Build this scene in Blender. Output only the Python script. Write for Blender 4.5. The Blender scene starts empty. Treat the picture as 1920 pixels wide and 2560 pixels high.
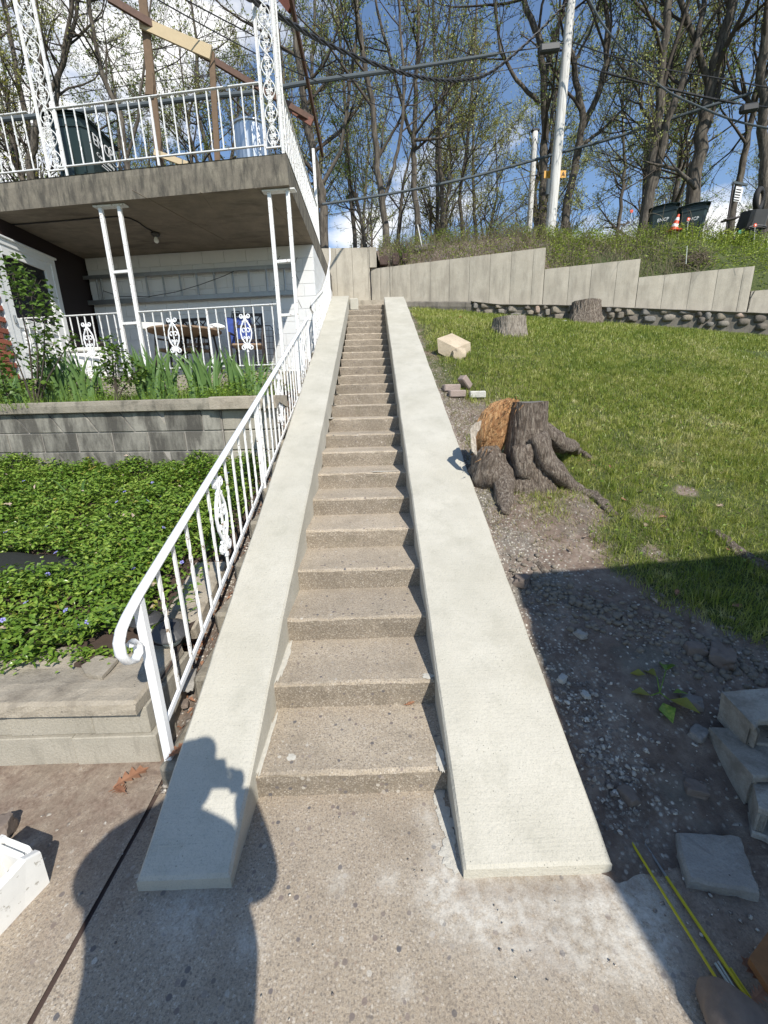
import bpy, math, random
import numpy as np
from mathutils import Vector, Matrix, noise as mn

random.seed(7)
np.random.seed(7)
scene = bpy.context.scene
COL = scene.collection
PI = math.pi

# ---------------------------------------------------------------- camera
F_PX = 1030.0
CAM = (0.15653, 0.0, 1.65486)
RV = (0.99951759, -0.01824198, -0.02513598)
UV = (0.02907048, 0.26464889, 0.96390657)
FV = (0.01093135, 0.96417229, -0.26505152)
cd = bpy.data.cameras.new('camera')
cam = bpy.data.objects.new('camera', cd)
COL.objects.link(cam)
cd.sensor_fit = 'VERTICAL'
cd.sensor_height = 24.0
cd.lens = F_PX / 2560 * 24.0
cd.clip_start = 0.02
cd.clip_end = 3000
cam.matrix_world = Matrix(((RV[0], UV[0], -FV[0], CAM[0]), (RV[1], UV[1], -FV[1], CAM[1]),
                           (RV[2], UV[2], -FV[2], CAM[2]), (0, 0, 0, 1)))
scene.camera = cam

# ---------------------------------------------------------------- light, sky, exposure
SUN_EL, SUN_AZ = math.radians(42.6), math.radians(153.5)     # azimuth clockwise from +Y: behind the camera, a little right
sd = bpy.data.lights.new('sun', 'SUN')
sd.energy = 4.9
sd.angle = math.radians(0.5)
sd.color = (1.0, 0.945, 0.86)
sun = bpy.data.objects.new('sun', sd)
COL.objects.link(sun)
to_sun = Vector((math.sin(SUN_AZ) * math.cos(SUN_EL), math.cos(SUN_AZ) * math.cos(SUN_EL), math.sin(SUN_EL)))
sun.rotation_euler = (-to_sun).to_track_quat('-Z', 'Y').to_euler()

world = bpy.data.worlds.new('World')
scene.world = world
world.use_nodes = True
wn, wl = world.node_tree.nodes, world.node_tree.links
wn.clear()
sky = wn.new('ShaderNodeTexSky')
sky.sky_type = 'NISHITA'
sky.sun_disc = False
sky.sun_elevation = SUN_EL
sky.sun_rotation = SUN_AZ
sky.air_density = 1.0
sky.dust_density = 0.05
sky.ozone_density = 2.8
bg = wn.new('ShaderNodeBackground')
bg.inputs[1].default_value = 0.14
bgc = wn.new('ShaderNodeBackground')
bgc.inputs[0].default_value = (1.0, 1.0, 1.0, 1)
bgc.inputs[1].default_value = 1.0
tc = wn.new('ShaderNodeTexCoord')
mp = wn.new('ShaderNodeMapping')
mp.inputs['Scale'].default_value = (1.0, 1.0, 2.2)
mp.inputs['Location'].default_value = (0.9, 0.2, 0.1)
n1 = wn.new('ShaderNodeTexNoise')
n1.inputs['Scale'].default_value = 2.1
n1.inputs['Detail'].default_value = 9
n1.inputs['Roughness'].default_value = 0.56
cr = wn.new('ShaderNodeValToRGB')
cr.color_ramp.elements[0].position = 0.59
cr.color_ramp.elements[1].position = 0.70
mx = wn.new('ShaderNodeMixShader')
out = wn.new('ShaderNodeOutputWorld')
wl.new(tc.outputs['Generated'], mp.inputs['Vector'])
wl.new(mp.outputs[0], n1.inputs['Vector'])
# banks of cloud stand in a few directions; elsewhere the sky is nearly clear
def dirv(px, py):
    v = Vector([FV[i] + RV[i] * (px - 960) / F_PX - UV[i] * (py - 1280) / F_PX for i in range(3)]); return v.normalized()
acc = None
for dx, dy, rad_, wt in ((120, 360, .26, .09), (330, 40, .18, .05), (520, 330, .16, .08), (1480, 640, .20, .17), (940, 640, .13, .12), (1290, 330, .10, .07), (1700, 560, .14, .10), (-900, 100, .7, .12), (3000, 500, .7, .12)):
    vd = wn.new('ShaderNodeVectorMath'); vd.operation = 'DISTANCE'; wl.new(tc.outputs['Generated'], vd.inputs[0]); vd.inputs[1].default_value = dirv(dx, dy)
    mr = wn.new('ShaderNodeMapRange'); mr.inputs['From Min'].default_value = 0; mr.inputs['From Max'].default_value = rad_; mr.inputs['To Min'].default_value = wt; mr.inputs['To Max'].default_value = 0; mr.interpolation_type = 'SMOOTHSTEP'
    wl.new(vd.outputs['Value'], mr.inputs['Value'])
    if acc is None: acc = mr.outputs[0]
    else:
        ad = wn.new('ShaderNodeMath'); ad.operation = 'ADD'; wl.new(acc, ad.inputs[0]); wl.new(mr.outputs[0], ad.inputs[1]); acc = ad.outputs[0]
ad = wn.new('ShaderNodeMath'); ad.operation = 'ADD'; wl.new(acc, ad.inputs[0]); wl.new(n1.outputs['Fac'], ad.inputs[1])
wl.new(ad.outputs[0], cr.inputs[0])
wl.new(cr.outputs[0], mx.inputs[0])
wl.new(sky.outputs[0], bg.inputs[0])
wl.new(bg.outputs[0], mx.inputs[1])
wl.new(bgc.outputs[0], mx.inputs[2])
wl.new(mx.outputs[0], out.inputs[0])
scene.view_settings.view_transform = 'Standard'
scene.view_settings.look = 'None'
scene.view_settings.gamma = 1.0
scene.view_settings.use_curve_mapping = False
scene.view_settings.exposure = 0.3

# ---------------------------------------------------------------- helpers: surveying
def ray(px, py):
    a, b = (px - 960) / F_PX, (py - 1280) / F_PX
    return Vector([FV[i] + RV[i] * a - UV[i] * b for i in range(3)])
C0 = Vector(CAM)
def hx(px, py, X):
    d = ray(px, py); return C0 + d * ((X - C0.x) / d.x)
def hy(px, py, Y):
    d = ray(px, py); return C0 + d * ((Y - C0.y) / d.y)
def hz(px, py, Z):
    d = ray(px, py); return C0 + d * ((Z - C0.z) / d.z)
def hp(px, py, x0, y0, k):
    """point on the upright plane y = y0 - k (x - x0)"""
    d = ray(px, py)
    t = (y0 - k * (C0.x - x0) - C0.y) / (d.y + k * d.x)
    return C0 + d * t
def hs(px, py, f, t0=0.6, t1=60.0):
    """first point of the line of sight below the surface z = f(x, y)"""
    d = ray(px, py); t = t0; st = 0.02
    while t < t1:
        p = C0 + d * t
        if p.z < f(p.x, p.y):
            return p
        t += st; st = max(0.01, t * 0.004)
    return C0 + d * t1

# ---------------------------------------------------------------- helpers: meshes
def lerp(a, b, t): return a + (b - a) * t
def clamp(x, a=0.0, b=1.0): return max(a, min(b, x))
def sstep(a, b, x):
    t = clamp((x - a) / (b - a)); return t * t * (3 - 2 * t)

class MB:
    def __init__(s): s.v, s.f, s.m = [], [], []
    def add(s, vs, fs, mi=0):
        o = len(s.v); s.v.extend([tuple(v) for v in vs])
        s.f.extend([tuple(i + o for i in f) for f in fs]); s.m.extend([mi] * len(fs)); return s
    def box(s, c, size, rot=None, ch=0.0, mi=0):
        """chamfered box; rot a 3x3 Matrix"""
        hxx, hyy, hzz = [q / 2 for q in size]
        vs = []
        if ch <= 0:
            vs = [Vector((x * hxx, y * hyy, z * hzz)) for x in (-1, 1) for y in (-1, 1) for z in (-1, 1)]
            fs = [(0, 1, 3, 2), (4, 6, 7, 5), (0, 4, 5, 1), (2, 3, 7, 6), (0, 2, 6, 4), (1, 5, 7, 3)]
        else:
            ch = min(ch, hxx * .9, hyy * .9, hzz * .9)
            idx = {}
            for x in (-1, 1):
                for y in (-1, 1):
                    for z in (-1, 1):
                        for a in range(3):
                            h = [hxx - ch, hyy - ch, hzz - ch]; h[a] += ch
                            idx[(x, y, z, a)] = len(vs)
                            vs.append(Vector((x * h[0], y * h[1], z * h[2])))
            fs = []
            for a in range(3):
                b, c_ = (a + 1) % 3, (a + 2) % 3
                for sg in (-1, 1):
                    q = []
                    for sb, sc in ((-1, -1), (1, -1), (1, 1), (-1, 1)):
                        k = [0, 0, 0]; k[a] = sg; k[b] = sb; k[c_] = sc
                        q.append(idx[(k[0], k[1], k[2], a)])
                    fs.append(tuple(q if sg > 0 else q[::-1]))
            for a in range(3):      # edges along axis a
                b, c_ = (a + 1) % 3, (a + 2) % 3
                for sb in (-1, 1):
                    for sc in (-1, 1):
                        k0 = [0, 0, 0]; k0[b] = sb; k0[c_] = sc; k1 = list(k0); k0[a] = -1; k1[a] = 1
                        q = [idx[(*k0, b)], idx[(*k1, b)], idx[(*k1, c_)], idx[(*k0, c_)]]
                        fs.append(tuple(q[::-1] if sb * sc > 0 else q))
            for x in (-1, 1):
                for y in (-1, 1):
                    for z in (-1, 1):
                        q = (idx[(x, y, z, 0)], idx[(x, y, z, 1)], idx[(x, y, z, 2)])
                        fs.append(q if x * y * z > 0 else q[::-1])
        c = Vector(c)
        if rot is not None: vs = [rot @ v for v in vs]
        return s.add([v + c for v in vs], fs, mi)
    def bar(s, a, b, w, h=None, up=(0, 0, 1), ch=0.0, mi=0):
        a, b = Vector(a), Vector(b); d = b - a; L = d.length; z = d / L; u = Vector(up)
        x = u.cross(z)
        if x.length < 1e-4: x = Vector((1, 0, 0)).cross(z)
        x.normalize(); y = z.cross(x)
        return s.box((a + b) / 2, (w, h or w, L), Matrix((x, y, z)).transposed(), ch, mi)
    def tube(s, pts, r, n=6, cap=True, mi=0, sq=1.0, tw=0.0, up=(0, 0, 1)):
        """round (or flattened) tube along pts; r a number or a list"""
        P = [Vector(p) for p in pts]; N = len(P)
        R = r if isinstance(r, (list, tuple)) else [r] * N
        o = len(s.v); prev = None
        for i in range(N):
            t = (P[min(i + 1, N - 1)] - P[max(i - 1, 0)])
            t = t.normalized() if t.length > 1e-9 else Vector((0, 0, 1))
            if prev is None:
                u = Vector(up)
                if abs(u.dot(t)) > .99: u = Vector((1, 0, 0))
                x = u.cross(t).normalized()
            else:
                x = (prev - t * prev.dot(t))
                x = x.normalized() if x.length > 1e-6 else Vector((1, 0, 0)).cross(t).normalized()
            prev = x; y = t.cross(x)
            for k in range(n):
                a = 2 * PI * (k + .5) / n + tw * i
                s.v.append(tuple(P[i] + x * (math.cos(a) * R[i]) + y * (math.sin(a) * R[i] * sq)))
        for i in range(N - 1):
            for k in range(n):
                k2 = (k + 1) % n
                s.f.append((o + i * n + k, o + i * n + k2, o + (i + 1) * n + k2, o + (i + 1) * n + k)); s.m.append(mi)
        if cap:
            s.f.append(tuple(o + k for k in range(n))[::-1]); s.f.append(tuple(o + (N - 1) * n + k for k in range(n))); s.m += [mi, mi]
        return s
    def lathe(s, c, prof, n=16, mi=0, rot=None, cap=True):
        c = Vector(c); o = len(s.v)
        for r, z in prof:
            for k in range(n):
                a = 2 * PI * k / n
                v = Vector((r * math.cos(a), r * math.sin(a), z))
                if rot is not None: v = rot @ v
                s.v.append(tuple(c + v))
        for i in range(len(prof) - 1):
            for k in range(n):
                k2 = (k + 1) % n
                s.f.append((o + i * n + k, o + i * n + k2, o + (i + 1) * n + k2, o + (i + 1) * n + k)); s.m.append(mi)
        if cap:
            s.f.append(tuple(o + k for k in range(n))[::-1]); s.f.append(tuple(o + (len(prof) - 1) * n + k for k in range(n))); s.m += [mi, mi]
        return s
    def prism(s, poly, off, mi=0):
        """poly: list of 3-D points in a plane; extruded by vector off"""
        n = len(poly); off = Vector(off); a = [Vector(p) for p in poly]; b = [p + off for p in a]
        nv = sum(((a[i] - a[0]).cross(a[(i + 1) % n] - a[0]) for i in range(1, n - 1)), Vector())
        fl = nv.dot(off) > 0
        top = tuple(range(n, 2 * n)); bot = tuple(range(n))[::-1]
        fs = [top, bot] + [(i, (i + 1) % n, n + (i + 1) % n, n + i) for i in range(n)]
        if not fl: fs = [f[::-1] for f in fs]
        return s.add(a + b, fs, mi)
    def quad(s, a, b, c, d, mi=0): return s.add([a, b, c, d], [(0, 1, 2, 3)], mi)
    def grid(s, rows, mi=0):
        m, n = len(rows), len(rows[0])
        return s.add([p for r in rows for p in r], [(i * n + j, i * n + j + 1, (i + 1) * n + j + 1, (i + 1) * n + j) for i in range(m - 1) for j in range(n - 1)], mi)
    def mesh(s, name, org=(0, 0, 0), smooth=False):
        me = bpy.data.meshes.new(name)
        ox, oy, oz = org
        me.from_pydata([(x - ox, y - oy, z - oz) for x, y, z in s.v], [], s.f)
        if smooth: me.polygons.foreach_set('use_smooth', [True] * len(me.polygons))
        if any(s.m): me.polygons.foreach_set('material_index', s.m)
        me.update()
        return me

def props(o, label=None, cat=None, group=None, kind=None):
    if label: o['label'] = label
    if cat: o['category'] = cat
    if group: o['group'] = group
    if kind: o['kind'] = kind
    return o
def root(name, loc, label, cat, group=None):
    o = bpy.data.objects.new(name, None); COL.objects.link(o); o.location = loc
    o.empty_display_size = 0.1
    return props(o, label, cat, group)
def wloc(o):
    v = Vector(o.location)
    while o.parent: o = o.parent; v += Vector(o.location)
    return v
def obj(name, mb, mats, parent=None, smooth=False, org=None, label=None, cat=None, group=None, kind=None):
    """one mesh object; mb holds world coordinates"""
    if org is None:
        if isinstance(mb, MB) and parent is None and mb.v:
            xs, ys, zs = zip(*mb.v); org = ((min(xs) + max(xs)) / 2, (min(ys) + max(ys)) / 2, min(zs))
        else: org = (0, 0, 0)
    pl = wloc(parent) if parent else Vector((0, 0, 0))
    if parent: org = pl if org == (0, 0, 0) else Vector(org)
    me = mb.mesh(name, org, smooth) if isinstance(mb, MB) else mb
    for m in (mats if isinstance(mats, (list, tuple)) else [mats]):
        if len(me.materials) < (len(mats) if isinstance(mats, (list, tuple)) else 1): me.materials.append(m)
    o = bpy.data.objects.new(name, me); COL.objects.link(o)
    if parent: o.parent = parent; o.location = Vector(org) - pl
    else: o.location = org
    return props(o, label, cat, group, kind)
def inst(name, me, parent, loc, rot=None, scale=None, **k):
    """a part that shares mesh data; loc in world coordinates"""
    o = bpy.data.objects.new(name, me); COL.objects.link(o); o.parent = parent
    o.location = Vector(loc) - (wloc(parent) if parent else Vector())
    if rot is not None: o.rotation_euler = rot
    if scale is not None: o.scale = scale
    return props(o, **k)
def copy_tree(o, parent=None):
    c = o.copy(); COL.objects.link(c)
    if parent: c.parent = parent
    for ch in o.children: copy_tree(ch, c)
    return c
def rock(c, size, seed=0, sub=2, rough=.25, flat=0.0, rot=0.0, mb=None, mi=0):
    """uneven stone: a displaced icosphere"""
    t = (1 + 5 ** .5) / 2
    V = [Vector(p).normalized() for p in ((-1, t, 0), (1, t, 0), (-1, -t, 0), (1, -t, 0), (0, -1, t), (0, 1, t), (0, -1, -t), (0, 1, -t), (t, 0, -1), (t, 0, 1), (-t, 0, -1), (-t, 0, 1))]
    Fc = [(0, 11, 5), (0, 5, 1), (0, 1, 7), (0, 7, 10), (0, 10, 11), (1, 5, 9), (5, 11, 4), (11, 10, 2), (10, 7, 6), (7, 1, 8), (3, 9, 4), (3, 4, 2), (3, 2, 6), (3, 6, 8), (3, 8, 9), (4, 9, 5), (2, 4, 11), (6, 2, 10), (8, 6, 7), (9, 8, 1)]
    for _ in range(sub):
        cache = {}; nf = []
        def mid(a, b):
            k = (min(a, b), max(a, b))
            if k not in cache: cache[k] = len(V); V.append(((V[a] + V[b]) / 2).normalized())
            return cache[k]
        for a, b, cc in Fc:
            ab, bc, ca = mid(a, b), mid(b, cc), mid(cc, a)
            nf += [(a, ab, ca), (b, bc, ab), (cc, ca, bc), (ab, bc, ca)]
        Fc = nf
    cr_, sr = math.cos(rot), math.sin(rot); out_ = []
    for v in V:
        k = 1 + rough * (mn.noise(v * 1.3 + Vector((seed * 7.3, seed * 3.1, seed))) * 1.4 + .5 * mn.noise(v * 3.1 + Vector((seed, seed * 5.7, 0))))
        w = v * k
        if flat: w = Vector([math.copysign(min(abs(q), 1 - flat + .25 * flat * abs(q)), q) for q in w])
        x, y, z = w.x * size[0], w.y * size[1], w.z * size[2]
        out_.append((c[0] + x * cr_ - y * sr, c[1] + x * sr + y * cr_, c[2] + z))
    mb = mb or MB()
    return mb.add(out_, Fc, mi)

# ---------------------------------------------------------------- helpers: materials
class NT:
    def __init__(s, name, disp=False):
        s.m = bpy.data.materials.new(name); s.m.use_nodes = True; s.t = s.m.node_tree; s.n = s.t.nodes
        s.b = s.n['Principled BSDF']; s.l = s.t.links
    def new(s, t, **k):
        q = s.n.new(t)
        for a, b in k.items(): setattr(q, a, b)
        return q
    def pos(s, scale=(1, 1, 1), obj_space=False):
        if obj_space: o = s.new('ShaderNodeTexCoord').outputs['Object']
        else: o = s.new('ShaderNodeNewGeometry').outputs['Position']
        m = s.new('ShaderNodeMapping'); m.inputs['Scale'].default_value = scale; s.l.new(o, m.inputs[0]); return m.outputs[0]
    def noise(s, vec, scale, detail=4, rough=.55, dist=0.0):
        q = s.new('ShaderNodeTexNoise'); q.inputs['Scale'].default_value = scale; q.inputs['Detail'].default_value = detail
        q.inputs['Roughness'].default_value = rough; q.inputs['Distortion'].default_value = dist
        if vec is not None: s.l.new(vec, q.inputs['Vector'])
        return q.outputs['Fac']
    def voro(s, vec, scale, feat='F1', out='Distance', rnd=1.0):
        q = s.new('ShaderNodeTexVoronoi'); q.feature = feat; q.inputs['Scale'].default_value = scale; q.inputs['Randomness'].default_value = rnd
        if vec is not None: s.l.new(vec, q.inputs['Vector'])
        return q.outputs[out]
    def ramp(s, fac, stops):
        q = s.new('ShaderNodeValToRGB'); e = q.color_ramp.elements
        while len(e) < len(stops): e.new(.5)
        for i, (p, c) in enumerate(stops):
            e[i].position = p; e[i].color = (c, c, c, 1) if isinstance(c, (int, float)) else (*c, 1)
        s.l.new(fac, q.inputs[0]); return q.outputs[0]
    def mix(s, fac, a, b, mode='MIX'):
        q = s.new('ShaderNodeMix'); q.data_type = 'RGBA'; q.blend_type = mode
        for v, i in ((fac, 0), (a, 6), (b, 7)):
            if isinstance(v, (int, float)): q.inputs[i].default_value = v if i == 0 else (v, v, v, 1)
            elif isinstance(v, tuple): q.inputs[i].default_value = (*v, 1)
            else: s.l.new(v, q.inputs[i])
        return q.outputs[2]
    def math(s, op, a, b=0.0, cl=False):
        q = s.new('ShaderNodeMath'); q.operation = op; q.use_clamp = cl
        for v, i in ((a, 0), (b, 1)):
            if isinstance(v, (int, float)): q.inputs[i].default_value = v
            else: s.l.new(v, q.inputs[i])
        return q.outputs[0]
    def bump(s, h, strength=.5, dist=.01, prev=None):
        q = s.new('ShaderNodeBump'); q.inputs['Strength'].default_value = strength; q.inputs['Distance'].default_value = dist
        s.l.new(h, q.inputs['Height'])
        if prev is not None: s.l.new(prev, q.inputs['Normal'])
        s.l.new(q.outputs[0], s.b.inputs['Normal']); return q.outputs[0]
    def col(s, c):
        if isinstance(c, tuple): s.b.inputs['Base Color'].default_value = (*c, 1)
        else: s.l.new(c, s.b.inputs['Base Color'])
        return s
    def rough(s, r):
        if isinstance(r, (int, float)): s.b.inputs['Roughness'].default_value = r
        else: s.l.new(r, s.b.inputs['Roughness'])
        return s
    def objrand(s): return s.new('ShaderNodeObjectInfo').outputs['Random']

def simple(name, c, rough=.6, metal=0.0, var=.15, vs=8.0, bump=0.0, bs=60.0, objvar=0.0):
    t = NT(name); p = t.pos()
    f = t.noise(p, vs, 5, .6)
    col_ = t.mix(f, tuple(q * (1 - var) for q in c), tuple(min(1, q * (1 + var)) for q in c))
    if objvar:
        v = t.math('ADD', t.math('MULTIPLY', t.objrand(), objvar * 2), 1 - objvar)
        cx = t.new('ShaderNodeCombineXYZ')
        for i in range(3): t.l.new(v, cx.inputs[i])
        col_ = t.mix(1.0, col_, cx.outputs[0], 'MULTIPLY')
    t.col(col_); t.rough(rough); t.b.inputs['Metallic'].default_value = metal
    if bump: t.bump(t.noise(p, bs, 6, .6), bump, .004)
    return t.m
# ---------------------------------------------------------------- materials
def aggregate(name, lo, hi, peb=1.0, tint=(.30, .27, .22), white=0.0, stain=None):
    t = NT(name); p = t.pos()
    base = t.ramp(t.noise(p, 3.1, 5, .6), [(.3, lo), (.7, hi)])
    v1 = t.new('ShaderNodeTexVoronoi'); v1.inputs['Scale'].default_value = 115; t.l.new(p, v1.inputs['Vector'])
    sep = t.new('ShaderNodeSeparateColor'); t.l.new(v1.outputs['Color'], sep.inputs[0])
    peb_c = t.ramp(sep.outputs[0], [(0.0, (.11, .10, .095)), (.12, (.20, .165, .13)), (.45, (.36, .31, .25)), (.8, (.50, .44, .36)), (.95, (.70, .65, .56)), (1, (.30, .19, .12))])
    m1 = t.math('MULTIPLY', t.ramp(v1.outputs['Distance'], [(.35, 1), (.6, 0)]), .62 * peb)
    c = t.mix(m1, base, peb_c)
    c = t.mix(t.math('MULTIPLY', t.ramp(t.noise(p, 130, 4, .75), [(.40, 1), (.48, 0)]), .6), c, (.10, .085, .07))
    c = t.mix(t.math('MULTIPLY', t.ramp(t.noise(p, 170, 4, .75), [(.56, 0), (.64, 1)]), .6), c, (.66, .60, .50))
    v2 = t.new('ShaderNodeTexVoronoi'); v2.inputs['Scale'].default_value = 34; t.l.new(p, v2.inputs['Vector'])
    s2 = t.new('ShaderNodeSeparateColor'); t.l.new(v2.outputs['Color'], s2.inputs[0])
    big = t.math('MULTIPLY', t.ramp(v2.outputs['Distance'], [(.26, 1), (.33, 0)]), t.ramp(s2.outputs[1], [(.80, 0), (.82, 1)]))
    c = t.mix(big, c, t.ramp(s2.outputs[0], [(0, (.10, .10, .11)), (.5, (.24, .19, .16)), (1, (.60, .56, .48))]))
    c = t.mix(t.ramp(t.noise(p, 420, 2, .5), [(.35, .0), (.75, .55)]), c, (.14, .12, .10))
    c = t.mix(t.math('MULTIPLY', t.ramp(t.noise(p, 6, 6, .62), [(.55, 0), (.75, 1)]), .35), c, tint)
    if stain:
        a = t.new('ShaderNodeAttribute'); a.attribute_name = 'white'
        f = t.math('MULTIPLY', a.outputs['Fac'], t.ramp(t.noise(p, 26, 6, .7), [(.36, .1), (.62, 1)]))
        c = t.mix(f, c, (.62, .60, .54))
        a = t.new('ShaderNodeAttribute'); a.attribute_name = 'dirt'
        f = t.math('MULTIPLY', a.outputs['Fac'], t.ramp(t.noise(p, 14, 7, .65), [(.32, .35), (.6, 1)]))
        c = t.mix(f, c, t.ramp(t.noise(p, 60, 5, .7), [(.3, (.11, .075, .055)), (.7, (.25, .19, .145))]))
    c = t.mix(t.math('MULTIPLY', t.ramp(t.noise(p, 4.5, 7, .7), [(.5, 0), (.66, 1)]), .4), c, tuple(q * .45 for q in hi))
    if not stain:
        vv = t.math('ADD', t.math('MULTIPLY', t.objrand(), .22), .86); cx = t.new('ShaderNodeCombineXYZ')
        for i in range(3): t.l.new(vv, cx.inputs[i])
        c = t.mix(1.0, c, cx.outputs[0], 'MULTIPLY')
    t.col(c); t.rough(.92)
    h = t.math('ADD', t.math('MULTIPLY', v1.outputs['Distance'], -.7), t.math('MULTIPLY', t.noise(p, 260, 3, .6), .8))
    t.bump(h, .38, .003)
    return t.m
M_AGG = aggregate('exposed_aggregate', (.36, .295, .215), (.49, .41, .31), stain=True)
M_STEP = aggregate('step_aggregate', (.40, .33, .24), (.52, .44, .33), peb=1.0)
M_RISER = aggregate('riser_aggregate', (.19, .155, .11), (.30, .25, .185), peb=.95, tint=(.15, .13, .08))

def plaster(name, a, b, brush=True):
    t = NT(name); p = t.pos()
    c = t.ramp(t.noise(p, 2.2, 6, .6), [(.35, a), (.65, b)])
    pit = t.voro(p, 46); pm_ = t.math('MULTIPLY', t.ramp(pit, [(.07, 1), (.12, 0)]), t.ramp(t.noise(p, 9, 4, .6), [(.46, 0), (.62, 1)]))
    c = t.mix(t.math('MULTIPLY', pm_, .8), c, (.16, .16, .14))
    c = t.mix(t.math('MULTIPLY', t.ramp(t.noise(p, 170, 3, .7), [(.36, 1), (.47, 0)]), .42), c, (.26, .26, .22))
    c = t.mix(t.math('MULTIPLY', t.ramp(t.noise(p, 7, 7, .72), [(.5, 0), (.68, 1)]), .38), c, (.31, .30, .245))
    c = t.mix(t.math('MULTIPLY', t.ramp(t.noise(p, 1.3, 5, .6), [(.5, 0), (.72, 1)]), .25), c, (.40, .37, .29))
    pf = t.pos((3, 120, 60)); st = t.noise(pf, 1.0, 4, .6)
    c = t.mix(t.math('MULTIPLY', t.ramp(st, [(.62, 0), (.78, 1)]), .22), c, (.34, .34, .29))
    t.col(c); t.rough(.85)
    rg = t.noise(p, 75, 4, .65)
    h = t.math('ADD', t.math('MULTIPLY', st, .5), t.math('MULTIPLY', rg, 1.1))
    h = t.math('SUBTRACT', h, t.math('MULTIPLY', pm_, .9))
    c2 = None
    t.bump(h, .7, .005)
    return t.m
M_SLAB = plaster('fresh_slab_concrete', (.42, .402, .338), (.495, .475, .408))

def oldconc(name, a, b, dark, streak=.7, joints=None, bump=.5, objvar=0.0, pits=True, dk=(.5, .68), sc=(5, 5, .8)):
    t = NT(name); p = t.pos(); ps = t.pos(sc)
    c = t.ramp(t.noise(p, 4, 6, .65), [(.3, a), (.7, b)])
    c = t.mix(t.math('MULTIPLY', t.ramp(t.noise(ps, 2.2, 7, .68), [(dk[0], 0), (dk[1], 1)]), streak), c, dark)
    c = t.mix(t.math('MULTIPLY', t.ramp(t.noise(p, 130, 3, .6), [(.42, 0), (.7, 1)]), .45), c, tuple(q * .5 for q in b))
    if pits:
        v = t.voro(p, 24); f = t.math('MULTIPLY', t.ramp(v, [(.05, 1), (.09, 0)]), t.ramp(t.noise(p, 7, 3, .6), [(.5, 0), (.56, 1)]))
        c = t.mix(f, c, (.05, .045, .04))
    if objvar:
        v = t.math('ADD', t.math('MULTIPLY', t.objrand(), objvar * 2), 1 - objvar)
        cx = t.new('ShaderNodeCombineXYZ')
        for i in range(3): t.l.new(v, cx.inputs[i])
        c = t.mix(1.0, c, cx.outputs[0], 'MULTIPLY')
    t.col(c); t.rough(.93)
    t.bump(t.math('ADD', t.noise(p, 90, 5, .7), t.math('MULTIPLY', t.noise(p, 14, 4, .6), .8)), bump, .008)
    return t.m
M_PORCHEDGE = oldconc('weathered_slab_edge', (.115, .10, .08), (.24, .215, .165), (.045, .042, .035), .85, dk=(.42, .62), sc=(6, 6, 1.4))
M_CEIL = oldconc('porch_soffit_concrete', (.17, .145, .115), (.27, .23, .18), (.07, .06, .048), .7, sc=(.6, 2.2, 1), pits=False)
M_RETAIN = oldconc('retaining_concrete', (.385, .345, .275), (.465, .425, .345), (.20, .18, .145), .65, sc=(2, 2, .5), dk=(.46, .68), bump=.4, objvar=.035)
M_CMU = oldconc('grey_block', (.20, .19, .16), (.30, .285, .245), (.06, .055, .047), .9, dk=(.40, .58), sc=(3, 3, .9), objvar=.2)
M_CMU_CLEAN = oldconc('pale_grey_block', (.32, .295, .24), (.40, .37, .305), (.16, .145, .115), .6, objvar=.05)
M_CMU_DIRTY = oldconc('dusty_grey_block', (.34, .32, .275), (.46, .435, .38), (.17, .15, .12), .7, dk=(.45, .65), sc=(6, 6, 6), bump=.9, objvar=.1)
M_CAP = oldconc('rough_cap_concrete', (.30, .26, .20), (.44, .39, .31), (.13, .11, .085), .7, sc=(3, 3, 3), bump=.9)
M_CAPOLD = oldconc('mossy_cap_concrete', (.21, .185, .145), (.33, .30, .24), (.075, .07, .055), .8, sc=(4, 4, 2), bump=.9)
M_LEDGE = oldconc('dark_ledge_concrete', (.12, .105, .085), (.22, .20, .165), (.05, .045, .04), .7)

def paint(name, c, chip=(.20, .13, .09), amt=.62, rough=.42, dirt=.25):
    t = NT(name); p = t.pos()
    n = t.noise(p, 27, 7, .75)
    k = t.ramp(n, [(amt, 0), (amt + .03, 1)])
    cc = t.mix(t.math('MULTIPLY', t.ramp(t.noise(p, 9, 5, .6), [(.4, 0), (.8, 1)]), dirt), c, tuple(q * .72 for q in c))
    t.col(t.mix(k, cc, chip)); t.rough(rough)
    t.bump(t.math('SUBTRACT', t.noise(p, 120, 3, .5), k), .18, .002)
    return t.m
M_WHITE = paint('white_enamel', (.80, .81, .82), amt=.645)
M_WHITE_OLD = paint('chipped_white_enamel', (.74, .74, .72), chip=(.26, .19, .13), amt=.585)
M_WBLOCK = paint('white_painted_block', (.66, .67, .67), chip=(.62, .62, .60), amt=.68, rough=.6, dirt=.2)
M_WBLOCK2 = paint('white_painted_broken_block', (.72, .715, .68), chip=(.38, .36, .31), amt=.6, rough=.7, dirt=.4)
M_DOOR = paint('white_door_paint', (.72, .73, .72), chip=(.6, .6, .58), amt=.8, rough=.4)
M_BLACKGLASS = simple('dark_door_glass', (.006, .006, .008), .08, var=.1)
M_BRICK = simple('red_brick', (.24, .075, .045), .9, var=.3, vs=20, bump=.5, objvar=.2)
M_MAROON = simple('maroon_board', (.016, .008, .008), .6, var=.2)
M_MORTAR = simple('mortar', (.30, .28, .25), .95, var=.2, bump=.4)
M_SOIL = simple('dark_soil', (.055, .036, .026), .98, var=.5, vs=12, bump=1.0, bs=50)
M_ALU = simple('weathered_aluminium', (.30, .31, .31), .45, .85, var=.25, vs=10)
M_GALV = simple('galvanised_steel', (.50, .53, .56), .35, .9, var=.12, vs=14)
M_CHAIR = simple('dark_brown_metal', (.030, .022, .018), .5, .3, var=.2)
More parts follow.
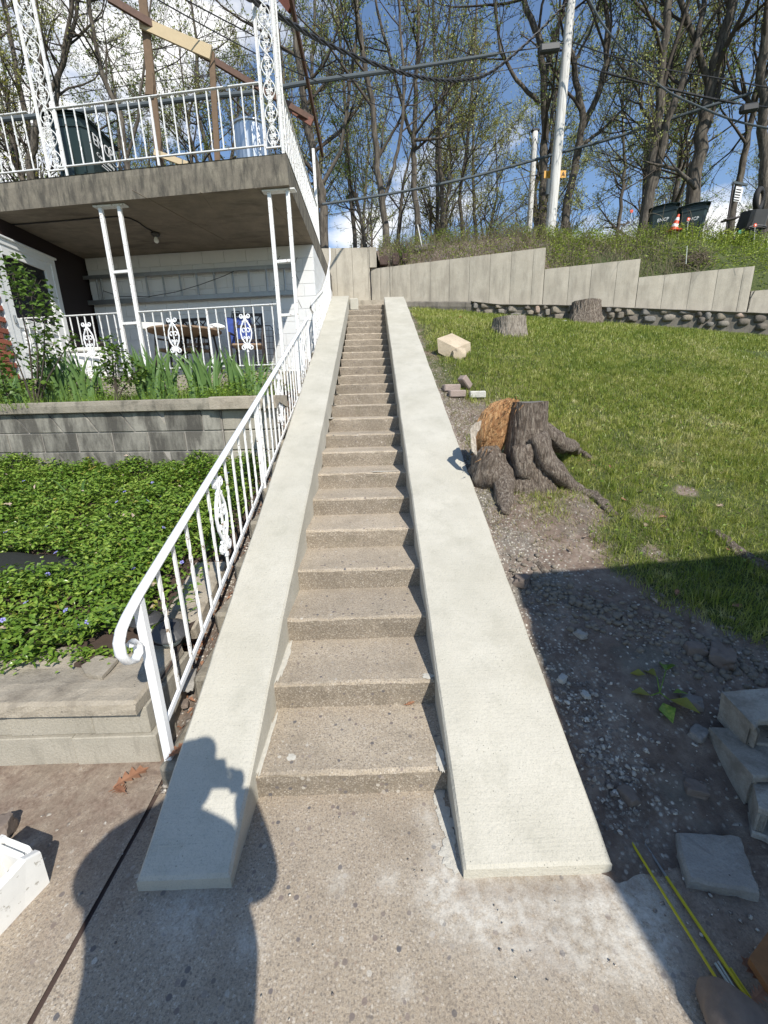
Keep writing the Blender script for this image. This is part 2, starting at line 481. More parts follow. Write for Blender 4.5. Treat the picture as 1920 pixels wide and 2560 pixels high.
M_CUSHION = simple('tan_cushion', (.24, .165, .11), .9, var=.2, bump=.3)
M_BLUEBAG = simple('blue_print_bag', (.03, .06, .26), .5, var=.7, vs=26)
M_CARTON = simple('white_carton', (.62, .62, .58), .7, var=.1)
M_BLACKPL = simple('black_plastic', (.045, .044, .044), .5, var=.25, bump=.1)
M_GREENPL = simple('dark_green_plastic', (.012, .026, .024), .42, var=.2)
M_WOODOLD = simple('weathered_brown_board', (.15, .10, .062), .85, var=.3, vs=18, bump=.5, bs=40)
M_WOODPALE = simple('pale_lumber', (.50, .40, .25), .8, var=.12, vs=12, bump=.2)
M_BEAM = simple('dark_peeling_beam', (.09, .045, .028), .7, var=.5, vs=16, bump=.5, bs=50)
M_BEAMRED = simple('red_brown_beam', (.16, .055, .03), .6, var=.3, vs=14, bump=.3)
M_WIRE = simple('black_wire', (.018, .018, .02), .6)
M_GUARD = simple('grey_cable_guard', (.075, .09, .10), .95, var=.1)
M_ORANGE = simple('orange_red_plastic', (.62, .07, .02), .5, var=.1)
M_WHITEPL = simple('white_plastic', (.75, .75, .73), .45, var=.05)
M_YELLOW = simple('yellow_fibreglass', (.52, .44, .015), .38, var=.1)
M_ROD = simple('bare_fibreglass', (.45, .48, .42), .4, var=.1)
M_SIGN = simple('amber_sign', (.62, .30, .02), .5, var=.05)
M_BULB = simple('frosted_bulb', (.75, .75, .72), .2, var=.02)
M_RUSTRED = simple('red_paint_patch', (.36, .07, .035), .7, var=.3)
M_TIRE = simple('black_rubber', (.012, .012, .013), .8, var=.2)
M_SKIN = simple('skin', (.45, .28, .2), .6)
M_CLOTH = simple('dark_blue_jacket', (.05, .07, .12), .9)
M_TIMBER = simple('dark_rotten_timber', (.075, .05, .042), .95, var=.5, vs=20, bump=.9, bs=40)
M_SLATE = oldconc('grey_flagstone', (.30, .28, .25), (.42, .40, .355), (.17, .155, .135), .7, sc=(3, 3, 3), bump=.8)
M_PAVER = oldconc('pinkish_paver', (.28, .22, .19), (.36, .29, .25), (.2, .17, .15), .4, bump=.6)
M_PAVERW = oldconc('whitish_paver', (.46, .45, .41), (.60, .58, .52), (.26, .25, .22), .5, bump=.8)
M_CHUNK = oldconc('tan_aggregate_chunk', (.42, .34, .235), (.56, .47, .35), (.24, .2, .15), .35, sc=(5, 5, 5), bump=.8)

def stone_mat(name, stops, objspace=False):
    t = NT(name); p = t.pos()
    c = t.ramp(t.objrand(), stops)
    c = t.mix(t.math('MULTIPLY', t.ramp(t.noise(p, 30, 7, .7), [(.4, 0), (.7, 1)]), .6), c, (.075, .065, .055))
    c = t.mix(t.math('MULTIPLY', t.ramp(t.noise(p, 11, 5, .6), [(.6, 0), (.75, 1)]), .4), c, (.38, .36, .31))
    t.col(c); t.rough(.9); t.bump(t.noise(p, 60, 6, .7), .7, .008)
    return t.m
M_STONE = stone_mat('field_stone', [(0, (.11, .095, .08)), (.25, (.21, .18, .14)), (.5, (.29, .25, .19)), (.75, (.17, .165, .155)), (.9, (.32, .17, .10)), (1, (.52, .50, .44))])
M_RUBBLE = stone_mat('grey_rubble', [(0, (.16, .14, .125)), (.6, (.27, .25, .225)), (1, (.50, .48, .43))])
M_COBBLE = simple('river_stone', (.17, .135, .11), .85, var=.45, vs=22, bump=.8, bs=45)

def ground_mat(name):
    """dirt, gravel and thin turf, told apart by painted-on attributes of the mesh"""
    t = NT(name); p = t.pos()
    dirt = t.ramp(t.noise(p, 7, 8, .7), [(.3, (.085, .058, .043)), (.5, (.18, .135, .105)), (.7, (.28, .23, .185))])
    dirt = t.mix(t.math('MULTIPLY', t.ramp(t.noise(p, 2.6, 4, .6), [(.5, 0), (.64, 1)]), .7), dirt, t.ramp(t.noise(p, 40, 4, .6), [(.3, (.10, .10, .08)), (.7, (.17, .165, .14))]))
    v = t.new('ShaderNodeTexVoronoi'); v.inputs['Scale'].default_value = 62; t.l.new(p, v.inputs['Vector'])
    sep = t.new('ShaderNodeSeparateColor'); t.l.new(v.outputs['Color'], sep.inputs[0])
    peb = t.ramp(sep.outputs[0], [(0, (.16, .14, .12)), (.6, (.36, .33, .28)), (1, (.62, .58, .5))])
    a = t.new('ShaderNodeAttribute'); a.attribute_name = 'gravel'
    gf = t.math('MULTIPLY', t.ramp(t.math('SUBTRACT', t.math('ADD', sep.outputs[1], a.outputs['Fac']), .62), [(.25, 0), (.4, 1)]), t.ramp(v.outputs['Distance'], [(.32, 1), (.5, .15)]))
    c = t.mix(gf, dirt, peb)
    turf = t.ramp(t.noise(p, 30, 6, .7), [(.3, (.030, .045, .010)), (.55, (.065, .085, .02)), (.8, (.16, .14, .06))])
    g = t.new('ShaderNodeAttribute'); g.attribute_name = 'turf'
    c = t.mix(t.ramp(t.math('ADD', g.outputs['Fac'], t.math('MULTIPLY', t.math('SUBTRACT', t.noise(p, 5, 6, .65), .5), .9)), [(.4, 0), (.6, 1)]), c, turf)
    t.col(c); t.rough(.97)
    h = t.math('ADD', t.math('MULTIPLY', t.noise(p, 45, 7, .72), 1.0), t.math('MULTIPLY', gf, t.math('SUBTRACT', .5, v.outputs['Distance'])))
    t.bump(h, .9, .014)
    return t.m
M_GROUND = ground_mat('dirt_and_turf')

def leafmat(name, stops, rough=.45, trans=.25, vs=3.0, spec=.5, rnd=None):
    t = NT(name); p = t.pos()
    f = t.noise(p, vs, 5, .7)
    if rnd:
        f = t.math('ADD', t.math('MULTIPLY', f, 1 - rnd), t.math('MULTIPLY', t.noise(p, vs * 14, 2, .5), rnd))
    c = t.ramp(f, stops)
    t.col(c); t.rough(rough); t.b.inputs['Specular IOR Level'].default_value = spec
    if trans:
        tr = t.new('ShaderNodeBsdfTranslucent'); t.l.new(c, tr.inputs[0])
        m = t.new('ShaderNodeMixShader'); m.inputs[0].default_value = trans
        o = t.n['Material Output']
        t.l.new(t.b.outputs[0], m.inputs[1]); t.l.new(tr.outputs[0], m.inputs[2]); t.l.new(m.outputs[0], o.inputs[0])
    return t.m
M_GRASS = leafmat('lawn_grass', [(.32, (.10, .15, .02)), (.44, (.21, .27, .04)), (.54, (.34, .37, .08)), (.66, (.58, .54, .26))], .42, .35, .8, rnd=.5)
M_DRYGRASS = leafmat('dry_grass', [(.3, (.13, .13, .05)), (.55, (.28, .25, .13)), (.8, (.42, .38, .24))], .7, .2, 2, rnd=.5)
M_VINCA = leafmat('ground_cover_leaf', [(.34, (.055, .12, .015)), (.5, (.14, .24, .03)), (.64, (.36, .45, .09))], .3, .25, 2.5, rnd=.6)
M_IRIS = leafmat('iris_leaf', [(.3, (.07, .15, .04)), (.7, (.16, .26, .075))], .45, .25, 3)
M_SHRUB = leafmat('shrub_leaf', [(.3, (.055, .11, .018)), (.6, (.12, .20, .03)), (.8, (.24, .30, .06))], .45, .3, 5, rnd=.5)
M_WEED = leafmat('weed_leaf', [(.34, (.07, .14, .015)), (.5, (.16, .27, .03)), (.68, (.36, .44, .07))], .45, .3, 4, rnd=.5)
M_BANKGREEN = leafmat('bank_weeds', [(.36, (.12, .17, .02)), (.48, (.25, .33, .04)), (.62, (.45, .50, .09))], .55, .3, .8, rnd=.5)
M_BANKDRY = leafmat('dry_brush', [(.3, (.09, .07, .045)), (.6, (.20, .165, .11)), (.8, (.32, .28, .2))], .9, 0, 3, rnd=.5)
M_BUD = leafmat('spring_leaf', [(.3, (.20, .23, .06)), (.55, (.38, .40, .12)), (.8, (.55, .50, .24))], .5, .35, .35, rnd=.4)
M_BUD_GREEN = leafmat('green_spring_leaf', [(.3, (.09, .14, .02)), (.55, (.18, .25, .04)), (.8, (.32, .38, .08))], .5, .35, .35, rnd=.4)
M_BUD_YEL = leafmat('yellow_spring_leaf', [(.3, (.18, .19, .03)), (.7, (.38, .35, .06))], .5, .35, .6, rnd=.4)
M_FLOWER = simple('periwinkle_petal', (.26, .25, .58), .6, var=.15)
M_DEADLEAF = leafmat('dead_oak_leaf', [(.3, (.20, .085, .045)), (.7, (.36, .19, .11))], .7, .1, 9)
M_PALELEAF = leafmat('pale_dry_leaf', [(.3, (.32, .24, .17)), (.7, (.48, .38, .30))], .7, .1, 9)

def bark(name, a, b, sc=(9, 9, 1.4), obj=False, bs=.8, bd=.03):
    t = NT(name); p = t.pos(sc, obj)
    n = t.noise(p, 2.2, 7, .7, .4)
    t.col(t.ramp(n, [(.32, tuple(q * .35 for q in a)), (.48, a), (.7, b)])); t.rough(.95); t.bump(n, bs, bd)
    return t.m
M_BARK = bark('tree_bark', (.075, .063, .05), (.19, .165, .13))
M_TWIG = simple('twig_bark', (.06, .048, .037), .95, var=.3, vs=2)
M_STUMPBARK = bark('stump_bark', (.18, .14, .108), (.48, .42, .345), (28, 28, 7), bs=1.0, bd=.06)
M_PALEBARK = bark('pale_stump_bark', (.24, .205, .165), (.42, .375, .31), (22, 22, 3), bs=1.0, bd=.03)
M_POLE = bark('bleached_pole_wood', (.56, .55, .52), (.70, .69, .66), (14, 14, .7), bs=.3, bd=.01)
def cutwood(name, a, b):
    t = NT(name); p = t.pos((1, 1, 1), True); w = t.new('ShaderNodeTexWave'); w.wave_type = 'RINGS'; w.rings_direction = 'Z'
    w.inputs['Scale'].default_value = 22; w.inputs['Distortion'].default_value = 3; t.l.new(p, w.inputs['Vector'])
    c = t.ramp(w.outputs['Fac'], [(.2, a), (.9, b)]); c = t.mix(t.math('MULTIPLY', t.noise(p, 16, 6, .7), .5), c, tuple(q * .5 for q in a))
    t.col(c); t.rough(.9); t.bump(w.outputs['Fac'], .4, .004); return t.m
M_CUTGREY = cutwood('grey_cut_wood', (.12, .11, .10), (.24, .22, .20))
def splinter(name, stops, sc):
    t = NT(name); p = t.pos(sc)
    n = t.noise(p, 3, 8, .75, .6)
    t.col(t.ramp(n, stops)); t.rough(.85); t.bump(n, 1.0, .03); return t.m
M_ORWOOD = splinter('orange_torn_wood', [(.28, (.06, .03, .018)), (.42, (.34, .15, .06)), (.54, (.58, .33, .14)), (.70, (.76, .55, .33))], (30, 30, 5))
M_PALEWOOD = splinter('pale_splinter_wood', [(.3, (.30, .24, .18)), (.6, (.68, .62, .52))], (20, 20, 4))

# ---------------------------------------------------------------- the lie of the land
def zs(y): return .052 + .406 * (y - 1.078)                 # top of the right cheek slab
def zl(y): return .055 + .4145 * (y - 1.073)                # top of the left one
def fbm(x, y, s=1.0, o=4):
    v, a = 0.0, 1.0
    for i in range(o):
        v += a * mn.noise(Vector((x * s, y * s, 3.3 + i * 7.7))); a *= .5; s *= 2.1
    return v
GRX = (1.00, 1.57, 1.66, 1.83, 2.12, 2.6, 3.4, 6.0)
GRY = (2.46, 2.42, 2.20, 2.02, 1.78, 1.5, 1.2, .9)
def lawn_edge(x): return float(np.interp(x, GRX, GRY))
def rw_y(x): return 11.505 - .33 * x                        # the retaining wall's line
def gr0(x, y):
    s = zs(y) - .06 - .055 * (x - .93) * clamp((y - 2) / 3) - .2 * sstep(8, 11, y)
    s = .5 * (s + math.sqrt(s * s + .0016)) + .003 - .024 * (1 - sstep(1.0, 1.36, y + .38 * fbm(x, y, 5, 3)))
    return s
def gr(x, y):
    z = gr0(x, y)
    k = 1 - sstep(-.15, .25, y - lawn_edge(x) - .12 * fbm(x, y, 2))
    d = sstep(1.25, 1.6, y)
    clod = max(0, fbm(x, y, 5, 4)) * .05 * sstep(-.1, .3, fbm(x + 9, y, 1.5, 2)) + .012 * fbm(x, y, 18, 2)
    return z + k * d * clod + (1 - k) * .02 * fbm(x, y, 2.5, 3)
def gl(x, y):
    """bed between the low planter and the block planter, left"""
    return .38 + .225 * (y - 1.95) + .06 * fbm(x, y, 1.6, 3) + .10 * sstep(-2.7, -1.2, x) * sstep(2.4, 4.2, y)

def terrain(name, x0, x1, y0, y1, res, zf, mat_, attrs=None, kind='structure', keep=None):
    nx, ny = int((x1 - x0) / res) + 1, int((y1 - y0) / res) + 1
    xs = [x0 + i * (x1 - x0) / (nx - 1) for i in range(nx)]; ys = [y0 + j * (y1 - y0) / (ny - 1) for j in range(ny)]
    mb = MB()
    mb.v = [(x, y, zf(x, y)) for y in ys for x in xs]
    mb.f = [(j * nx + i, j * nx + i + 1, (j + 1) * nx + i + 1, (j + 1) * nx + i) for j in range(ny - 1) for i in range(nx - 1)
            if keep is None or keep(xs[i] + res / 2, ys[j] + res / 2)]
    mb.m = [0] * len(mb.f)
    me = mb.mesh(name, smooth=True); me.materials.append(mat_)
    for an, fn in (attrs or {}).items():
        at = me.attributes.new(an, 'FLOAT', 'POINT')
        at.data.foreach_set('value', [fn(v[0], v[1]) for v in mb.v])
    o = bpy.data.objects.new(name, me); COL.objects.link(o); o['kind'] = kind
    return o
# ================================================================ GROUND
# wide ground sheet below everything, out to the horizon
def far_z(x, y):
    r = math.hypot(x, y)
    if y > 10: return 3.6 - 2.2 * sstep(16, 60, y) + 1.5 * fbm(x, y, .02, 3) * sstep(30, 200, r) - 6 * sstep(60, 400, r)
    return (-.3 + 3.9 * clamp((y - 2) / 8)) * sstep(-1.0, 0.2, x) - .6 * sstep(0, -1, x) - 6 * sstep(60, 400, r)
mb = MB(); rows = []
rad = [-600, -250, -120, -60, -35, -20, -12, -6, -3, 0, 2, 4, 6, 8, 10, 11, 12, 14, 17, 20, 25, 30, 40, 60, 90, 140, 250, 600]
xs_ = [-600, -250, -120, -60, -35, -20, -12, -8, -5, -3, -1, 0, 1, 3, 5, 8, 11, 14, 20, 30, 45, 60, 90, 140, 250, 600]
for y in rad: rows.append([(x, y, far_z(x, y) - (.25 if 0 < y < 12 else 0)) for x in xs_])
mb.grid(rows); o = obj('ground', mb, simple('distant_ground', (.07, .075, .03), .95, var=.4, vs=.4, bump=.3), kind='structure', smooth=True)

# landing pavement, its joint on the left, and the stains on it
def jx(y): return -.865 + .02 * fbm(0, y, 3, 2) - .12 * (0.9 - y) * (y < .9) * .3
WST = [(hz(1110, 2235, 0), .10), (hz(1180, 2265, 0), .12), (hz(1260, 2290, 0), .11), (hz(1350, 2300, 0), .13), (hz(1440, 2275, 0), .12), (hz(1520, 2330, 0), .14),
       (hz(1560, 2240, 0), .12), (hz(1600, 2300, 0), .12), (hz(1100, 2105, 0), .05), (hz(1120, 2170, 0), .06), (hz(850, 2207, 0), .035), (hz(968, 2200, 0), .04), (hz(1065, 2040, 0), .05),
       (hz(470, 2280, 0), .10), (hz(1010, 2460, 0), .03), (hz(620, 2360, 0), .05)]
def white_at(x, y): return min(.8, sum(.6 * math.exp(-((x - p.x) ** 2 + (y - p.y) ** 2) / (r * r)) for p, r in WST))
def dirt_at(x, y):
    v = .6 * sstep(1.15, 1.6, y) * (x < -.87) + .75 * sstep(.85, 1.35, y + .25 * fbm(x, y, 3, 3)) * (x < -.78)
    v += .5 * math.exp(-((y - 1.03) / .035) ** 2) * (.40 < x < 1.02)
    v += .25 * math.exp(-((y - 1.06) / .06) ** 2) * (-.8 < x < -.35)
    v += .85 * sstep(.98, 1.12, x + .1 * fbm(x, y, 4, 2)) + .4 * sstep(.9, 1.2, y) * (x > 1.0) + .28 * max(0, fbm(x, y, 1.7, 2)) + .35 * math.exp(-((x - .62) ** 2 + (y - .87) ** 2) / .012)
    return clamp(v)
def land_z(x, y): return .0015 * fbm(x, y, 6, 2)
terrain('landing_pavement', -.85, 2.9, -3.0, 1.44, .03, land_z, M_AGG, {'white': white_at, 'dirt': dirt_at})
terrain('side_pavement', -3.6, -.862, -3.0, 1.75, .03, lambda x, y: .008 + .004 * fbm(x, y, 2, 2) + .02 * sstep(1.3, 1.6, y), M_AGG, {'white': white_at, 'dirt': dirt_at})
mb = MB(); mb.box((0, -.2, -.036), (7.2, 5.6, .06)); obj('joint_soil', mb, M_TIMBER, kind='structure')

# lawn slope and the dirt beside the pavement
def turf_at(x, y):
    e = y - lawn_edge(x)
    v = sstep(-.1, .35, e + .15 * fbm(x, y, 2))
    for bx_, by_, br_ in ((1.75, 3.05, .22), (2.25, 3.0, .16), (1.5, 2.75, .2), (1.35, 4.7, .3), (2.0, 2.6, .12), (1.9, 4.3, .13), (2.7, 3.3, .12)): v -= .75 * math.exp(-((x - bx_) ** 2 + (y - by_) ** 2) / br_ ** 2)
    v = clamp(v) * 1.0
    v *= .2 + .8 * sstep(.0, 1.15, (x - .95) - .15 + .35 * fbm(x, y, 1.5) + .35 * sstep(5, 8, y))
    return v
def gravel_at(x, y):
    a = .55 * (1 - sstep(.05, .5, x - .93 + .15 * fbm(x, y, 2))) * sstep(1.5, 2.4, y) * (1 - .6 * sstep(5, 7, y))
    b = .55 * math.exp(-((x - 1.12) ** 2 / .02 + (y - 1.45) ** 2 / .10))
    c = .35 * math.exp(-((x - 1.95) ** 2 / .05 + (y - 1.85) ** 2 / .02))
    return clamp(a + b + c + .12 + .2 * fbm(x, y, 3))
terrain('lawn_slope', .60, 4.2, .99, 5.4, .03, gr, M_GROUND, {'turf': turf_at, 'gravel': gravel_at})
terrain('lawn_slope', .60, 12.0, 5.4, 11.4, .12, lambda x, y: gr(x, min(y, rw_y(x) + .3)), M_GROUND, {'turf': lambda x, y: .9 if x > 1.1 + .2 * fbm(x, y, 2) else .5, 'gravel': lambda x, y: .15})
terrain('lawn_slope', 4.2, 12.0, -1.0, 5.4, .12, gr, M_GROUND, {'turf': lambda x, y: 1.0 if y > lawn_edge(x) else 0, 'gravel': lambda x, y: .1})
terrain('dirt_margin', 2.9, 4.2, -3.0, 1.38, .1, lambda x, y: .0, M_GROUND, {'turf': lambda x, y: 0, 'gravel': lambda x, y: .2})
# strip of soil between the left cheek slab and the railing, and the bed under the ground cover
def strip_z(x, y): return max(.0, zl(y) - .21 - .10 * sstep(-.74, -.95, x)) + .012 * fbm(x, y, 9, 3)
terrain('soil_strip', -1.02, -.55, 1.44, 7.3, .03, strip_z, M_GROUND, {'turf': lambda x, y: 0.0, 'gravel': lambda x, y: .35 + .3 * fbm(x, y, 4)})
terrain('soil_bed', -4.6, -.93, 1.75, 4.9, .05, gl, M_SOIL)

# ================================================================ STAIRCASE
TR = [2.52, 2.52, 2.49, 2.66, 2.67, 2.58, 2.55, 2.51, 2.52, 2.51, 2.53, 2.55, 2.55, 2.53, 2.5, 2.48, 2.48, 2.46, 2.43, 2.37, 2.36, 2.36, 2.37, 2.38, 2.4]
RI = [.78, .947, .946, .926, .953, .938, .94, .966, .932, .98, .946, .908, .9, .921, .951, .968, .962, .946, .985, 1.043, 1.127, 1.152, 1.16, 1.149, 1.13, 1.11]
SC = .155
SY, SZ = [9.07 * SC], [RI[0] * SC]
for i in range(25): SY.append(SY[-1] + TR[i] * SC); SZ.append(SZ[-1] + RI[i + 1] * SC)
SW = .408
stairs = root('staircase', (0, SY[0], 0), 'long straight flight of worn exposed-aggregate concrete steps between two pale slabs', 'staircase')
def step_mesh(x0, x1, y0, y1, z0, z1, seed, nx=26):
    prof = [(y1, z0), (y0 + .006, z0), (y0 + .002, z0 + .01), (y0 + .002, z0 + (z1 - z0) * .35), (y0 - .001, z0 + (z1 - z0) * .7), (y0, z1 - .016), (y0 + .005, z1 - .005), (y0 + .016, z1), (y0 + .09, z1), (y0 + .2, z1 - .001), (y0 + .33, z1 + .001), (y1, z1 + .001)]
    rows = []
    for i in range(nx + 1):
        x = lerp(x0, x1, i / nx); r = []
        for k, (y, z) in enumerate(prof):
            e = 1 if k in (4, 5, 6, 7) else .35
            r.append((x, y + e * .0065 * mn.noise(Vector((x * 14, k * .9, seed))), z + e * .006 * mn.noise(Vector((x * 11, k * .7 + 5, seed))) - (.004 * e * max(0, mn.noise(Vector((x * 30, seed, 2))) - .25) * 3)))
        rows.append(r)
    return MB().grid(rows)
for i in range(26):
    y1 = SY[i + 1] + .03 if i < 25 else SY[i] + .7
    z0 = (SZ[i - 1] if i else 0) - .01
    m = step_mesh(-SW - .004 + .03 * (i > 30), SW + .05, SY[i], y1, z0, SZ[i], i * 3.7)
    m.f = [f[::-1] for f in m.f]
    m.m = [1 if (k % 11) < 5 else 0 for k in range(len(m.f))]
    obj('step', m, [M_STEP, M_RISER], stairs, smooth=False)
# mortar smears where the new slabs meet the old steps
def blob_sheet(mb, c, rx, ry, n=14, seed=0, z=.004):
    n = n * 2; z = min(z, .003)
    ctr = (c[0], c[1], c[2] + z); pts = []
    for k in range(n):
        a = 2 * PI * k / n; r = 1 + .45 * mn.noise(Vector((math.cos(a) * 1.5, math.sin(a) * 1.5, seed))) + .35 * mn.noise(Vector((math.cos(a) * 6, math.sin(a) * 6, seed)))
        pts.append((c[0] + math.cos(a) * rx * r, c[1] + math.sin(a) * ry * r, c[2] + z * .3))
    return mb.add([ctr] + pts, [(0, k + 1, (k + 1) % n + 1) for k in range(n)])
M_LIME = simple('lime_smear', (.50, .48, .42), .9, var=.3, vs=40, bump=.7, bs=120)
mb = MB()
for i, (yy, w) in enumerate([(0, .014), (1, .02), (1, .016), (9, .02), (11, .03), (12, .035), (13, .03), (14, .02)]):
    mb2 = blob_sheet(mb, (-SW + .012, SY[yy] + .16 + .03 * (i % 3), SZ[yy] + .003), w, .16, 18, i * 2.2, .006)
for i in (9, 10, 11, 12, 13): blob_sheet(mb, (-SW + .03, SY[i] + .03, SZ[i] + .003), .035, .05, 14, i * 1.7)
blob_sheet(mb, tuple(hz(1100, 1895, SZ[0])) , .02, .07, 16, 3.3); blob_sheet(mb, tuple(hz(1070, 1690, SZ[1])), .035, .02, 14, 5.2)
blob_sheet(mb, tuple(hz(728, 1893, SZ[0])), .022, .018, 14, 8.1, .002); blob_sheet(mb, (.2, SY[6] + .02, SZ[6] + .002), .12, .02, 20, 9.1, .003)
for k in range(16): blob_sheet(mb, (.37 + .03 * random.random(), 1.44 - .022 * k, .002), .012 + .02 * random.random(), .03, 12, k * 1.1, .004)
obj('mortar_smear', mb, M_LIME, stairs, kind='stuff')

def cheek(name, xi0, xi1, xo0, xo1, y0, y1, ztop, label, seed, thick=.30):
    n = 90; nx = 8; rows = []
    for j in range(n + 1):
        t = j / n; y = lerp(y0, y1, t); zt = ztop(y); r = []
        xi, xo = lerp(xi0, xi1, t), lerp(xo0, xo1, t)
        xi += .004 * mn.noise(Vector((seed, y * 3, 0))) + .003 * mn.noise(Vector((seed, y * 25, 0))); xo += .006 * mn.noise(Vector((seed + 4, y * 24, 0))) + .009 * mn.noise(Vector((seed + 4, y * 2.2, 0)))
        th = min(thick, zt + .10) if j == 0 else thick
        zb = max(zt - thick, -.03)
        r.append((xi, y, zb)); r.append((xi, y, zt - .012))
        for k in range(nx + 1):
            s = k / nx; e = .010
            x = lerp(xi + (e if xo > xi else -e), xo - (e if xo > xi else -e), s)
            r.append((x, y, zt + .005 * mn.noise(Vector((x * 5, y * 4, seed))) + .0012 * mn.noise(Vector((x * 40, y * 40, seed)))))
        r.append((xo, y, zt - .012)); r.append((xo, y, zb))
        rows.append(r)
    # rounded front lip
    f0 = [(p[0], p[1] - .0, p[2]) for p in rows[0]]
    zt = ztop(y0)
    lip = [(p[0], y0 - .010, min(p[2], zt - .010)) for p in rows[0]]
    low = [(p[0] , y0 - .012 - .004 * mn.noise(Vector((p[0] * 30, seed, 3))), -.02) for p in rows[0]]
    back = [(p[0], y1 + .01, rows[-1][0][2]) for p in rows[-1]]
    rows = [low, lip] + rows + [back]
    mb = MB().grid(rows)
    if xo0 < xi0: mb.f = [f for f in mb.f]
    else: mb.f = [f[::-1] for f in mb.f]
    return tag_top(obj(name, mb, M_SLAB, smooth=False), label, 'concrete slab')
def tag_top(o, label, cat, group=None): return props(o, label, cat, group)
cl = cheek('cheek_slab', -.405, -.408, -.735, -.794, 1.075, 10.50, zl, 'smooth pale concrete slab sloping up left of the steps, beside the white handrail', 1.0)
cr2 = cheek('cheek_slab', .417, .408, .949, .887, 1.075, 10.72, zs, 'wider smooth pale concrete slab sloping up right of the steps, beside the lawn', 5.0)
mb = MB(); mb.box((-.30, 10.95, 3.80), (.20, .75, .26), ch=.02); mb.box((-.62, 11.0, 3.83), (.40, .8, .24), ch=.02)
obj('stair_curb', mb, M_SLAB, label='low pale concrete curb at the top of the left slab, against the retaining wall', cat='curb', kind=None)
mb = MB(); mb.box((-.1, 11.25, 3.86), (1.9, .5, .22)); obj('upper_landing', mb, M_CAP, kind='structure')

# old stepped stones between slab and railing
curb = root('old_step_ends', (-.86, 1.5, .05), 'crumbling old step ends in the soil between the left slab and white railing', 'stones')
for i in range(20):
    y = SY[i] + .22; z = strip_z(-.84, y) - .045
    mb = MB(); sx = .115 + .02 * mn.noise(Vector((i * 3.1, 0, 0)))
    o = MB(); o.box((0, 0, 0), (sx, .30, .15), ch=.02)
    rr = Matrix.Rotation(.12 * mn.noise(Vector((i * 2.3, 4, 0))), 3, 'Z')
    o.v = [tuple((rr @ Vector(v)) * (1 + .10 * mn.noise(Vector(v) * 14 + Vector((i, 0, 0)))) + Vector((-.80 + .02 * mn.noise(Vector((i, 7, 1))), y, z + .05))) for v in o.v]
    obj('stone', o, M_CAPOLD, curb)

# ================================================================ RETAINING WALL (board-marked concrete, stepped top)
RP = 11.505
def rwp(x, off=0.0):           # point on the wall's front face
    return Vector((x, rw_y(x) - off, 0))
rw = root('retaining_wall', (.27, rw_y(.27), 3.7), 'tall stepped board-marked concrete retaining wall running right behind the lawn', 'retaining wall')
def px_x(px, py): return hp(px, py, 0, RP, .33).x
segs = [(.095, .27, 4.70, [.095, .27]), ]
lines_B = [951, 974, 981, 1027, 1075, 1123, 1173, 1224, 1276, 1330]
lines_C = [1364, 1422, 1477, 1540]
lines_D = [1600, 1661, 1727, 1792, 1855]
def zat(px, py): return hp(px, py, 0, RP, .33).z
zB = .5 * (zat(941, 672) + zat(1364, 617)); zC = .5 * (zat(1366, 673) + zat(1600, 646)); zD = .5 * (zat(1602, 693) + zat(1884, 665)); zE = zat(1895, 726)
def panel_run(x0, x1, ztop, lines, zbot):
    xs = [x0] + [px_x(l, 700) for l in lines if x0 + .06 < px_x(l, 700) < x1 - .06] + [x1]
    for a, b in zip(xs[:-1], xs[1:]):
        g = .0032; pa, pb = rwp(a + g), rwp(b - g); off = .006 * mn.noise(Vector((a * 9, 1, 0)))
        n = Vector((.33, 1, 0)).normalized()
        za, zb_ = zbot(a), zbot(b)
        base = [(pa.x, pa.y + off, za), (pb.x, pb.y + off, zb_), (pb.x, pb.y + off, ztop), (pa.x, pa.y + off, ztop)]
        mb = MB(); nx_, nz_ = 5, 6; rows = []
        for j in range(nz_ + 1):
            r = []
            for i in range(nx_ + 1):
                s, t = i / nx_, j / nz_; z = lerp(lerp(za, zb_, s), ztop, t)
                q = Vector((lerp(pa.x, pb.x, s), lerp(pa.y, pb.y, s), z)) + n * (off + .004 * mn.noise(Vector((a + s, z * 2, 3))) + (.006 if i in (0, nx_) else 0) + (.006 if j == nz_ else 0))
                r.append(tuple(q))
            rows.append(r)
        rows.append([tuple(Vector(p) + n * .24) for p in rows[-1]])
        rows.append([(p[0], p[1], lerp(za, zb_, .5)) for p in rows[-1]])
        mb.grid(rows)
        mb.f = [f for f in mb.f]
        obj('panel', mb, M_RETAIN, rw)
    # core behind the joints
    pa, pb = rwp(x0 + .01), rwp(x1 - .01); n = Vector((.33, 1, 0)).normalized()
    mb = MB(); mb.prism([tuple(pa + n * .013 + Vector((0, 0, zbot(x0)))), tuple(pb + n * .013 + Vector((0, 0, zbot(x1)))), tuple(pb + n * .013 + Vector((0, 0, ztop - .03))), tuple(pa + n * .013 + Vector((0, 0, ztop - .03)))], n * .21)
    obj('core', mb, M_CAPOLD, rw)
zbt = lambda x: float(np.interp(x, (0, 1, 4, 8, 12), (3.75, 3.8, 3.3, 2.8, 2.4)))
xT1, xT2, xT3, xT4 = px_x(927, 680), px_x(1364, 640), px_x(1600, 668), px_x(1884, 700)
panel_run(xT1, xT2, zB, lines_B, zbt)
panel_run(xT2 + .004, xT3, zC, lines_C, zbt)
panel_run(xT3 + .004, xT4 - .012, zD, lines_D, zbt)
panel_run(xT4, xT4 + 4.0, zE, [1960, 2040], zbt)
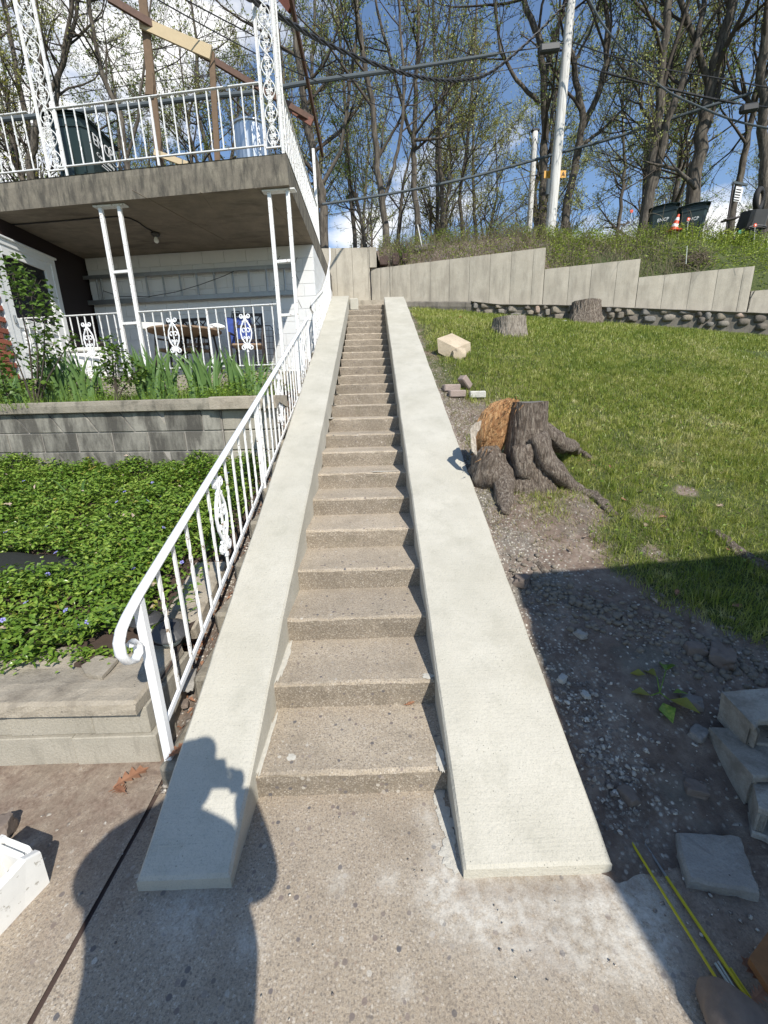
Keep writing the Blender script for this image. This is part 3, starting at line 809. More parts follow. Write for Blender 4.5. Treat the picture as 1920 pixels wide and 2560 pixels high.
# upper left piece, standing straight across the head of the stairs, with the notch over its neighbour
rl = root('retaining_wall', (-.3, 11.4, 3.7), 'taller short concrete wall section across the head of the stairs, with a cracked joint', 'retaining wall')
xs = [-1.6] + [hy(l, 690, 11.42).x for l in (842, 882, 921)] + [xT1 - .02]
zA0, zA1 = hy(830, 625, 11.42).z, hy(941, 618, 11.42).z
for i, (a, b) in enumerate(zip(xs[:-1], xs[1:])):
    mb = MB(); mb.prism([(a + .003, 11.42 + .004 * i, 3.6), (b - .003, 11.42 + .004 * i, 3.6), (b - .003, 11.42 + .004 * i, zA1), (a + .003, 11.42 + .004 * i, zA1)], (0, .24, 0)); obj('panel', mb, M_RETAIN, rl)
mb = MB(); xx = hy(941, 640, 11.40).x
mb.prism([(xs[-1] - .002, 11.405, zB + .02), (xx, 11.405, zB + .02), (xx, 11.405, zA1), (xs[-1] - .002, 11.405, zA1)], (0, .25, 0)); obj('panel', mb, M_RETAIN, rl)
mb = MB(); mb.box(((xs[0] + xs[-1]) / 2, 11.56, 4.3), (xs[-1] - xs[0] - .02, .14, zA1 - 3.5 - .55)); obj('core', mb, M_CAPOLD, rl)
# bank above the retaining wall
def rw_top(x):
    for xe, z in ((xx + .02, zA1), (xT2 + .01, zB), (xT3 + .01, zC), (xT4 + .01, zD), (90, zE)):
        if x < xe: return z
CR_ = [hp(px, py, 0, RP + 2.2, .33) for px, py in ((960, 625), (1060, 618), (1150, 610), (1240, 602), (1330, 598), (1420, 600), (1500, 592), (1560, 582), (1620, 570), (1700, 572), (1800, 585), (1900, 612), (1990, 640))]
CRX = [-2] + [q.x for q in CR_] + [16]; CRZ = [4.9] + [q.z - .06 - .22 * sstep(3.5, 6, q.x) for q in CR_] + [CR_[-1].z - .3]
def wall_y(x): return rw_y(x) if x > .1 else 11.42
def bank_z(x, y):
    e = y - wall_y(x)
    crest = float(np.interp(x, (-1, 0, .6, 1.2, 2.2, 3.9, 4.8, 6.0, 7.2, 9, 12, 20), (5.1, 4.8, 4.9, 5.05, 5.25, 5.45, 5.4, 5.95, 6.2, 6.0, 5.6, 5.0))) if False else float(np.interp(x, CRX, CRZ))
    z0 = rw_top(x) - .10
    z = lerp(z0, crest, sstep(.0, 2.1, e)) + .05 * sstep(.1, .6, e)
    return z - 1.0 * sstep(4, 14, e) + .10 * fbm(x, y, .9, 4) * sstep(0, 1, e)
NX_, NE_ = 150, 60; rows = []
xs_b = sorted([lerp(.28, 16, (i / NX_) ** 1.0) for i in range(NX_ + 1)] + [xT2 + d for d in (0.0, .02)] + [xT3 + d for d in (0, .02)] + [xT4 + d for d in (0, .02)])
for j in range(NE_ + 1):
    e = .05 + 13 * (j / NE_) ** 1.8
    rows.append([(x, wall_y(x) + e, bank_z(x, wall_y(x) + e)) for x in [-1.3, -.6, .1, .27] + xs_b])
mb = MB().grid(rows); me = mb.mesh('bank', smooth=True); me.materials.append(M_GROUND)
for an, fn in (('turf', lambda x, y: .3 + .6 * sstep(3.5, 6, x)), ('gravel', lambda x, y: .1)):
    at = me.attributes.new(an, 'FLOAT', 'POINT'); at.data.foreach_set('value', [fn(v[0], v[1]) for v in mb.v])
o = bpy.data.objects.new('bank', me); COL.objects.link(o); o['kind'] = 'structure'
# cracks
def crack(pix, w, plane):
    mb = MB(); P = [plane(*p) for p in pix]
    for a, b in zip(P[:-1], P[1:]): mb.bar(a, b, w * (.6 + .8 * random.random()), .004, up=(0, 1, 0))
    return mb
obj('crack', crack([(1888, 726), (1877, 745), (1872, 770), (1862, 785), (1860, 797)], .009, lambda x, y: hp(x, y, 0, RP - .006, .33)), M_WIRE, rw, kind=None)
obj('crack', crack([(925, 678), (927, 700), (929, 722), (929, 745)], .016, lambda x, y: hy(x, y, 11.41)), M_WIRE, rl)

# low ledge and field-stone wall at its foot
def ledge_pt(px, py, off): return hp(px, py, 0, RP - off, .33)
led = MB(); a = Vector((.93, rw_y(.93) - .34, 0)); xL = hp(1178, 770, 0, RP - .3, .33).x
rows = []
for i in range(25):
    x = lerp(.90, xL, i / 24); y = rw_y(x); zt = lerp(zat(1020, 757), zat(1178, 758), i / 24) - .01; jit = .03 * mn.noise(Vector((x * 5, 0, 9)))
    rows.append([(x, y - .02, zt + .01), (x, y - .26, zt + .4 * jit), (x, y - .30, zt - .03 + jit * .5), (x, y - .31 + jit, zt - .12), (x, y - .28 + jit, zt - .24 + jit * 1.5), (x, y - .1, zt - .25)])
led.grid(rows)
obj('concrete_ledge', led, M_LEDGE, label='stained undercut concrete ledge at the foot of the wall, right of the stairs', cat='ledge')
sw = root('field_stone_wall', (4, rw_y(4) - .3, 3.3), 'low wall of round field stones in mortar under the retaining wall', 'stone wall')
random.seed(21)
ntop = []
x = xL + .02; k = 0
mbm = MB(); rowsm = []
topz = lambda x: float(np.interp(x, (xL, 3.0, 4.2, 8.6, 12), (zat(1180, 757), zat(1330, 757) , zat(1450, 761) , zat(1890, 800), zat(1890, 800) - .5)))
while x < 11.5:
    w = random.uniform(.10, .34); h = random.uniform(.09, .20); zt = topz(x) - .035; y = rw_y(x) - .29
    obj('stone', rock((x + w / 2, y, zt - h / 2), (w * .52, .095, h * .56), k + 1, 1 if x > 6 else 2, .35, .4, random.uniform(-.2, .2)), M_STONE, sw, smooth=True); k += 1
    w2 = random.uniform(.8, 1.1)
    obj('stone', rock((x + w / 2 + .05, y - .03, zt - h - .06), (w * .5 * w2, .095, random.uniform(.06, .10)), k + 1, 1 if x > 6 else 2, .35, .4, random.uniform(-.2, .2)), M_STONE, sw, smooth=True); k += 1
    x += w + .012
n = 60
for i in range(n + 1):
    x = lerp(xL, 11.8, i / n); y = rw_y(x); zt = topz(x)
    rowsm.append([(x, y - .01, zt), (x, y - .27, zt - .01 + .012 * mn.noise(Vector((x * 6, 0, 0)))), (x, y - .34 + .02 * mn.noise(Vector((x * 6, 3, 0))), zt - .035), (x, y - .27, zt - .07), (x, y - .25, zt - .40)])
mbm.grid(rowsm); obj('mortar_bed', mbm, M_LEDGE, sw)
# ================================================================ LOW PLANTER (bottom left)
lp = root('low_planter', (-1.6, 1.6, 0), 'low block planter wall under a thick rough concrete cap, beside the newel post', 'planter wall')
def fp(x): return 1.585 - .02 * (x + .95)            # its front line
for r, (z0, z1) in enumerate(((.0, .178), (.184, .325))):
    x = -.925 + (.015 if r == 0 else -.01)
    while x > -4.4:
        w = .39 if (x < -1.0 or r == 0) else .26
        mb = MB(); mb.box((x - w / 2, fp(x) + .09 + .012 * r, (z0 + z1) / 2), (w - .003, .18, z1 - z0), ch=.004)
        obj('block', mb, M_CMU_CLEAN, lp); x -= w
mb = MB(); mb.box((-2.6, fp(-2.6) + .13, .16), (3.3, .14, .30)); obj('grout', mb, M_MORTAR, lp)
for yy in (1.86,):
    mb = MB(); mb.box((-.99, yy, .16), (.12, .36, .32), ch=.006); obj('block', mb, M_CMU_CLEAN, lp)
# cap: one cast piece with a rough surface and a proud patch
rows = []
N_ = 60
for i in range(N_ + 1):
    x = lerp(-4.4, -.955, i / N_); f = fp(x) - .045; e = .012 if i < N_ else .02
    j = lambda k, s=.006: s * mn.noise(Vector((x * 16, k * 3.3, 1)))
    b = 2.0 + .02 * fbm(x, 0, 3, 2)
    rr_ = [(x, f + .01, .328), (x, f + j(0), .332), (x, f + j(1), .36), (x, f + .004 + j(2), .384 + j(3, .004)), (x, f + .02, .396 + j(4, .004))]
    rr_ += [(x, lerp(f + .05, b, t / 9), .397 + .006 * fbm(x, t * .1, 7, 3) + .006 * math.sin(t)) for t in range(10)]
    rr_ += [(x, b + .01, .34)]
    rows.append(rr_)
last = rows[-1]
rows.append([(p[0] + .012, p[1], min(p[2], .382)) for p in last]); rows.append([(p[0] + .010, p[1], .33) for p in last])
mb = MB().grid(rows); obj('cap', mb, M_CAP, lp, smooth=False)
c = hz(445 * .5 + 40, 1690, .40)
mb = MB(); pc = [hz(205, 1672, .402), hz(245, 1645, .402), hz(296, 1655, .402), hz(256, 1700, .402), hz(215, 1690, .402)]
mb.prism([tuple(p) for p in pc], (0, 0, .018)); obj('patch', mb, M_CAP, lp)
# flush paving seen through the rail, behind the cap
mb = MB(); mb.box((-1.03, 2.42, .46), (.22, .62, .10), Matrix.Rotation(.28, 3, 'X'), ch=.012); obj('side_cap', mb, M_CAP, lp)

# ================================================================ BLOCK PLANTER under the porch garden
def bpy_(x, off=0.0): return 4.2 - .14 * (x + .9) - off
def pb(px, py, off=0.0): return hp(px, py, -.9, 4.2 - off, .14)
bw = root('block_planter_wall', (-2.5, bpy_(-2.5), 1.0), 'grey stained concrete block garden wall with a weathered cap, below the porch', 'garden wall')
zc = pb(200, 1030).z
xr = pb(562, 1100).x
hb = .203
me_b = {}
def block_mesh(w, h, d, ch=.004, seed=0, shear=0.0):
    k = (round(w, 2), round(h, 2), seed, shear)
    if k not in me_b:
        mb = MB(); mb.box((0, 0, 0), (w, d, h), ch=ch)
        mb.v = [tuple(Vector(v) + Vector((0, .003 * mn.noise(Vector(v) * 9 + Vector((seed, 0, 0))), 0))) for v in mb.v]
        mb.v = [(v[0] - shear * v[2] / h, v[1], v[2]) for v in mb.v]
        me_b[k] = mb.mesh('block')
    return me_b[k]
ang = math.atan(-.14)
for r in range(5):
    z = zc - .012 - hb * (r + .5)
    x = xr - (.20 if r % 2 == 0 else .0)
    first = True
    while x > -7.5:
        w = .41
        if first and r % 2 == 0: xa, ww = xr, .20
        else: xa, ww = x, .41
        cx = xa - ww / 2
        me = block_mesh(ww - .008, hb - .008, .19, .006, seed=r % 3, shear=.13 if r in (0, 2) and cx < xr - .5 else 0.0)
        if not me.materials: me.materials.append(M_CMU if True else 0)
        inst('block', me, bw, (cx, bpy_(cx) + .095 + .006 * mn.noise(Vector((cx * 4, r, 0))), z), (0, 0, ang))
        x = (xr - ww) if first else x - .41
        if first and r % 2 == 0: x = xr - .20
        elif first: x = xr - .41
        first = False
mb = MB(); a_, b_ = -7.5, xr - .01
mb.prism([(a_, bpy_(a_, -.008), .5), (b_, bpy_(b_, -.008), .5), (b_, bpy_(b_, -.012), zc - .01), (a_, bpy_(a_, -.012), zc - .01)], (0, .16, 0)); obj('grout', mb, M_MORTAR, bw)
# end pillar, a little proud
xp = pb(686, 1060).x
for r in range(6):
    z = zc - .012 - hb * (r + .5); me = block_mesh(xp - xr - .008, hb - .006, .22, .01, seed=5)
    if not me.materials: me.materials.append(M_CMU_CLEAN)
    inst('pillar_block', me, bw, ((xp + xr) / 2, bpy_(xr) + .085, z), (0, 0, ang))
def cap_strip(x0, x1, zt, over, th, name, mat_, seed, dep=.33):
    rows = []; n = max(6, int((x1 - x0) / .08))
    for i in range(n + 1):
        x = lerp(x0, x1, i / n); f = bpy_(x) - over
        j = lambda k, s=.008: s * mn.noise(Vector((x * 9, k * 2.3, seed)))
        rows.append([(x, f + .03, zt - th), (x, f + j(0), zt - th + .006), (x, f + j(1), zt - th * .4), (x, f + .006 + j(2), zt - .012), (x, f + .03, zt + j(3, .005)), (x, f + .12, zt + j(4, .006)), (x, f + dep, zt + j(5, .006)), (x, f + dep, zt - th)])
    for e in (0, -1):
        q = rows[e]; m_ = (sum(p[1] for p in q) / len(q), zt - th / 2)
        r2 = [(q[0][0], lerp(p[1], m_[0], .98), lerp(p[2], m_[1], .98)) for p in q]
        rows = [r2] + rows if e == 0 else rows + [r2]
    return obj(name, MB().grid(rows), mat_, bw)
xj = pb(529, 1020).x
cap_strip(-7.5, xj, zc + .105, .05, .115, 'cap', M_CAPOLD, 2)
cap_strip(xj + .006, xp + .05, zc + .115, .075, .125, 'cap', M_CAP, 8, .55)
mb = MB(); q = [pb(x, y) for x, y in ((592, 993), (602, 986), (633, 983), (646, 986), (632, 992))]
blob_sheet(mb, (hz(618, 989, zc + .121).x, hz(618, 989, zc + .121).y, zc + .121), .12, .07, 20, 3.0); obj('painted_patch', mb, M_RUSTRED, bw)
def upper_bed(x, y): return zc + .04 + .14 * clamp((y - bpy_(x) - .3) / 1.6) + .04 * fbm(x, y, 2, 3)
terrain('upper_bed', -7.5, -.98, 4.3, 6.9, .08, upper_bed, M_SOIL, keep=lambda x, y: bpy_(x) + .05 < y)

# ================================================================ HOUSE: porch, balcony, white block walls
def pfy(x): return 6.03 - .14 * (x + .85)             # porch front line
def pwy(x): return 8.05 - .11 * (x + .85)             # back wall of the porch
def PF(px, py, off=0.0): return hp(px, py, -.85, 6.03 + off, .14)
def PW(px, py, off=0.0): return hp(px, py, -.85, 8.05 - off, .11)
house = root('house', (-3, 8, 2), 'white block house corner with an open porch under a thick concrete balcony slab', 'house')
ZS0, ZS1, ZFL = 4.245, 4.58, 2.06
fpy = [(-.85, pfy(-.85)), (-9.0, pfy(-9.0)), (-9.0, 11.35), (-.85, 11.35)]
# slab: front and side faces subdivided and slightly uneven
mb = MB()
def face_grid(a, b, z0, z1, nu, nv, nrm, seed, amp=.006):
    rows = []
    for j in range(nv + 1):
        r = []
        for i in range(nu + 1):
            x, y = lerp(a[0], b[0], i / nu), lerp(a[1], b[1], i / nu); z = lerp(z0, z1, j / nv)
            e = amp * mn.noise(Vector((x * 3 + y * 3, z * 6, seed))) + (.008 if j in (nv,) else 0)
            r.append((x - nrm[0] * e, y - nrm[1] * e, z - (.006 * max(0, mn.noise(Vector((x * 9, y * 9, seed)))) if j == nv else 0)))
        rows.append(r)
    return rows
mb.grid(face_grid(fpy[1], fpy[0], ZS0, ZS1, 120, 4, (-.14, -1), 1)); mb.grid(face_grid(fpy[0], fpy[3], ZS0, ZS1, 60, 4, (1, 0), 2))
obj('balcony_slab_edge', mb, M_PORCHEDGE, house)
mb = MB(); n_ = 4
mb.add([(x, y, ZS1 - .004) for x, y in fpy], [(0, 3, 2, 1)]); obj('balcony_floor', mb, M_PORCHEDGE, house)
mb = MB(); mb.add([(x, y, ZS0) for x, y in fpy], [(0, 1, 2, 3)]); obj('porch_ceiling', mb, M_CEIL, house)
for k, (p0, p1) in enumerate((((500, 480), (528, 520)), ((330, 475), (560, 600)), ((640, 470), (760, 600)))):   # board marks cast into the soffit
    a = hz(*p0, ZS0 - .002); b = hz(*p1, ZS0 - .002); mb = MB(); mb.bar(a, b, .012, .006); obj('cast_line', mb, M_CEIL, house)
mb = MB(); mb.box((-5.0, 8.3, ZFL - .12), (8.2, 4.6, .24)); 
mb = MB(); mb.prism([(-.95, pfy(-.95) + .05, ZFL - .3), (-9, pfy(-9) + .05, ZFL - .3), (-9, 8.9, ZFL - .3), (-.95, 8.02, ZFL - .3)], (0, 0, .3)); obj('porch_floor', mb, M_CAP, house)
# painted block walls
def wall_blocks(p0, p1, z0, nrow, nrm, first_half):
    p0, p1 = Vector((*p0, 0)), Vector((*p1, 0)); L = (p1 - p0).length; d = (p1 - p0) / L; a = math.atan2(d.y, d.x)
    n = Vector((*nrm, 0)).normalized()
    for r in range(nrow):
        s = 0.0; i = 0
        while s < L - .05:
            w = .2 if ((r + first_half) % 2 and i == 0) else .4
            w = min(w, L - s)
            me = block_mesh(w - .004, .197, .05, .003, seed=(i + r) % 3 + 10)
            if not me.materials: me.materials.append(M_WBLOCK)
            inst('block', me, house, p0 + d * (s + w / 2) - n * .025 + Vector((0, 0, z0 + .2 * (r + .5))), (0, 0, a + (PI if n.dot(Vector((d.y, -d.x, 0))) < 0 else 0)))
            s += w; i += 1
XW = -.855
wall_blocks((XW, pwy(XW)), (-5.05, pwy(-5.05)), ZFL - .02, 11, (0, -1), 0)
wall_blocks((XW, pwy(XW) + .05), (XW, 11.3), 2.44, 9, (1, 0), 1)
mb = MB(); mb.prism([(XW - .01, pwy(XW) + .012, 1.8), (-5.05, pwy(-5.05) + .012, 1.8), (-5.05, 11.3, 1.8), (XW - .012, 11.3, 1.8)], (0, 0, ZS0 - 1.8 - .002)); obj('wall_core', mb, M_WBLOCK, house)
for (x0, y0, x1, y1) in ((743, 643, 736, 661), (737, 681, 748, 703), (742, 744, 754, 769), (684, 699, 692, 710), (692, 710, 684, 724), (693, 820, 704, 837), (606, 830, 618, 850), (560, 800, 571, 820), (430, 800, 442, 822), (330, 800, 340, 818), (700, 640, 690, 655)):
    mb = MB(); mb.bar(PW(x0, y0, .001), PW(x1, y1, .001), .007, .003, up=(0, 1, 0)); obj('scored_line', mb, M_CHAIR, house)
# side wall with the storm door
XD = -5.06
def PD(px, py, off=0.0): return hx(px, py, XD + off)
mb = MB(); mb.box((XD - .12, 7.4, 3.1), (.2, 3.4, 2.29)); obj('side_wall', mb, M_MAROON, house)
dtop = PD(128, 648).z; yd1 = PD(128, 648).y; yd0 = yd1 - 1.25
dr = root('storm_door', (XD, (yd0 + yd1) / 2, ZFL), 'white panelled door with a dark glass upper half at the left end of the porch', 'door')
mb = MB()
for y in (yd0, yd1): mb.box((XD + .0, y - .05 * (1 if y == yd1 else -1), (ZFL + dtop) / 2), (.09, .10, dtop - ZFL), ch=.006)
mb.box((XD, (yd0 + yd1) / 2, dtop - .05), (.092, yd1 - yd0, .10), ch=.006); mb.box((XD + .02, (yd0 + yd1) / 2, dtop - .0), (.10, yd1 - yd0 + .05, .03), ch=.006)
obj('door_frame', mb, M_DOOR, dr)
leaf = MB(); lz0, lz1 = ZFL + .02, dtop - .10; gz = lerp(lz0, lz1, .47)
ya, yb = yd0 + .10, yd1 - .10
for y0_, y1_, z0_, z1_ in ((ya, ya + .13, lz0, lz1), (yb - .13, yb, lz0, lz1), (ya + .13, yb - .13, lz1 - .13, lz1), (ya + .13, yb - .13, gz - .13, gz), (ya + .13, yb - .13, lz0, lz0 + .16), (ya + .13, yb - .13, (lz0 + gz) / 2 - .06, (lz0 + gz) / 2 + .02)):
    leaf.box((XD + .01, (y0_ + y1_) / 2, (z0_ + z1_) / 2), (.045, y1_ - y0_, z1_ - z0_), ch=.004)
leaf.box((XD - .002, (ya + yb) / 2, (lz0 + gz) / 2), (.02, yb - ya - .2, gz - lz0)); dl = obj('door_leaf', leaf, M_DOOR, dr)
mb = MB(); mb.box((XD, (ya + yb) / 2, (gz + lz1 - .13) / 2), (.012, yb - ya - .27, lz1 - .13 - gz)); obj('glass', mb, M_BLACKGLASS, dr)
mb = MB(); mb.box((XD + .05, ya + .06, lerp(lz0, lz1, .45)), (.03, .03, .12), ch=.01); obj('handle', mb, M_ALU, dr)
# brick pier beside it
bp = root('brick_pier', (XD, yd0 - .2, ZFL), 'red brick pier left of the white door behind the porch railing', 'brick pier')
for r in range(16):
    for i in range(3):
        y = yd0 - .02 - .1 - .21 * i + (.1 if r % 2 else 0); z = ZFL + .04 + r * .075
        me = block_mesh(.20, .066, .09, .004, seed=30)
        if not me.materials: me.materials.append(M_BRICK)
        if y + .1 <= yd0 + .02: inst('brick', me, bp, (XD + .02, y, z), (0, 0, PI / 2))
mb = MB(); mb.box((XD - .03, yd0 - .36, ZFL + .6), (.12, .64, 1.22)); obj('mortar', mb, M_MORTAR, bp)
mb = MB(); mb.box((XD - .03, yd0 - .30, ZFL + 1.65), (.14, .52, .9), ch=.01); obj('white_casing', mb, M_DOOR, bp)

# steel twin-post supports
def support(pxa, pya, pxb, pyb, sep_px, rungs, label):
    a, b = PF(pxa, pya), PF(pxb, pyb); x = (a.x + b.x) / 2; d = PF(pxa + sep_px, pya - 5).x - a.x
    r = root('porch_support', (x, pfy(x) + .1, ZFL), label, 'porch post', 'twin post porch supports')
    for k in (0, d):
        xx = x + k; mb = MB(); mb.bar((xx, pfy(xx) + .1, ZFL), (xx, pfy(xx) + .1, ZS0 - .02), .048, .048, ch=.004); obj('post', mb, M_WHITE_OLD, r)
    for py in rungs:
        z = PF(pxa + 30, py).z; mb = MB(); mb.bar((x + .026, pfy(x) + .1, z), (x + d - .026, pfy(x + d) + .1, z), .036, .036, ch=.003); obj('rung', mb, M_WHITE_OLD, r)
    mb = MB(); mb.bar((x - .08, pfy(x - .08) + .1, ZS0 - .012), (x + d + .10, pfy(x + d) + .1, ZS0 - .012), .10, .018, up=(0, 0, 1), ch=.003); obj('top_plate', mb, M_WHITE_OLD, r)
    return r
S1 = support(240, 515, 300, 846, 47, (676, 808), 'white steel twin post with two rungs holding up the left half of the balcony')
S2 = support(664, 475, 700, 800, 47, (648, 785), 'white steel twin post with two rungs under the right corner of the balcony')

# ---- railings
bal_cache = {}
def baluster_mesh(h, twist, w=.0125):
    k = (round(h, 3), twist)
    if k not in bal_cache:
        mb = MB()
        if twist:
            n = 13; pts = [(0, 0, h * i / (n - 1)) for i in range(n)]; o = len(mb.v)
            for i in range(n):
                t = i / (n - 1); a = PI / 4 + (PI * 3.0 * sstep(.12, .88, t))
                for q in range(4):
                    aa = a + q * PI / 2; mb.v.append((math.cos(aa) * w * .72, math.sin(aa) * w * .72, h * t))
            for i in range(n - 1):
                for q in range(4): mb.f.append((i * 4 + q, i * 4 + (q + 1) % 4, (i + 1) * 4 + (q + 1) % 4, (i + 1) * 4 + q)); mb.m.append(0)
        else: mb.box((0, 0, h / 2), (w, w, h))
        me = mb.mesh('baluster'); me.materials.append(M_WHITE_OLD); bal_cache[k] = me
    return bal_cache[k]
def scroll_pts(c, r0, r1, a0, turns, n=14, flip=1):
    return [(c[0] + flip * math.cos(a0 + turns * 2 * PI * i / n) * lerp(r0, r1, i / n), c[1] + math.sin(a0 + turns * 2 * PI * i / n) * lerp(r0, r1, i / n)) for i in range(n + 1)]
def ornament_mesh(sc=1.25, th=.0075):
    """cast scroll: two C-curls above, a pear-shaped basket with inner heart curls, two curls below; in local X-Z, about .42 tall"""
    mb = MB()
    def t2(pts, r=th): mb.tube([(x * sc, 0, z * sc) for x, z in pts], r, 5, sq=1.3)
    for f in (-1, 1):
        t2(scroll_pts((f * .040, .175), .026, .008, PI * (1 if f == 1 else 1), 1.35, 14, f))
        t2([(f * .012, .175), (f * .008, .14), (f * .022, .12), (f * .055, .06), (f * .066, .0), (f * .055, -.06), (f * .025, -.11), (0, -.145)], th * 1.3)
        t2([(f * .004, .02), (f * .010, .045), (f * .030, .050), (f * .044, .035), (f * .042, .012), (f * .026, .004), (f * .018, .018)])
        t2([(f * .004, -.09), (f * .010, -.05), (f * .030, -.04), (f * .034, -.056), (f * .022, -.064)])
        t2(scroll_pts((f * .046, -.155), .033, .008, PI * .5, 1.4, 14, f), th * 1.2)
        t2([(f * .012, .115), (f * .028, .11), (f * .034, .125)])
    for z, r in ((.175, .014), (.025, .014), (-.02, .012), (-.155, .018)): mb.add(*[(lambda m: (m.v, m.f))(rock((0, 0, z * sc), (r, .008, r), z, 1, .1))][0])
    mb.box((0, 0, -.2 * sc), (.03, .022, .03), ch=.004); mb.tube([(0, 0, .2 * sc), (0, 0, -.24 * sc)], .006, 4)
    me = mb.mesh('scroll_ornament', smooth=False); me.materials.append(M_WHITE); return me
ME_ORN = ornament_mesh()
ME_ORN_S = ornament_mesh(1.22, .0065)
def flat_rail(rt, a, b, ztop, zbot, n, posts=(), orn=(), w=.034, name0='top_rail', start=1, mat_=None, post_ext=0.0, topw=.036):
    """level railing from a to b (xy)"""
    a, b = Vector((*a, 0)), Vector((*b, 0)); d = (b - a); L = d.length; d.normalize(); ang_ = math.atan2(d.y, d.x)
    mb = MB(); mb.bar(a + Vector((0, 0, ztop)), b + Vector((0, 0, ztop)), topw, .016, ch=.004); obj('top_rail', mb, M_WHITE_OLD, rt)
    mb = MB(); mb.bar(a + Vector((0, 0, zbot)), b + Vector((0, 0, zbot)), .026, .016, ch=.003); obj('bottom_rail', mb, M_WHITE_OLD, rt)
    for i in range(n):
        s = L * (i + .5) / n; p = a + d * s + Vector((0, 0, zbot))
        if i in posts:
            mb = MB(); mb.bar(p + Vector((0, 0, -post_ext)), p + Vector((0, 0, ztop - zbot)), .026, .026, ch=.003); obj('post', mb, M_WHITE_OLD, rt); continue
        inst('baluster', baluster_mesh(ztop - zbot, (i + start) % 2 == 1 and i not in orn), rt, p, (0, 0, ang_))
        if i in orn: inst('scroll_ornament', ME_ORN_S, rt, p + Vector((0, 0, (ztop - zbot) * .56)) , (0, 0, ang_))
# porch railing between and beside the supports
zt_, zb_ = PF(560, 768, .1).z, ZFL + .10
pr = root('porch_railing', (-2.2, pfy(-2.2), ZFL), 'white iron porch railing with two scroll ornaments between the twin posts', 'railing')
xa, xb = S1.location.x + .30, S2.location.x - .03
flat_rail(pr, (xa, pfy(xa) + .1), (xb, pfy(xb) + .1), zt_, zb_, 15, posts=(7,), orn=(3, 11), post_ext=.1)
pr2 = root('porch_railing', (-4.2, pfy(-4.2), ZFL), 'white iron porch railing left of the twin posts, half hidden by the shrub', 'railing')
xa, xb = S1.location.x - .03, -5.6
flat_rail(pr2, (xa, pfy(xa) + .1), (xb, pfy(xb) + .1), zt_ + .0, zb_, 18, posts=(9,), orn=(4, 13), post_ext=.1)

# ---- balcony: vine-pattern columns
def vine_column(p, d, w, z0, z1, rt, seed):
    """two square bars with a crossing vine between, in the upright plane through p along d"""
    d = Vector((d[0], d[1], 0)).normalized(); p = Vector((p[0], p[1], 0)); nrm = Vector((d.y, -d.x, 0))
    for s in (0, w):
        mb = MB(); q = p + d * s; mb.bar(q + Vector((0, 0, z0 - .10)), q + Vector((0, 0, z1)), .024, .024, up=nrm, ch=.002); obj('column_bar', mb, M_WHITE_OLD, rt)
        mb = MB(); q = p + d * (s + (.022 if s == 0 else -.022)); mb.bar(q + Vector((0, 0, z0)), q + Vector((0, 0, z1)), .008, .010, up=nrm); obj('inner_strip', mb, M_WHITE_OLD, rt)
    mb = MB(); mb.bar(p + Vector((0, 0, z0)), p + d * w + Vector((0, 0, z0)), .024, .014); obj('base_bar', mb, M_WHITE_OLD, rt)
    P_ = .46; amp = (w - .07) / 2; c = w / 2; mb = MB()
    L = lambda u, z, o=0.0: tuple(p + d * u + nrm * o + Vector((0, 0, z)))
    for ph in (0, PI):
        n = int((z1 - z0) / .035)
        mb.tube([L(c + amp * math.sin(PI * 2 * (z0 + (z1 - z0) * i / n - z0) / P_ + ph), z0 + (z1 - z0) * i / n, .004 * math.cos(i * .4 + ph)) for i in range(n + 1)], .0065, 5)
    random.seed(seed); z = z0 + .05; k = 0
    while z < z1:
        for sd in (-1, 1):
            ph = 2 * PI * (z - z0) / P_; wdt = abs(math.sin(ph)) * amp
            u = c + (sd * .3 * wdt if wdt > .03 else sd * (amp * .75)); s = .034 + .008 * random.random()
            th0 = random.uniform(0, 6.28)
            if k % 3 != 2:      # lobed leaf
                pts = []
                for q in range(15):
                    a = 2 * PI * q / 15 + th0; r = s * (.62 + .38 * math.cos(5 * (a - th0) / 1.0))
                    pts.append(L(u + math.cos(a) * r, z + math.sin(a) * r, -.006))
                mb.prism(pts, nrm * .010)
            else:               # bunch of grapes
                for g in range(7):
                    gy = (0, 0, 0, 1, 1, 2, 2)[g]; gx = (-1, 0, 1, -.5, .5, -.2, .3)[g]
                    m_ = rock((0, 0, 0), (.011, .009, .011), g, 0, 0); mb.add([Vector(v) + Vector(L(u + gx * .016, z - gy * .018)) for v in m_.v], m_.f)
            k += 1
            cu = [(u + sd * -.02 + math.cos(t) * .016, z + .03 + math.sin(t) * .016) for t in [j * .9 for j in range(6)]]
            mb.tube([L(a, b) for a, b in cu], .0035, 4)
        z += .075
    obj('vine_scroll', mb, M_WHITE_OLD, rt)
ZB0 = ZS1 + .09
vl = root('vine_column', (PF(100, 330, .05).x, pfy(-4), ZS1), 'rusty white iron column with a grapevine pattern at the left of the balcony', 'iron column', 'grapevine columns')
x0_ = PF(124, 438, .05).x; x1_ = PF(167, 430, .05).x
vine_column((x0_, pfy(x0_) + .05), (1, -.14), x1_ - x0_, ZB0, 7.4, vl, 5)
vr = root('vine_column', (-1.1, pfy(-1.1), ZS1), 'white iron column with a grapevine pattern at the right front corner of the balcony', 'iron column', 'grapevine columns')
x0_ = PF(664, 381, .05).x; x1_ = -.90
vine_column((x0_, pfy(x0_) + .05), (1, -.14), x1_ - x0_, ZB0, 7.4, vr, 8)
vine_column((x1_ + .003, pfy(x1_) + .08), (0, 1), .19, ZB0, 7.4, vr, 9)
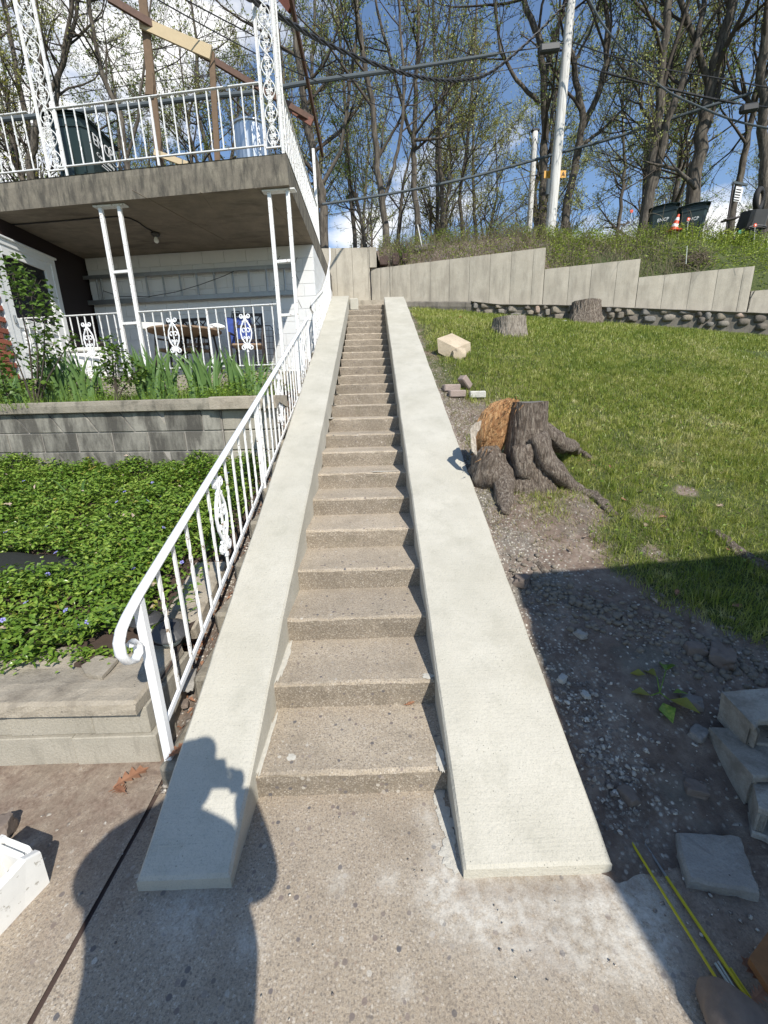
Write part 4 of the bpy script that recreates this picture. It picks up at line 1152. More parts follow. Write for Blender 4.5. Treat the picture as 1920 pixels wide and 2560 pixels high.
# balcony railings
ztb = .5 * (PF(640, 210, .05).z + PF(300, 250, .05).z); zbb = PF(500, 381, .05).z
br = root('balcony_railing', (-2.5, pfy(-2.5), ZS1), 'white iron railing along the balcony front between the two grapevine columns', 'railing')
xa, xb = vl.location.x + .16, x0_ - .012
flat_rail(br, (xa, pfy(xa) + .05), (xb, pfy(xb) + .05), ztb, zbb, 19, posts=(9,), post_ext=.10)
br2 = root('balcony_railing', (-5, pfy(-5), ZS1), 'white iron railing at the far left end of the balcony, left of the rusty column', 'railing')
xa, xb = vl.location.x - .12, -7.0
flat_rail(br2, (xa, pfy(xa) + .05), (xb, pfy(xb) + .05), ztb, zbb, 18, posts=(9,), post_ext=.10)
br3 = root('balcony_railing', (-.9, 8, ZS1), 'white iron railing running back along the side of the balcony toward the hillside', 'railing')
flat_rail(br3, (-.90, 6.32), (-.90, 9.36), ztb, zbb, 26, posts=(), start=0)
for yy in (9.37,): 
    mb = MB(); mb.bar((-.90, yy, ZS1), (-.90, yy, 6.25), .05, .05, ch=.004); obj('corner_post', mb, M_WHITE_OLD, br3)
    mb = MB(); mb.bar((-.90, yy + .12, ZS1), (-.90, yy + .12, 6.25), .03, .03, ch=.004); obj('corner_post', mb, M_WHITE_OLD, br3)
# ================================================================ HANDRAILS beside the steps
XR = -.83
def HR(px, py): return hx(px, py, XR)
hr = root('stair_handrail', (XR, 1.53, .05), 'long white iron stair handrail with twisted balusters and a scrolled lower end', 'handrail')
T0, T1 = HR(345, 1490), HR(768, 795)
def zt1(y): return lerp(T0.z, T1.z, (y - T0.y) / (T1.y - T0.y))
def zb1(y): return .300 + .365 * (y - 1.617)
# cap rail with scroll: an oval section swept along the slope and round the curl
sc_px = [(318, 1540), (303, 1575), (297, 1608), (302, 1637), (318, 1655), (336, 1652), (347, 1632), (345, 1612), (333, 1604), (325, 1612)]
path = [(XR, y, zt1(y)) for y in np.linspace(T1.y, T0.y, 24)] + [tuple(HR(*p)) for p in sc_px]
mb = MB(); P = [Vector(p) for p in path]
o = 0; n = 8
for i, q in enumerate(P):
    t = (P[min(i + 1, len(P) - 1)] - P[max(i - 1, 0)]).normalized(); x = Vector((1, 0, 0)); y = t.cross(x).normalized()
    k = 1 if i < 27 else lerp(1, .75, (i - 27) / 7)
    for a in range(n):
        an = 2 * PI * (a + .5) / n; mb.v.append(tuple(q + x * math.cos(an) * .023 * k + y * math.sin(an) * .0125))
for i in range(len(P) - 1):
    for a in range(n): mb.f.append((i * n + a, i * n + (a + 1) % n, (i + 1) * n + (a + 1) % n, (i + 1) * n + a)); mb.m.append(0)
mb.f += [tuple(range(n)), tuple((len(P) - 1) * n + a for a in range(n))[::-1]]; mb.m += [0, 0]
obj('hand_rail', mb, M_WHITE, hr, smooth=True)
mb = MB(); mb.bar((XR, 1.54, zb1(1.54)), (XR, T1.y, zb1(T1.y)), .030, .012, up=(1, 0, 0), ch=.002); obj('bottom_rail', mb, M_WHITE, hr)
mb = MB(); mb.bar((XR, 1.53, .03), (XR, 1.53, zt1(1.53) - .01), .036, .036, ch=.003); obj('newel_post', mb, M_WHITE, hr)
py3 = [HR(640, 1010).y, HR(738, 846).y, T1.y - .02]
for y in py3:
    mb = MB(); mb.bar((XR, y, zb1(y) - .16), (XR, y, zt1(y) - .01), .028, .028, ch=.003); obj('post', mb, M_WHITE, hr)
y0b = HR(389, 1403).y; sp = (HR(515, 1204).y - y0b) / 4.0
orn_y = [hx(553, 1285, XR).y, hx(702, 986, XR).y, hx(752, 862, XR).y]
y = y0b; i = 0; k = 0
while y < T1.y - .06:
    if min(abs(y - q) for q in py3) > .045:
        h = zt1(y) - zb1(y); isorn = min(abs(y - q) for q in orn_y) < sp / 2
        inst('baluster', baluster_mesh(round(h, 2), (i % 2 == 0) and not isorn, .0135), hr, (XR, y, zb1(y)))
        if isorn: inst('scroll_ornament', ME_ORN, hr, (XR, y, zb1(y) + h * .54), (0, 0, PI / 2))
    y += sp; i += 1
hr2 = root('stair_handrail', (-.80, 7.3, 2.3), 'upper white iron stair handrail climbing past the corner of the white block wall', 'handrail')
X2 = -.80
mb = MB(); pts = [hx(x, y, X2) for x, y in ((782, 782), (776, 770), (779, 758), (791, 744), (806, 727), (816, 698), (823, 660), (825, 648), (824, 620))]
mb.tube(pts, .017, 8, up=(1, 0, 0)); obj('hand_rail', mb, M_WHITE, hr2, smooth=True)
pts = sorted(pts[2:], key=lambda q: q.y); Yt = [q.y for q in pts]; Zt = [q.z for q in pts]
zt2 = lambda y: float(np.interp(y, Yt, Zt)); zb2 = lambda y: zl(y) + .02 + .0 * y
b0 = hx(789, 878, X2)
zb2 = lambda y: b0.z + .40 * (y - b0.y)
mb = MB(); mb.bar((X2, b0.y, b0.z), (X2, 10.2, zb2(10.2)), .026, .012, up=(1, 0, 0)); obj('bottom_rail', mb, M_WHITE, hr2)
y = b0.y + .12; i = 0
while y < 10.1:
    inst('baluster', baluster_mesh(round(zt2(y) - zb2(y), 2), i % 2 == 0, .0125), hr2, (X2, y, zb2(y))); y += .135; i += 1
for y in (b0.y, 8.8, 10.15):
    mb = MB(); mb.bar((X2, y, zb2(y) - .16), (X2, y, zt2(y) - .01), .028, .028, ch=.002); obj('post', mb, M_WHITE, hr2)
inst('scroll_ornament', ME_ORN, hr2, (X2, b0.y + .66, zb2(b0.y + .66) + .42), (0, 0, PI / 2))

# ================================================================ BALCONY: beams, boards, bin, can
fr = root('roof_frame', (-.9, 9.3, 5.9), 'bare dark brown roof beams left standing over the balcony', 'roof frame')
YB = 9.43
A = hy(783, 300, YB)
mb = MB(); B = hz(269, -6, A.z + .5); mb.bar(A, B, .045, .10, ch=.004); obj('beam', mb, M_BEAM, fr)
mb = MB(); D0, D1 = hx(722, -30, -.96), hx(806, 385, -.96); mb.bar(D0, D1, .05, .14, ch=.004); obj('beam', mb, M_BEAM, fr)
mb = MB(); q0 = hy(690, -25, D0.y + .5); q1 = hy(727, 22, D0.y + .35); mb.bar(q0, q1, .05, .12); obj('beam', mb, M_BEAMRED, fr)
mb = MB(); mb.bar(hy(712, 262, YB - .06), hy(780, 308, YB - .06), .04, .11); obj('beam', mb, M_BEAMRED, fr)
wf = root('timber_stand', (-3.8, 8.0, ZS1), 'makeshift frame of two weathered posts joined by a pale board on the balcony', 'wooden frame')
for (x0, y0, x1, y1, w) in ((353, -40, 394, 410, .12), (529, 130, 534, 393, .085)):
    a, b = hy(x0, y0, 8.0), hy(x1, y1, 8.0); b.z = ZS1; mb = MB(); mb.bar(b, a, w, .045, up=(0, 1, 0), ch=.004); obj('post', mb, M_WOODOLD, wf)
mb = MB(); mb.prism([tuple(hy(x, y, 7.96)) for x, y in ((352, 74), (526, 152), (532, 118), (348, 42))], (0, -.04, 0)); obj('board', mb, M_WOODPALE, wf)
mb = MB(); mb.bar(hy(386, 381, 7.9), hy(470, 412, 7.9), .04, .08); obj('brace', mb, M_WOODPALE, wf)
mb = MB(); p_ = [hy(x, y, 7.97) for x, y in ((368, 172), (384, 186), (387, 215), (386, 240), (366, 240))]; mb.prism([tuple(q) for q in p_], (0, -.04, 0)); obj('cleat', mb, M_WOODOLD, wf)

def text_mesh(s, size, mat_, parent, name, loc, rot, ext=.002, sx=1.0):
    cu = bpy.data.curves.new('txt', 'FONT'); cu.body = s; cu.size = size; cu.extrude = ext; cu.resolution_u = 2; cu.align_x = 'CENTER'; cu.align_y = 'CENTER'
    t = bpy.data.objects.new('txt', cu); COL.objects.link(t); bpy.context.view_layer.update()
    me = bpy.data.meshes.new_from_object(t.evaluated_get(bpy.context.evaluated_depsgraph_get())); bpy.data.objects.remove(t); me.materials.clear(); me.materials.append(mat_)
    o = bpy.data.objects.new(name, me); COL.objects.link(o)
    if parent: o.parent = parent; o.location = Vector(loc) - wloc(parent)
    else: o.location = loc
    o.rotation_euler = rot; o.scale = (sx, 1, 1)
    return o
def cart(loc, rz, label, h=1.05, w=.62, d=.70, tilt=0.0, text=None, mat_=None, logo=False, sc=1.0):
    """wheeled bin: tapered body with ribs, rim, hinged lid, handle, axle and two wheels; front is local -Y"""
    mat_ = mat_ or M_GREENPL
    r = root('wheeled_bin', loc, label, 'wheeled bin')
    R_ = Matrix.Rotation(rz, 3, 'Z') @ Matrix.Rotation(tilt, 3, 'X'); L = Vector(loc)
    def tr(mb): mb.v = [tuple(R_ @ (Vector(v) * sc) + L) for v in mb.v]; return mb
    mb = MB(); rows = []
    for z, k in ((.04, .74), (.10, .78), (.55, .88), (.80, .94), (.80, .975), (h * .93, 1.0)):
        a, b = w / 2 * k, d / 2 * k; c_ = .06
        rows.append([(-a + c_, -b, z), (a - c_, -b, z), (a, -b + c_, z), (a, b - c_, z), (a - c_, b, z), (-a + c_, b, z), (-a, b - c_, z), (-a, -b + c_, z), (-a + c_, -b, z)])
    mb.grid(rows); mb.add(rows[0][:8], [tuple(range(8))[::-1]]); obj('body', tr(mb), mat_, r)
    mb = MB(); rim = [(p[0] * 1.04, p[1] * 1.04, h * .90) for p in rows[-1][:8]]; mb.prism(rim, (0, 0, .04)); obj('rim', tr(mb), mat_, r)
    mb = MB(); a, b = w / 2 * 1.07, d / 2 * 1.10
    lid = [[(x * a, y * b, h * .945 + .06 * (1 - (x * x)) * (1 - y * y * .4) + (.0 if abs(x) < 1 and abs(y) < 1 else -.02)) for x in (-1, -.9, -.45, 0, .45, .9, 1)] for y in (-1, -.92, -.4, 0, .4, .92, 1)]
    mb.grid(lid); mb.grid([[(p[0], p[1], p[2] - .03) for p in q][::-1] for q in lid]); obj('lid', tr(mb), mat_, r)
    mb = MB(); mb.tube([(-w * .42, d * .52, h * .92), (-w * .42, d * .64, h * .95), (w * .42, d * .64, h * .95), (w * .42, d * .52, h * .92)], .016, 6); obj('handle', tr(mb), mat_, r)
    for s in (-1, 1):
        mb = MB(); mb.lathe((s * w * .44 - .025, d * .42, .12), [(.02, 0), (.12, 0), (.125, .01), (.125, .04), (.12, .05), (.02, .05)], 14, rot=Matrix.Rotation(PI / 2, 3, 'Y')); obj('wheel', tr(mb), M_BLACKPL, r)
    mb = MB()
    for s in (-.3, 0, .3): mb.box((s * w, -d * .455, .4), (.03, .03, .5), Matrix.Rotation(-.07, 3, 'X'))
    obj('rib', tr(mb), mat_, r, kind=None)
    return r, R_, L
ZBAL = ZS1
bx, by = -4.02, 7.33
b1, R1, L1 = cart((bx, by, ZBAL), 0, 'dark green wheeled bin with white printed lettering standing on the balcony', h=1.0, w=.56, d=.78)
rx = (PI / 2, 0, PI / 2); xf = bx + .282
text_mesh('ENCP', .20, M_WHITEPL, b1, 'lettering', (xf + .004, by - .02, ZBAL + .72), (PI / 2, 0.0, PI / 2), .002, .95)
text_mesh('Composting', .085, M_WHITEPL, b1, 'lettering', (xf - .012, by + .02, ZBAL + .57), (PI / 2, 0, PI / 2), .002)
mb = MB()
for k in range(2): mb.box((xf - .012 - .003 * k, by + .06, ZBAL + .50 - .035 * k), (.004, .42 - .1 * k, .012))
mb.tube([(xf + .004, by + .22 + .115 * math.cos(t), ZBAL + .72 + .115 * math.sin(t)) for t in [j * 2 * PI / 20 for j in range(21)]], .004, 4)
obj('printed_line', mb, M_WHITEPL, b1)
# galvanised can
gx = hy(634, 380, 7.0).x; gtop = hy(632, 315, 7.0).z
gc = root('galvanised_can', (gx, 7.0, ZBAL), 'ribbed galvanised steel trash can with a lid, behind the balcony corner column', 'trash can')
hh = gtop - ZBAL - .03; mb = MB(); o_ = 0; prof = []; nseg = 48; rows = []
for z, rr0 in ((0, .20), (.04, .215), (.08, .222), (hh * .5, .235), (hh - .06, .245), (hh - .02, .25)):
    rows.append([(gx + math.cos(2 * PI * k / nseg) * (rr0 + (.006 if k % 2 and .05 < z < hh - .05 else 0)), 7.0 + math.sin(2 * PI * k / nseg) * (rr0 + (.006 if k % 2 and .05 < z < hh - .05 else 0)), ZBAL + z) for k in range(nseg + 1)])
mb.grid(rows); obj('body', mb, M_GALV, gc)
mb = MB(); mb.lathe((gx, 7.0, ZBAL + hh), [(.262, -.03), (.268, -.028), (.268, .0), (.25, .012), (.15, .035), (.03, .045)], 28); obj('lid', mb, M_GALV, gc, smooth=True)
mb = MB(); mb.tube([(gx - .06, 7.0, ZBAL + hh + .04), (gx - .05, 7.0, ZBAL + hh + .075), (gx + .05, 7.0, ZBAL + hh + .075), (gx + .06, 7.0, ZBAL + hh + .04)], .006, 5); obj('lid_handle', mb, M_GALV, gc)

# ================================================================ UNDER THE PORCH
lt = root('ceiling_light', tuple(hz(388, 580, ZS0)), 'bare bulb in a black fitting on the porch ceiling, fed by a surface cable', 'ceiling light')
c = hz(388, 582, ZS0); mb = MB(); mb.lathe(c, [(.065, 0), (.065, -.03), (.05, -.045), (.03, -.06)], 16); obj('fitting', mb, M_BLACKPL, lt, smooth=True)
mb = MB(); mb.lathe(c, [(.02, -.055), (.026, -.075), (.036, -.10), (.034, -.125), (.018, -.142)], 14); obj('bulb', mb, M_BULB, lt, smooth=True)
mb = MB(); pts = [hz(x, y, ZS0 - .012) for x, y in ((-40, 566), (60, 560), (150, 553), (240, 545), (300, 541), (325, 546), (345, 555), (365, 570), (384, 580))]; mb.tube(pts, .009, 6); obj('cable', mb, M_WIRE, lt)
# ladder on brackets
ld = root('extension_ladder', tuple(PW(450, 730, .1)), 'long aluminium extension ladder hung sideways on the white porch wall', 'ladder')
for off, (a0, a1), (c0, c1) in ((.10, ((178, 697), (733, 664)), ((188, 757), (738, 733))),):
    for k, ((xa_, ya_), (xb_, yb_)) in enumerate(((a0, a1), (c0, c1))):
        p, q = PW(xa_, ya_, off), PW(xb_, yb_, off); zz = (p.z + q.z) / 2; p.z = q.z = zz; mb = MB(); mb.bar(p, q, .03, .075 if k else .06, up=(0, 0, 1), ch=.003); obj('side_rail', mb, M_ALU, ld)
    zt__, zb__ = PW(450, 681, off).z, PW(460, 745, off).z
    for x in (203, 243, 254, 284, 330, 368, 410, 452, 494, 538, 584, 624, 668, 713):
        px = PW(x, 715, off).x; y_ = pwy(px) - off; mb = MB(); mb.tube([(px, y_, zb__), (px, y_, zt__)], .016, 8); obj('rung', mb, M_ALU, ld)
mb = MB(); mb.tube([PW(x, y, .14) for x, y in ((258, 727), (300, 741), (370, 742), (440, 730), (500, 712), (560, 690), (585, 678))], .006, 5); obj('rope', mb, M_WIRE, ld)
for x, y in ((186, 700), (190, 758), (732, 668), (738, 733)):
    mb = MB(); q = PW(x, y, .06); mb.box(q, (.05, .12, .035), ch=.008); mb.box(q + Vector((0, -.07, .03)), (.04, .025, .08), ch=.008); obj('bracket', mb, M_RUSTRED if x == 738 else M_ALU, ld)
# chairs, table, bag
def patio_chair(x, y, rz, label, seat=True):
    r = root('patio_chair', (x, y, ZFL), label, 'chair', 'dark metal patio chairs')
    R_ = Matrix.Rotation(rz, 3, 'Z'); L = Vector((x, y, ZFL))
    def tr(mb): mb.v = [tuple(R_ @ Vector(v) + L) for v in mb.v]; return mb
    for sx in (-1, 1):
        mb = MB(); mb.tube([(sx * .22, .22, 0), (sx * .22, .2, .44), (sx * .22, .27, 1.0)], .018, 6); obj('leg', tr(mb), M_CHAIR, r)
        mb = MB(); mb.tube([(sx * .24, -.24, 0), (sx * .24, -.22, .44), (sx * .25, -.18, .64), (sx * .24, .22, .66)], .018, 6); obj('leg', tr(mb), M_CHAIR, r)
    mb = MB()
    for z in (.98, .80, .58): mb.bar((-.22, .215 + (z - .44) * .11, z), (.22, .215 + (z - .44) * .11, z), .025, .045)
    for k in range(3):
        x0 = -.2 + .133 * k; mb.tube([(x0, .25, .81), (x0 + .133, .26, .96)], .01, 4); mb.tube([(x0 + .133, .25, .81), (x0, .26, .96)], .01, 4)
    for k in range(4): mb.bar((-.13 + .087 * k, .22, .48), (-.13 + .087 * k, .24, .80), .008, .02)
    obj('backrest', tr(mb), M_CHAIR, r)
    mb = MB(); mb.box((0, 0, .46), (.46, .44, .05), ch=.02); obj('seat_cushion', tr(mb), M_CUSHION, r)
    return r
def fl(px, py, y):
    q = hy(px, py, y); return q.x
patio_chair(fl(712 * .463 + 320 - 20, 880, 7.3), 7.15, .15, 'dark metal chair standing right of the blue bag, behind the scroll ornament')
patio_chair(fl(488, 880, 7.6), 7.45, -.1, 'dark metal chair with crossed back bars, left of the blue bag')
patio_chair(fl(430, 880, 7.3), 7.5, .0, 'dark metal chair at the left end of the cluttered patio table')
tb = root('patio_table', (fl(470, 880, 7.0), 7.0, ZFL), 'patio table with a tan rim piled with white cartons behind the railing', 'table')
tx, ty = tb.location.x, 7.0
mb = MB(); mb.lathe((tx, ty, ZFL + .66), [(.01, .0), (.52, .0), (.54, .012), (.54, .03), (.52, .04), (.01, .04)], 32); obj('table_top', mb, M_CUSHION, tb, smooth=False)
for a in range(4):
    t = a * PI / 2 + .6; mb = MB(); mb.tube([(tx + .5 * math.cos(t), ty + .5 * math.sin(t), ZFL), (tx + .42 * math.cos(t), ty + .42 * math.sin(t), ZFL + .66)], .016, 6); obj('leg', mb, M_CHAIR, tb)
def carton(px, py, y, size, rz, m, name, label, cat):
    q = hy(px, py, y); mb = MB(); mb.box((q.x, y, ZFL + .70 + size[2] / 2), size, Matrix.Rotation(rz, 3, 'Z'), ch=.01); return obj(name, mb, m, label=label, cat=cat)
carton(392, 860, 6.95, (.30, .22, .10), .3, M_CARTON, 'carton', 'flat white carton at the left end of the patio table', 'carton')
carton(440, 850, 7.0, (.26, .2, .07), -.2, M_CARTON, 'folded_towel', 'folded white cloth lying mid-table behind the railing', 'cloth')
mb = MB(); mb.add(*(lambda m: (m.v, m.f))(rock((hy(545, 855, 7.0).x, 7.0, ZFL + .74), (.12, .08, .045), 4, 2, .3))); obj('plastic_bag', mb, M_WHITEPL, label='crumpled white plastic bag on the right end of the patio table', cat='plastic bag')
q = hy(600, 838, 7.45); mb = MB(); mb.box((q.x, 7.45, ZFL + .71), (.40, .16, .46), Matrix.Rotation(.1, 3, 'Z'), ch=.02)
bg_ = root('shopping_bag', (q.x, 7.45, ZFL), 'blue printed shopping bag standing up between the patio chairs', 'bag')
obj('bag_body', mb, M_BLUEBAG, bg_); mb = MB()
for s in (-.09, .09): mb.tube([(q.x - .08, 7.45 + s, ZFL + .93), (q.x - .06, 7.45 + s, ZFL + 1.02), (q.x + .06, 7.45 + s, ZFL + 1.02), (q.x + .08, 7.45 + s, ZFL + .93)], .008, 5)
obj('bag_handle', mb, M_BLACKPL, bg_)
mb = MB(); q = hy(520, 905, 7.2); mb.box((q.x, 7.3, ZFL + .47), (.42, .04, .44)); bgx = mb
wr = root('wire_rack', (hy(655, 880, 7.6).x, 7.7, ZFL), 'dark wire rack leaning against the white wall behind the chairs', 'wire rack')
mb = MB(); x0 = wr.location.x
for k in range(6): mb.tube([(x0 - .15 + .06 * k, 7.72, ZFL), (x0 - .15 + .06 * k, 7.86, ZFL + .85)], .004, 4)
for k in range(9): mb.tube([(x0 - .16, 7.72 + .0165 * k, ZFL + .1 * k), (x0 + .16, 7.72 + .0165 * k, ZFL + .1 * k)], .004, 4)
obj('wire_mesh', mb, M_CHAIR, wr); mb = MB(); mb.tube([(x0 - .17, 7.72, ZFL), (x0 - .17, 7.86, ZFL + .82), (x0 - .12, 7.87, ZFL + .88), (x0 + .12, 7.87, ZFL + .88), (x0 + .17, 7.86, ZFL + .82), (x0 + .17, 7.72, ZFL)], .008, 5); obj('rack_frame', mb, M_CHAIR, wr)
# white cooler with a maroon top, behind the left railing
q = hy(232, 900, 7.3); cb = root('white_cooler', (q.x, 7.3, ZFL), 'white plastic cooler box with ridged sides at the left of the porch', 'cooler')
mb = MB(); mb.box((q.x, 7.3, ZFL + .22), (.55, .36, .42), ch=.03); obj('cooler_body', mb, M_WHITEPL, cb); mb = MB(); mb.box((q.x, 7.3, ZFL + .47), (.58, .39, .07), ch=.02); obj('cooler_lid', mb, M_CARTON, cb)
mb = MB(); mb.box((hy(262, 850, 7.4).x, 7.5, ZFL + .78), (.30, .05, .36), ch=.02); 
rc = rock((hy(232, 838, 7.3).x, 7.3, ZFL + .57), (.16, .12, .07), 6, 2, .3); obj('maroon_cloth', rc, M_MAROON, label='dark maroon cloth heaped on the white cooler', cat='cloth')

# ================================================================ SMALL THINGS NEAR THE NEWEL
def solar_light(px, py, z, label, tilt=0.0):
    c = hz(px, py, z); r = root('solar_light', (c.x, c.y, z - .10), label, 'garden light')
    Rm = Matrix.Rotation(tilt, 3, 'X') @ Matrix.Rotation(tilt * .5, 3, 'Y')
    mb = MB(); mb.lathe(c, [(.088, -.012), (.092, -.004), (.088, .002), (.055, .026), (.05, .032), (.005, .034)], 24, rot=Rm); obj('cap', mb, M_BLACKPL, r, smooth=False)
    mb = MB(); mb.box(c + Rm @ Vector((0, 0, .035)), (.05, .05, .004), Rm); obj('solar_panel', mb, M_BLACKGLASS, r)
    mb = MB(); mb.lathe(c, [(.05, -.075), (.055, -.06), (.058, -.012)], 18, rot=Rm); obj('lens', mb, M_ROD, r, smooth=True)
    mb = MB(); mb.tube([c + Rm @ Vector((0, 0, -.075)), c + Rm @ Vector((0, 0, -.19))], [.014, .004], 6); obj('stake', mb, M_BLACKPL, r)
    return r
solar_light(425, 1576, .50, 'black round garden light tipped beside the railing, nearest the newel post', .25)
solar_light(370, 1548, .52, 'black round garden light half behind the newel post', -.1)
def oak_leaf(mb, c, size, rz, nrm=(0, 0, 1), seed=0, curl=.25):
    """lobed dry leaf, slightly curled"""
    L = size; prof = [(0, .02), (.12, .05), (.2, .20), (.27, .07), (.38, .28), (.46, .10), (.58, .32), (.66, .10), (.78, .22), (.86, .08), (1, .0)]
    N = Vector(nrm).normalized(); a = Vector((math.cos(rz), math.sin(rz), 0)); a = (a - N * a.dot(N)).normalized(); b = N.cross(a)
    C = Vector(c); mid = []; lf = []; rt = []
    for t, w in prof:
        z = curl * L * (.3 * math.sin(t * 3 + seed))
        mid.append(C + a * (t - .5) * L + N * (z + .004))
        for s, arr in ((1, lf), (-1, rt)):
            ww = w * (1 + .25 * mn.noise(Vector((t * 5, s, seed)))); arr.append(C + a * (t - .5 + (.06 if w > .15 else 0)) * L + b * s * ww * L + N * (z + curl * .5 * ww * L + .006))
    o = len(mb.v); n = len(prof); mb.v += [tuple(v) for v in mid + lf + rt]
    for i in range(n - 1):
        mb.f += [(o + i, o + i + 1, o + n + i + 1, o + n + i), (o + i + 1, o + i, o + 2 * n + i, o + 2 * n + i + 1)]; mb.m += [0, 0]
    mb.tube([C - a * .5 * L + N * .004, C - a * .62 * L + N * .01], .0015, 4)
    return mb
def leaf_obj(c, size, rz, label, mat_=None, seed=0, nrm=(0, 0, 1)):
    return obj('oak_leaf', oak_leaf(MB(), c, size, rz, nrm, seed), mat_ or M_DEADLEAF, label=label, cat='fallen leaf', group='fallen leaves')
c = hz(330, 1945, .03); leaf_obj(c, .15, .9, 'large reddish oak leaf on the dirt below the low planter', seed=1)
c = hz(300, 1975, .03); leaf_obj(c, .09, 2.6, 'smaller reddish leaf crossing the large oak leaf below the planter', seed=2)
c = hz(442, 1876, .14); leaf_obj(c, .10, 1.2, 'brown leaf caught at the foot of the newel post', seed=3)
c = hz(1025, 1760, SZ[0] + .012); leaf_obj(c, .055, .3, 'small curled brown leaf on the bottom step near the right slab', seed=4)
c = hs(543, 1310, gl); leaf_obj(c, .07, .4, 'pale dry leaf in the ground cover behind the scroll ornament', M_PALELEAF, 5)
# flat stone shards and pebbles in the strip
for k, (px, py, s, z, lb) in enumerate([(475, 1700, (.035, .12, .02), .22, 'long grey stone shard under the bottom rail'), (462, 1760, (.022, .03, .018), .15, 'small rounded stone under the long shard'), (0, 2075, (.05, .06, .05), .05, 'dark stone at the left edge of the pavement')]):
    c = hz(px, py, z); obj('stone_shard' if k == 0 else 'loose_stone', rock(c, s, k + 3, 2, .3, .3, .3), M_SLATE if k == 0 else M_COBBLE, label=lb, cat='stone', smooth=False)
# ================================================================ numpy mesh builders for plants
def np_mesh(name, V, Fq, mats, kind='stuff', parent=None, mi=None, smooth=False, loc=(0, 0, 0), tri=False):
    """V (n,3), Fq (m,k) with k corners each"""
    V = np.asarray(V, np.float32) - np.asarray(loc, np.float32); Fq = np.asarray(Fq, np.int32); m, k = Fq.shape
    me = bpy.data.meshes.new(name); me.vertices.add(len(V)); me.vertices.foreach_set('co', V.ravel())
    me.loops.add(m * k); me.loops.foreach_set('vertex_index', Fq.ravel())
    me.polygons.add(m); me.polygons.foreach_set('loop_start', np.arange(m, dtype=np.int32) * k)
    if mi is not None: me.polygons.foreach_set('material_index', np.asarray(mi, np.int32))
    if smooth: me.polygons.foreach_set('use_smooth', np.ones(m, bool))
    for q in (mats if isinstance(mats, (list, tuple)) else [mats]): me.materials.append(q)
    me.update(calc_edges=True)
    if kind == 'mesh': return me
    o = bpy.data.objects.new(name, me); COL.objects.link(o)
    if parent: o.parent = parent; o.location = Vector(loc) - wloc(parent)
    else: o.location = loc
    if kind: o['kind'] = kind
    return o
rng = np.random.default_rng(11)
def blades(P, h, w, lean=.5, az=None, wid_top=.55):
    """P (n,3) roots; h, w arrays; returns verts, tris: five points a blade"""
    n = len(P); a = rng.uniform(0, 2 * PI, n) if az is None else az
    f = rng.uniform(0, 2 * PI, n); l = np.abs(rng.normal(0, lean, n))
    d = np.stack([np.cos(a), np.sin(a), np.zeros(n)], 1); s = np.stack([np.cos(f), np.sin(f), np.zeros(n)], 1)
    up = np.array([0, 0, 1.0]); h = h[:, None]; w = w[:, None]; l = l[:, None]
    mid = P + up * h * .55 + d * h * l * .35; tip = P + up * h * (1 - .35 * np.clip(l, 0, 1.3)) + d * h * l * 1.0
    V = np.stack([P - s * w * .5, P + s * w * .5, mid - s * w * .5 * wid_top, mid + s * w * .5 * wid_top, tip], 1).reshape(-1, 3)
    b = (np.arange(n) * 5)[:, None]
    T = np.concatenate([b + [0, 1, 3], b + [0, 3, 2], b + [2, 3, 4]], 0)
    return V, T
def leaves(P, L, W, up_bias=.6, fold=.25, N=None, az=None):
    """pointed folded leaves lying about P; four triangles each"""
    n = len(P); a = rng.uniform(0, 2 * PI, n) if az is None else az
    if N is None:
        N = rng.normal(0, 1, (n, 3)); N[:, 2] = np.abs(N[:, 2]); N = N / np.linalg.norm(N, axis=1)[:, None]
        N = N * (1 - up_bias) + np.array([0, 0, 1]) * up_bias; N /= np.linalg.norm(N, axis=1)[:, None]
    d = np.stack([np.cos(a), np.sin(a), np.zeros(n)], 1); d -= N * (d * N).sum(1)[:, None]; d /= np.linalg.norm(d, axis=1)[:, None] + 1e-9
    s = np.cross(N, d); L = np.asarray(L)[:, None]; W = np.asarray(W)[:, None]
    V = np.stack([P, P + d * L * .45 + s * W * .5 + N * W * fold, P + d * L * .5 - N * L * .0, P + d * L * .45 - s * W * .5 + N * W * fold, P + d * L - N * L * .12], 1).reshape(-1, 3)
    b = (np.arange(n) * 5)[:, None]
    T = np.concatenate([b + [0, 2, 1], b + [0, 3, 2], b + [1, 2, 4], b + [2, 3, 4]], 0)
    return V, T
def vz(f, X, Y): return np.array([f(float(x), float(y)) for x, y in zip(X, Y)])
def joinVT(parts):
    Vs, Ts, o = [], [], 0
    for V, T in parts: Vs.append(V); Ts.append(T + o); o += len(V)
    return np.concatenate(Vs), np.concatenate(Ts)

# ---------------------------------------------------------------- lawn
# a coarse height table makes placing the blades fast
def table(f, x0, x1, y0, y1, r):
    xs = np.arange(x0, x1 + r, r); ys = np.arange(y0, y1 + r, r)
    return xs, ys, np.array([[f(float(x), float(y)) for x in xs] for y in ys])
def tlook(t, X, Y):
    xs, ys, Z = t; u = np.clip((X - xs[0]) / (xs[1] - xs[0]), 0, len(xs) - 1.001); v = np.clip((Y - ys[0]) / (ys[1] - ys[0]), 0, len(ys) - 1.001)
    i, j = u.astype(int), v.astype(int); fu, fv = u - i, v - j
    return Z[j, i] * (1 - fu) * (1 - fv) + Z[j, i + 1] * fu * (1 - fv) + Z[j + 1, i] * (1 - fu) * fv + Z[j + 1, i + 1] * fu * fv
TG = table(gr, .85, 12.2, 1.2, 11.8, .07)
TT = table(turf_at, .85, 12.2, 1.2, 11.8, .07)
